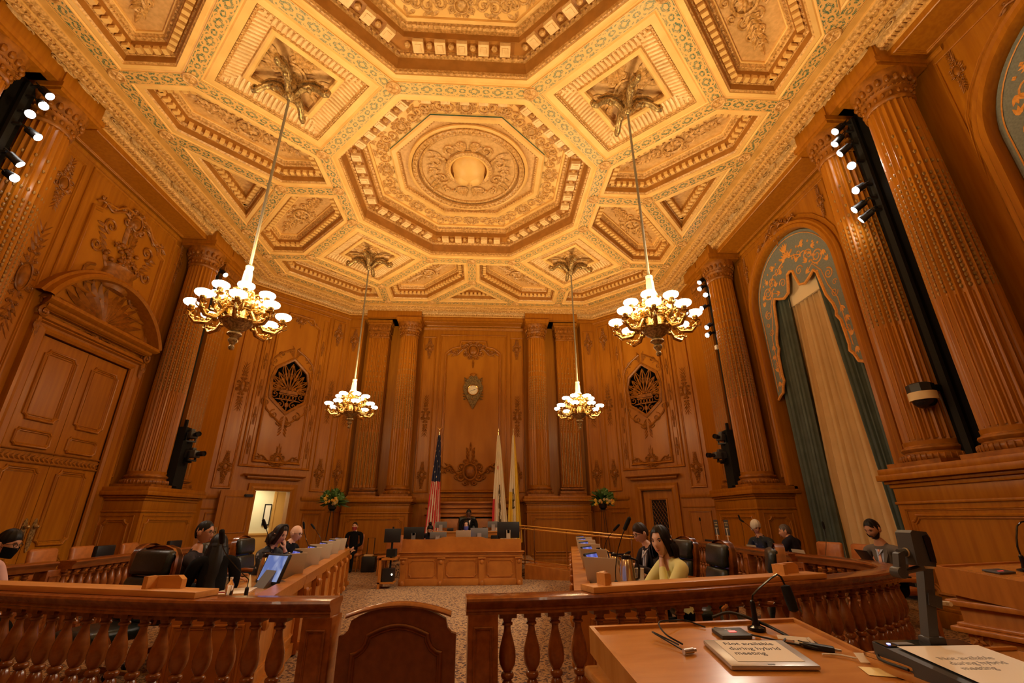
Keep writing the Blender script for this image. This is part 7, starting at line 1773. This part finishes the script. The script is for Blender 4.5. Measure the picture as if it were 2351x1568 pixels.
def head_mesh(mb, M_, si, ei, li, wi, s_=1.0, bald=False):
    """face looks along +y; origin at the head centre; si, ei, li, wi = skin, dark, lips, eye-white slots"""
    nu, nv = 36, 26; vs = []; fs = []
    for k in range(nv + 1):
        el = -PI / 2 + PI * k / nv; z = math.sin(el)
        for j in range(nu):
            az = 2 * PI * j / nu; x = math.cos(el) * math.sin(az); y = math.cos(el) * math.cos(az)
            X = x * .079; Y = y * .096; Z = z * .116
            if z < 0:                        # jaw
                q = -z; X *= 1 - .30 * q; Y = Y * (1 - .22 * q) + (.018 * q if y > 0 else .02 * q)
            if y > .2:                       # face plane, nose, brow, lips
                fx = X; fz = Z
                Y += .020 * math.exp(-((fx / .010) ** 2)) * math.exp(-(((fz + .022) / .022) ** 2)) + .009 * math.exp(-((fx / .014) ** 2)) * math.exp(-(((fz + .036) / .010) ** 2))
                Y -= .010 * math.exp(-(((abs(fx) - .030) / .015) ** 2)) * math.exp(-(((fz - .008) / .012) ** 2))
                Y += .004 * math.exp(-((fx / .045) ** 2)) * math.exp(-(((fz - .028) / .012) ** 2))
                Y += .006 * math.exp(-((fx / .02) ** 2)) * math.exp(-(((fz + .062) / .008) ** 2)) + .006 * math.exp(-((fx / .018) ** 2)) * math.exp(-(((fz + .098) / .014) ** 2))
                Y += .005 * math.exp(-(((abs(fx) - .042) / .018) ** 2)) * math.exp(-(((fz + .02) / .02) ** 2))
            vs.append((X, Y, Z))
    for k in range(nv):
        for j in range(nu): j2 = (j + 1) % nu; fs.append((k * nu + j, k * nu + j2, (k + 1) * nu + j2, (k + 1) * nu + j))
    h = MB(); h.add(vs, fs, si)
    for s2 in (-1, 1):
        h.ell((s2 * .078, -.004, -.012), (.010, .020, .032), 10, 8, si); h.ell((s2 * .086, -.010, -.010), (.005, .016, .026), 8, 6, si)
        h.ell((s2 * .030, .076, .006), (.014, .010, .0065), 10, 6, wi); h.ell((s2 * .030, .0845, .006), (.0055, .003, .0055), 8, 5, ei)
        h.tube([(s2 * .014, .0905, .023), (s2 * .030, .0915, .029), (s2 * .048, .083, .024)], [.0028, .0036, .002], 5, ei)
        h.tube([(s2 * .016, .085, .011), (s2 * .030, .0885, .0145), (s2 * .045, .080, .010)], .0018, 4, ei)
    h.tube([(-.022, .090, -.063), (-.008, .0985, -.0605), (.008, .0985, -.0605), (.022, .090, -.063)], [.002, .0042, .0042, .002], 6, li)
    h.tube([(-.018, .091, -.068), (0, .098, -.0705), (.018, .091, -.068)], [.002, .005, .002], 6, li)
    mb.merge(h, lambda x, y, z: M_ @ Vector((x * s_, y * s_, z * s_)))
def hair_mesh(style, s_=1.0):
    """shell over the skull with a hairline; long styles fall to the shoulders"""
    nu, nv = 40, 22; vs = []; fs = []
    P = {'short': (.42, -.10, -.55, .012), 'crop': (.62, -.14, -.62, .005), 'bob': (.58, -.95, -1.0, .012), 'long': (.62, -1.0, -1.0, .014), 'bun': (.5, -.05, -.6, .010), 'fringe': (.30, -.45, -.75, .022), 'horseshoe': (.1, -.1, -.55, .008)}[style]
    fr, sd, bk, th = P
    for k in range(nv + 1):
        t = k / nv
        for j in range(nu):
            az = 2 * PI * j / nu; c = math.cos(az)
            lo = fr + (sd - fr) * min(1, (1 - c) / .9) if c > .1 else sd + (bk - sd) * min(1, (.1 - c) / 1.1)
            if style in ('bob', 'long'): lo = fr if c > .86 else (fr + (sd - fr) * min(1, (.86 - c) / .28)); lo = max(lo, -1)
            el0 = math.asin(max(-1, min(1, lo))) if lo > -.9 else -1.12
            el = PI / 2 + (el0 - PI / 2) * t
            ce, z = math.cos(el), math.sin(el); r_ = 1 + th / .09 * (1 - .75 * t ** 2)
            X = ce * math.sin(az) * .0775 * r_; Y = ce * math.cos(az) * .098 * r_; Z = z * .1205 * (1 + th / .11)
            if z < 0 and style not in ('bob', 'long'): X *= 1 + .12 * z; Y *= 1 + .1 * z
            if style in ('bob', 'long') and z < 0:
                X = math.sin(az) * .086 * r_ * (1 + .06 * -z); Y = math.cos(az) * .103 * r_ - .008
            X += .003 * math.sin(az * 11 + 2 * t); Y += .003 * math.cos(az * 9)
            vs.append((X, Y, Z))
    for k in range(nv):
        for j in range(nu): j2 = (j + 1) % nu; fs.append((k * nu + j, (k + 1) * nu + j, (k + 1) * nu + j2, k * nu + j2))
    h = MB()
    if style == 'horseshoe':
        keep = [f_ for f_ in fs if vs[f_[0]][2] < .035 and vs[f_[0]][1] < .03]; h.add(vs, keep)
    else: h.add(vs, fs)
    if style in ('bob', 'long'):
        L_ = .06 if style == 'bob' else .34; n2 = 10; vs = []; fs = []
        a0 = 1.2 if style == 'bob' else 1.0; m_ = 30
        for k in range(n2 + 1):
            t = k / n2
            for j in range(m_ + 1):
                az = a0 + (2 * PI - 2 * a0) * j / m_; r_ = 1.13 + .12 * math.sin(PI * min(1, t * 1.2)) - .10 * t
                vs.append((math.sin(az) * .088 * r_ * (1 + (.25 if style == 'bob' else .35) * t) + .006 * math.sin(az * 15 + t * 2), math.cos(az) * .105 * r_ - .012 - .03 * t * (1 - math.cos(az)) * .5 + .003 * math.sin(az * 23), -.02 - (L_ + .06) * t + .008 * math.sin(az * 7)))
        for k in range(n2):
            for j in range(m_): a = k * (m_ + 1) + j; fs.append((a, a + 1, a + m_ + 2, a + m_ + 1))
        h.add(vs, fs)
    if style == 'bun': h.ell((0, -.03, .155), (.045, .045, .040), 14, 10)
    if style == 'crop':
        pass
    h.v = [tuple(c * s_ for c in p) for p in h.v]; return h
def hand(V, E, R, wi, d, n_, side, curl=.5, spread=1.0):
    """palm, four unequal jointed fingers and a thumb leaving the side of the palm; d = pointing direction, n_ = palm normal"""
    d = Vector(d).normalized(); n_ = (Vector(n_) - d * Vector(n_).dot(d)).normalized(); s_ = d.cross(n_) * side; w_ = Vector(V[wi]); start = len(V)
    V.append(tuple(w_ + d * .035)); E.append((wi, start)); R.append((.026, .016)); pc = w_ + d * .035
    for k, (off, ln) in enumerate(((-.027, .068), (-.009, .078), (.010, .073), (.027, .056))):
        a = len(V); base = w_ + d * (.078 - .004 * abs(k - 1)) + s_ * off; V.append(tuple(base)); E.append((start, a)); R.append((.0105, .0105))
        p = base; dd = d.copy()
        for q in range(3):
            ang = curl * (.5 + .35 * q); dd = (dd * math.cos(ang) + n_ * math.sin(ang)).normalized() if q else (d * math.cos(curl * .5) + n_ * math.sin(curl * .5) + s_ * off * 2 * spread).normalized()
            p = p + dd * ln * (.45, .32, .26)[q]; V.append(tuple(p)); E.append((a + q, a + q + 1)); R.append((.0092 - .0009 * q,) * 2)
    a = len(V); p = w_ + d * .03 - s_ * .032 + n_ * .008; V.append(tuple(p)); E.append((start, a)); R.append((.0125,) * 2)
    p = p + (d * .6 - s_ * .6 + n_ * .4).normalized() * .034; V.append(tuple(p)); E.append((a, a + 1)); R.append((.0105,) * 2)
    p = p + (d * .9 - s_ * .15 + n_ * .3).normalized() * .028; V.append(tuple(p)); E.append((a + 1, a + 2)); R.append((.009,) * 2)
    return start
def person(loc, rz, label, cloth, skin, hair, hstyle, lean=.08, head=(0, 0, 0), hoff=(0, 0, 0), lh=None, rh=None, le=None, re_=None, lhd=((0, 1, -.2), (0, 0, -1)), rhd=((0, 1, -.2), (0, 0, -1)), curl=.5, legs='black', z0=0.0, scale=1.0, collar=None, tie=None, mask=None, glasses=False, beard=False, band=False, sw=.20, hs=1.0, lab_extra=None, neck_turn=True, hand_z=None):
    """seated figure; local +y is where the body faces, +x its right... seat at z = .47"""
    e = empty('person', (loc[0], loc[1], z0), rz, label, 'person')
    L_ = lean
    V = [(0, 0, .56), (0, .02 + L_ * .3, .72), (0, .02 + L_ * .7, .90), (0, L_ + .0, 1.03), (0, L_ + .02 + hoff[1] * .3, 1.115), (hoff[0] * .7, L_ + .04 + hoff[1] * .8, 1.17 + hoff[2] * .5)]
    E = [(0, 1), (1, 2), (2, 3), (3, 4), (4, 5)]; R = [(.165, .13), (.15, .115), (.175, .125), (.15, .105), (.066, .064), (.053, .053)]
    cloth_idx = {0, 1, 2, 3}; skin_from = {4, 5}
    def arm_(s_, elbow, wrist, hd):
        a = len(V); sh = (s_ * sw, L_ - .01, 1.035); V.append((s_ * .10, L_, 1.055)); E.append((3, a)); R.append((.08, .075)); V.append(sh); E.append((a, a + 1)); R.append((.075, .072)); a += 1
        mid = Vector(sh).lerp(Vector(elbow), .5); V.append(tuple(mid + Vector((s_ * .01, 0, 0)))); E.append((a, a + 1)); R.append((.062, .062))
        V.append(tuple(elbow)); E.append((a + 1, a + 2)); R.append((.047, .047)); m2 = Vector(elbow).lerp(Vector(wrist), .5); V.append(tuple(m2)); E.append((a + 2, a + 3)); R.append((.043, .041))
        w1 = Vector(elbow).lerp(Vector(wrist), .86); V.append(tuple(w1)); E.append((a + 3, a + 4)); R.append((.036, .033)); V.append(tuple(wrist)); E.append((a + 4, a + 5)); R.append((.026, .021))
        skin_from.add(a + 5); st = len(V); hand(V, E, R, a + 5, hd[0], hd[1], s_, curl)
        for i in range(st, len(V)): skin_from.add(i)
    arm_(-1, le or (-sw - .05, L_ + .10, .78), lh or (-sw + .05, L_ + .34, .80), lhd)
    arm_(1, re_ or (sw + .05, L_ + .10, .78), rh or (sw - .05, L_ + .34, .80), rhd)
    leg_from = len(V)
    for s_ in (-1, 1):
        a = len(V); V.append((s_ * .09, .08, .54)); E.append((0, a)); R.append((.088, .08)); V.append((s_ * .11, .40, .53)); E.append((a, a + 1)); R.append((.072, .07)); V.append((s_ * .11, .46, .46)); E.append((a + 1, a + 2)); R.append((.06, .058))
        V.append((s_ * .11, .44, .27)); E.append((a + 2, a + 3)); R.append((.052, .05)); V.append((s_ * .11, .42, .09)); E.append((a + 3, a + 4)); R.append((.036, .036)); V.append((s_ * .115, .47, .045)); E.append((a + 4, a + 5)); R.append((.038, .036)); V.append((s_ * .12, .58, .035)); E.append((a + 5, a + 6)); R.append((.036, .026))
    def mf(a, b_):
        if b_ >= leg_from or a >= leg_from: return 2
        return 1 if (a in skin_from or b_ in skin_from) and not (a == 3) else 0
    body = skin_body(V, E, R, None, mf, 'body', e)
    body.m = [m_ if m_ else 0 for m_ in body.m]
    hz = Vector((hoff[0], L_ + .055 + hoff[1], 1.245 + hoff[2]))
    M_ = Matrix.Translation(hz) @ Matrix.Rotation(head[2], 4, 'Z') @ Matrix.Rotation(head[0], 4, 'X') @ Matrix.Rotation(head[1], 4, 'Y')
    head_mesh(body, M_, 1, 3, 4, 5, hs)
    o = body.build('body', [cloth, skin, 'cloth_black' if legs == 'black' else legs, 'hair_black', 'lips', 'eye_white'], e, 180)
    for p in o.data.polygons: p.use_smooth = True
    if hstyle:
        h = hair_mesh(hstyle, hs * 1.0); hb = h.build('hair', hair, e, 180); hb.matrix_local = M_
    def hd_part(mb, nm, mat): ob = mb.build(nm, mat, e, 60); ob.matrix_local = M_ @ Matrix.Scale(hs, 4); return ob
    if glasses:
        b = MB()
        for s_ in (-1, 1): b.tube([(s_ * .031 + .022 * math.cos(t), .098, .005 + .016 * math.sin(t)) for t in [2 * PI * i / 14 for i in range(14)]], .0022, 5, closed=True); b.tube([(s_ * .053, .096, .01), (s_ * .076, .04, .008), (s_ * .082, -.005, .002)], .002, 5)
        b.tube([(-.009, .099, .008), (.009, .099, .008)], .002, 5); hd_part(b, 'glasses', 'black')
    if mask:
        b = MB(); vs = []; fs = []; n = 14; m_ = 8
        for k in range(m_ + 1):
            t = k / m_; z = -.015 - .098 * t
            for i in range(n + 1):
                a = -1.25 + 2.5 * i / n; q = (1 - .34 * max(0, -z / .118) ** 1.4) * 1.07; vs.append((.079 * math.sin(a) * q, (.100 * math.cos(a) * (1 - .1 * t) + .012 * math.cos(a) ** 4 * (1 - abs(t - .35))) + .006, z))
        for k in range(m_):
            for i in range(n): a = k * (n + 1) + i; fs.append((a, a + 1, a + n + 2, a + n + 1))
        b.add(vs, fs); 
        for s_ in (-1, 1): b.tube([(s_ * .074, .035, -.03), (s_ * .084, -.01, -.005)], .0015, 4)
        hd_part(b, 'face_mask', mask)
    if beard:
        b = MB(); vs = []; fs = []; n = 18; m_ = 8
        for k in range(m_ + 1):
            t = k / m_
            for i in range(n + 1):
                a = -1.5 + 3.0 * i / n; top = -.072 + .050 * max(0, abs(a) - .45); z = top + (-.122 - top) * t; q = math.sqrt(max(.05, 1 - (z / .128) ** 2)) * (1 - .26 * max(0, -z / .118)) * 1.08
                vs.append((.080 * math.sin(a) * q, .098 * math.cos(a) * q + .018, z))
        for k in range(m_):
            for i in range(n): a = k * (n + 1) + i; fs.append((a, a + 1, a + n + 2, a + n + 1))
        b.add(vs, fs); b.tube([(-.026, .094, -.060), (0, .102, -.050), (.026, .094, -.060)], [.004, .006, .004], 6); hd_part(b, 'beard', 'hair_black')
    if band:
        b = MB(); b.tube([(.098 * math.sin(a), .030, .0 + .140 * math.cos(a)) for a in [-1.4 + 2.8 * i / 20 for i in range(21)]], .011, 7); hd_part(b, 'headband', 'cloth_floral')
    if collar:
        b = MB()
        for s_ in (-1, 1):
            b.poly([(0, 0), (s_ * .075, .10), (s_ * .045, .125), (s_ * .012, .07)], 0, .008)
        b.v = [(p[0], L_ + .115 - (p[1]) * .62 + p[2], .965 + p[1] * 1.1) for p in b.v]
        b.poly([(-.035, .80), (.035, .80), (.055, 1.03), (-.055, 1.03)], 0, .012, T=lambda u, v, h: (u, L_ * (v - .2) / .8 + .128 - (v - .8) * .30 + h, v)); b.build('shirt_front', collar, e, 30)
        b = MB()
        for s_ in (-1, 1): b.poly([(s_ * .03, .78), (s_ * .10, .98), (s_ * .095, 1.06), (s_ * .05, 1.06)], 0, .012, T=lambda u, v, h: (u, L_ * (v - .2) / .8 + .136 - (v - .8) * .34 + h, v))
        b.build('lapel', cloth, e, 30)
    if tie:
        b = MB(); b.poly([(-.008, 1.02), (.008, 1.02), (.026, .82), (0, .78), (-.026, .82)], 0, .008, T=lambda u, v, h: (u, L_ * (v - .2) / .8 + .150 - (v - .8) * .32 + h, v)); b.rbox(-.014, L_ + .066, 1.01, .014, L_ + .10, 1.04, .005); b.build('necktie', tie, e, 30)
    if hs: pass
    return e
HP = PI / 2
# right side
person((2.44, 4.62), HP + .10, 'person with shoulder-length dark hair in a pale yellow jacket, chin resting on a hand', 'cloth_yellow', 'skin_light', 'hair_black', 'bob', lean=.14, head=(-.08, .06, .62), hoff=(.0, .03, .0), hs=1.08,
       lh=(-.02, .255, 1.055), le=(-.20, .33, .80), lhd=((.15, -.10, .75), (.2, -1, .2)), rh=(.02, .52, .82), re_=(.25, .32, .82), rhd=((-.3, 1, -.1), (0, 0, -1)), curl=.45, sw=.175)
person((2.88, 6.45), HP + .15, 'man in a dark suit, glasses and pale striped tie reading at the right desk', 'cloth_suit', 'skin_light', 'hair_brown', 'short', lean=.17, head=(-.38, 0, .05), hoff=(0, .05, .02), collar='shirt_white', tie='shirt_blue', glasses=True,
       lh=(-.10, .50, .90), le=(-.28, .24, .80), rh=(.10, .48, .86), re_=(.27, .24, .80), curl=.8)
person((6.08, 9.35), HP + .35, 'white-haired person in dark clothes leaning forward with clasped hands beyond the right rail', 'cloth_pattern', 'skin_tan', 'hair_white', 'fringe', lean=.22, head=(-.45, 0, 1.15), hoff=(0, .03, .03), lh=(-.04, .50, .86), rh=(.05, .50, .86), curl=1.0)
person((6.18, 8.55), .55, 'short-haired person in a dark pullover, back to us, beside the white-haired person', 'cloth_navy', 'skin_tan', 'hair_short_brown', 'crop', lean=.16, head=(-.15, 0, .45), hoff=(0, .02, -.04))
person((6.02, 6.45), HP + .25, 'bearded man in a grey-brown suit and pink tie looking down at a black laptop', 'cloth_grey', 'skin_tan', 'hair_black', 'crop', lean=.12, head=(-.42, 0, .0), hoff=(0, .04, .05), collar='shirt_blue', tie='tie_pink', beard=True, hs=1.06,
       lh=(-.10, .42, .84), rh=(.10, .42, .84))
# left side
person((-2.17, 5.30), .55, 'person with long straight black hair in black, back to us, at the left desk', 'cloth_black', 'skin_light', 'hair_black', 'long', lean=.14, head=(-.2, 0, -.1), hoff=(0, .03, -.06), hs=1.0, sw=.17)
person((-2.98, 6.12), -HP + .25, 'man with dark short hair and suit, face half hidden behind the long-haired person', 'cloth_suit', 'skin_tan', 'hair_black', 'crop', lean=.10, head=(-.12, 0, -.25), hoff=(.0, .0, .07), collar='shirt_white', glasses=True, hs=1.04,
       rh=(.12, .62, .82), re_=(.27, .33, .82), rhd=((.3, 1, -.15), (0, 0, -1)), curl=.3)
person((-2.52, 6.95), -HP - .15, 'person with a headband and black floral blouse, hand on the cheek', 'cloth_floral', 'skin_light', 'hair_brown', 'bob', lean=.18, head=(-.35, 0, -.2), hoff=(0, .05, .02), band=True, sw=.18,
       lh=(-.04, .36, 1.08), le=(-.20, .40, .82), lhd=((.1, -.05, 1), (.1, -1, 0)), rh=(.06, .45, .80), curl=.55)
person((-2.72, 8.2), -HP - .1, 'bald person with glasses just behind the person with the headband', 'cloth_black', 'skin_light', 'hair_brown', None, lean=.14, head=(-.25, 0, -.1), hoff=(0, .03, .0), glasses=True, curl=.6)
person((-4.42, 5.15), -HP + .1, 'person in a pink shirt and dark face mask at the left picture edge', 'cloth_pink', 'skin_tan', 'hair_black', 'short', lean=.10, head=(-.25, 0, .0), hoff=(0, .12, .0), mask='cloth_black', glasses=True, hs=1.04)
# centre
person((-3.45, 15.5), PI, 'person in black with a red mask seated against the back wall', 'cloth_black', 'skin_light', 'hair_brown', 'bun' if False else 'crop', lean=.0, mask='red_mask', lh=(-.05, .30, .64), rh=(.05, .30, .64), le=(-.24, .05, .74), re_=(.24, .05, .74), curl=.8)
person((.06, 15.2), PI, 'presiding man in a dark suit seated highest at the raised bench', 'cloth_black', 'skin_dark', 'hair_black', 'crop', lean=.12, head=(-.35, 0, 0), z0=.352, collar='shirt_white', hs=1.02)
person((.06, 13.3), PI, 'person with black hair and a blue face mask behind the clerks laptop', 'cloth_black', 'skin_light', 'hair_black', 'long', lean=.04, head=(-.1, 0, 0), mask='blue_mask', lh=(-.05, .22, 1.0), le=(-.22, .2, .86), rh=(.06, .22, 1.0), re_=(.22, .2, .86), lhd=((0, .2, 1), (0, 1, 0)), rhd=((0, .2, 1), (0, 1, 0)), z0=.04)
person((-.86, 13.1), PI, 'person with a high black hair bun and black mask at the clerks desk', 'cloth_navy', 'skin_tan', 'hair_black', 'bun', lean=.12, head=(-.45, 0, 0), mask='cloth_black', hoff=(0, .02, -.06))
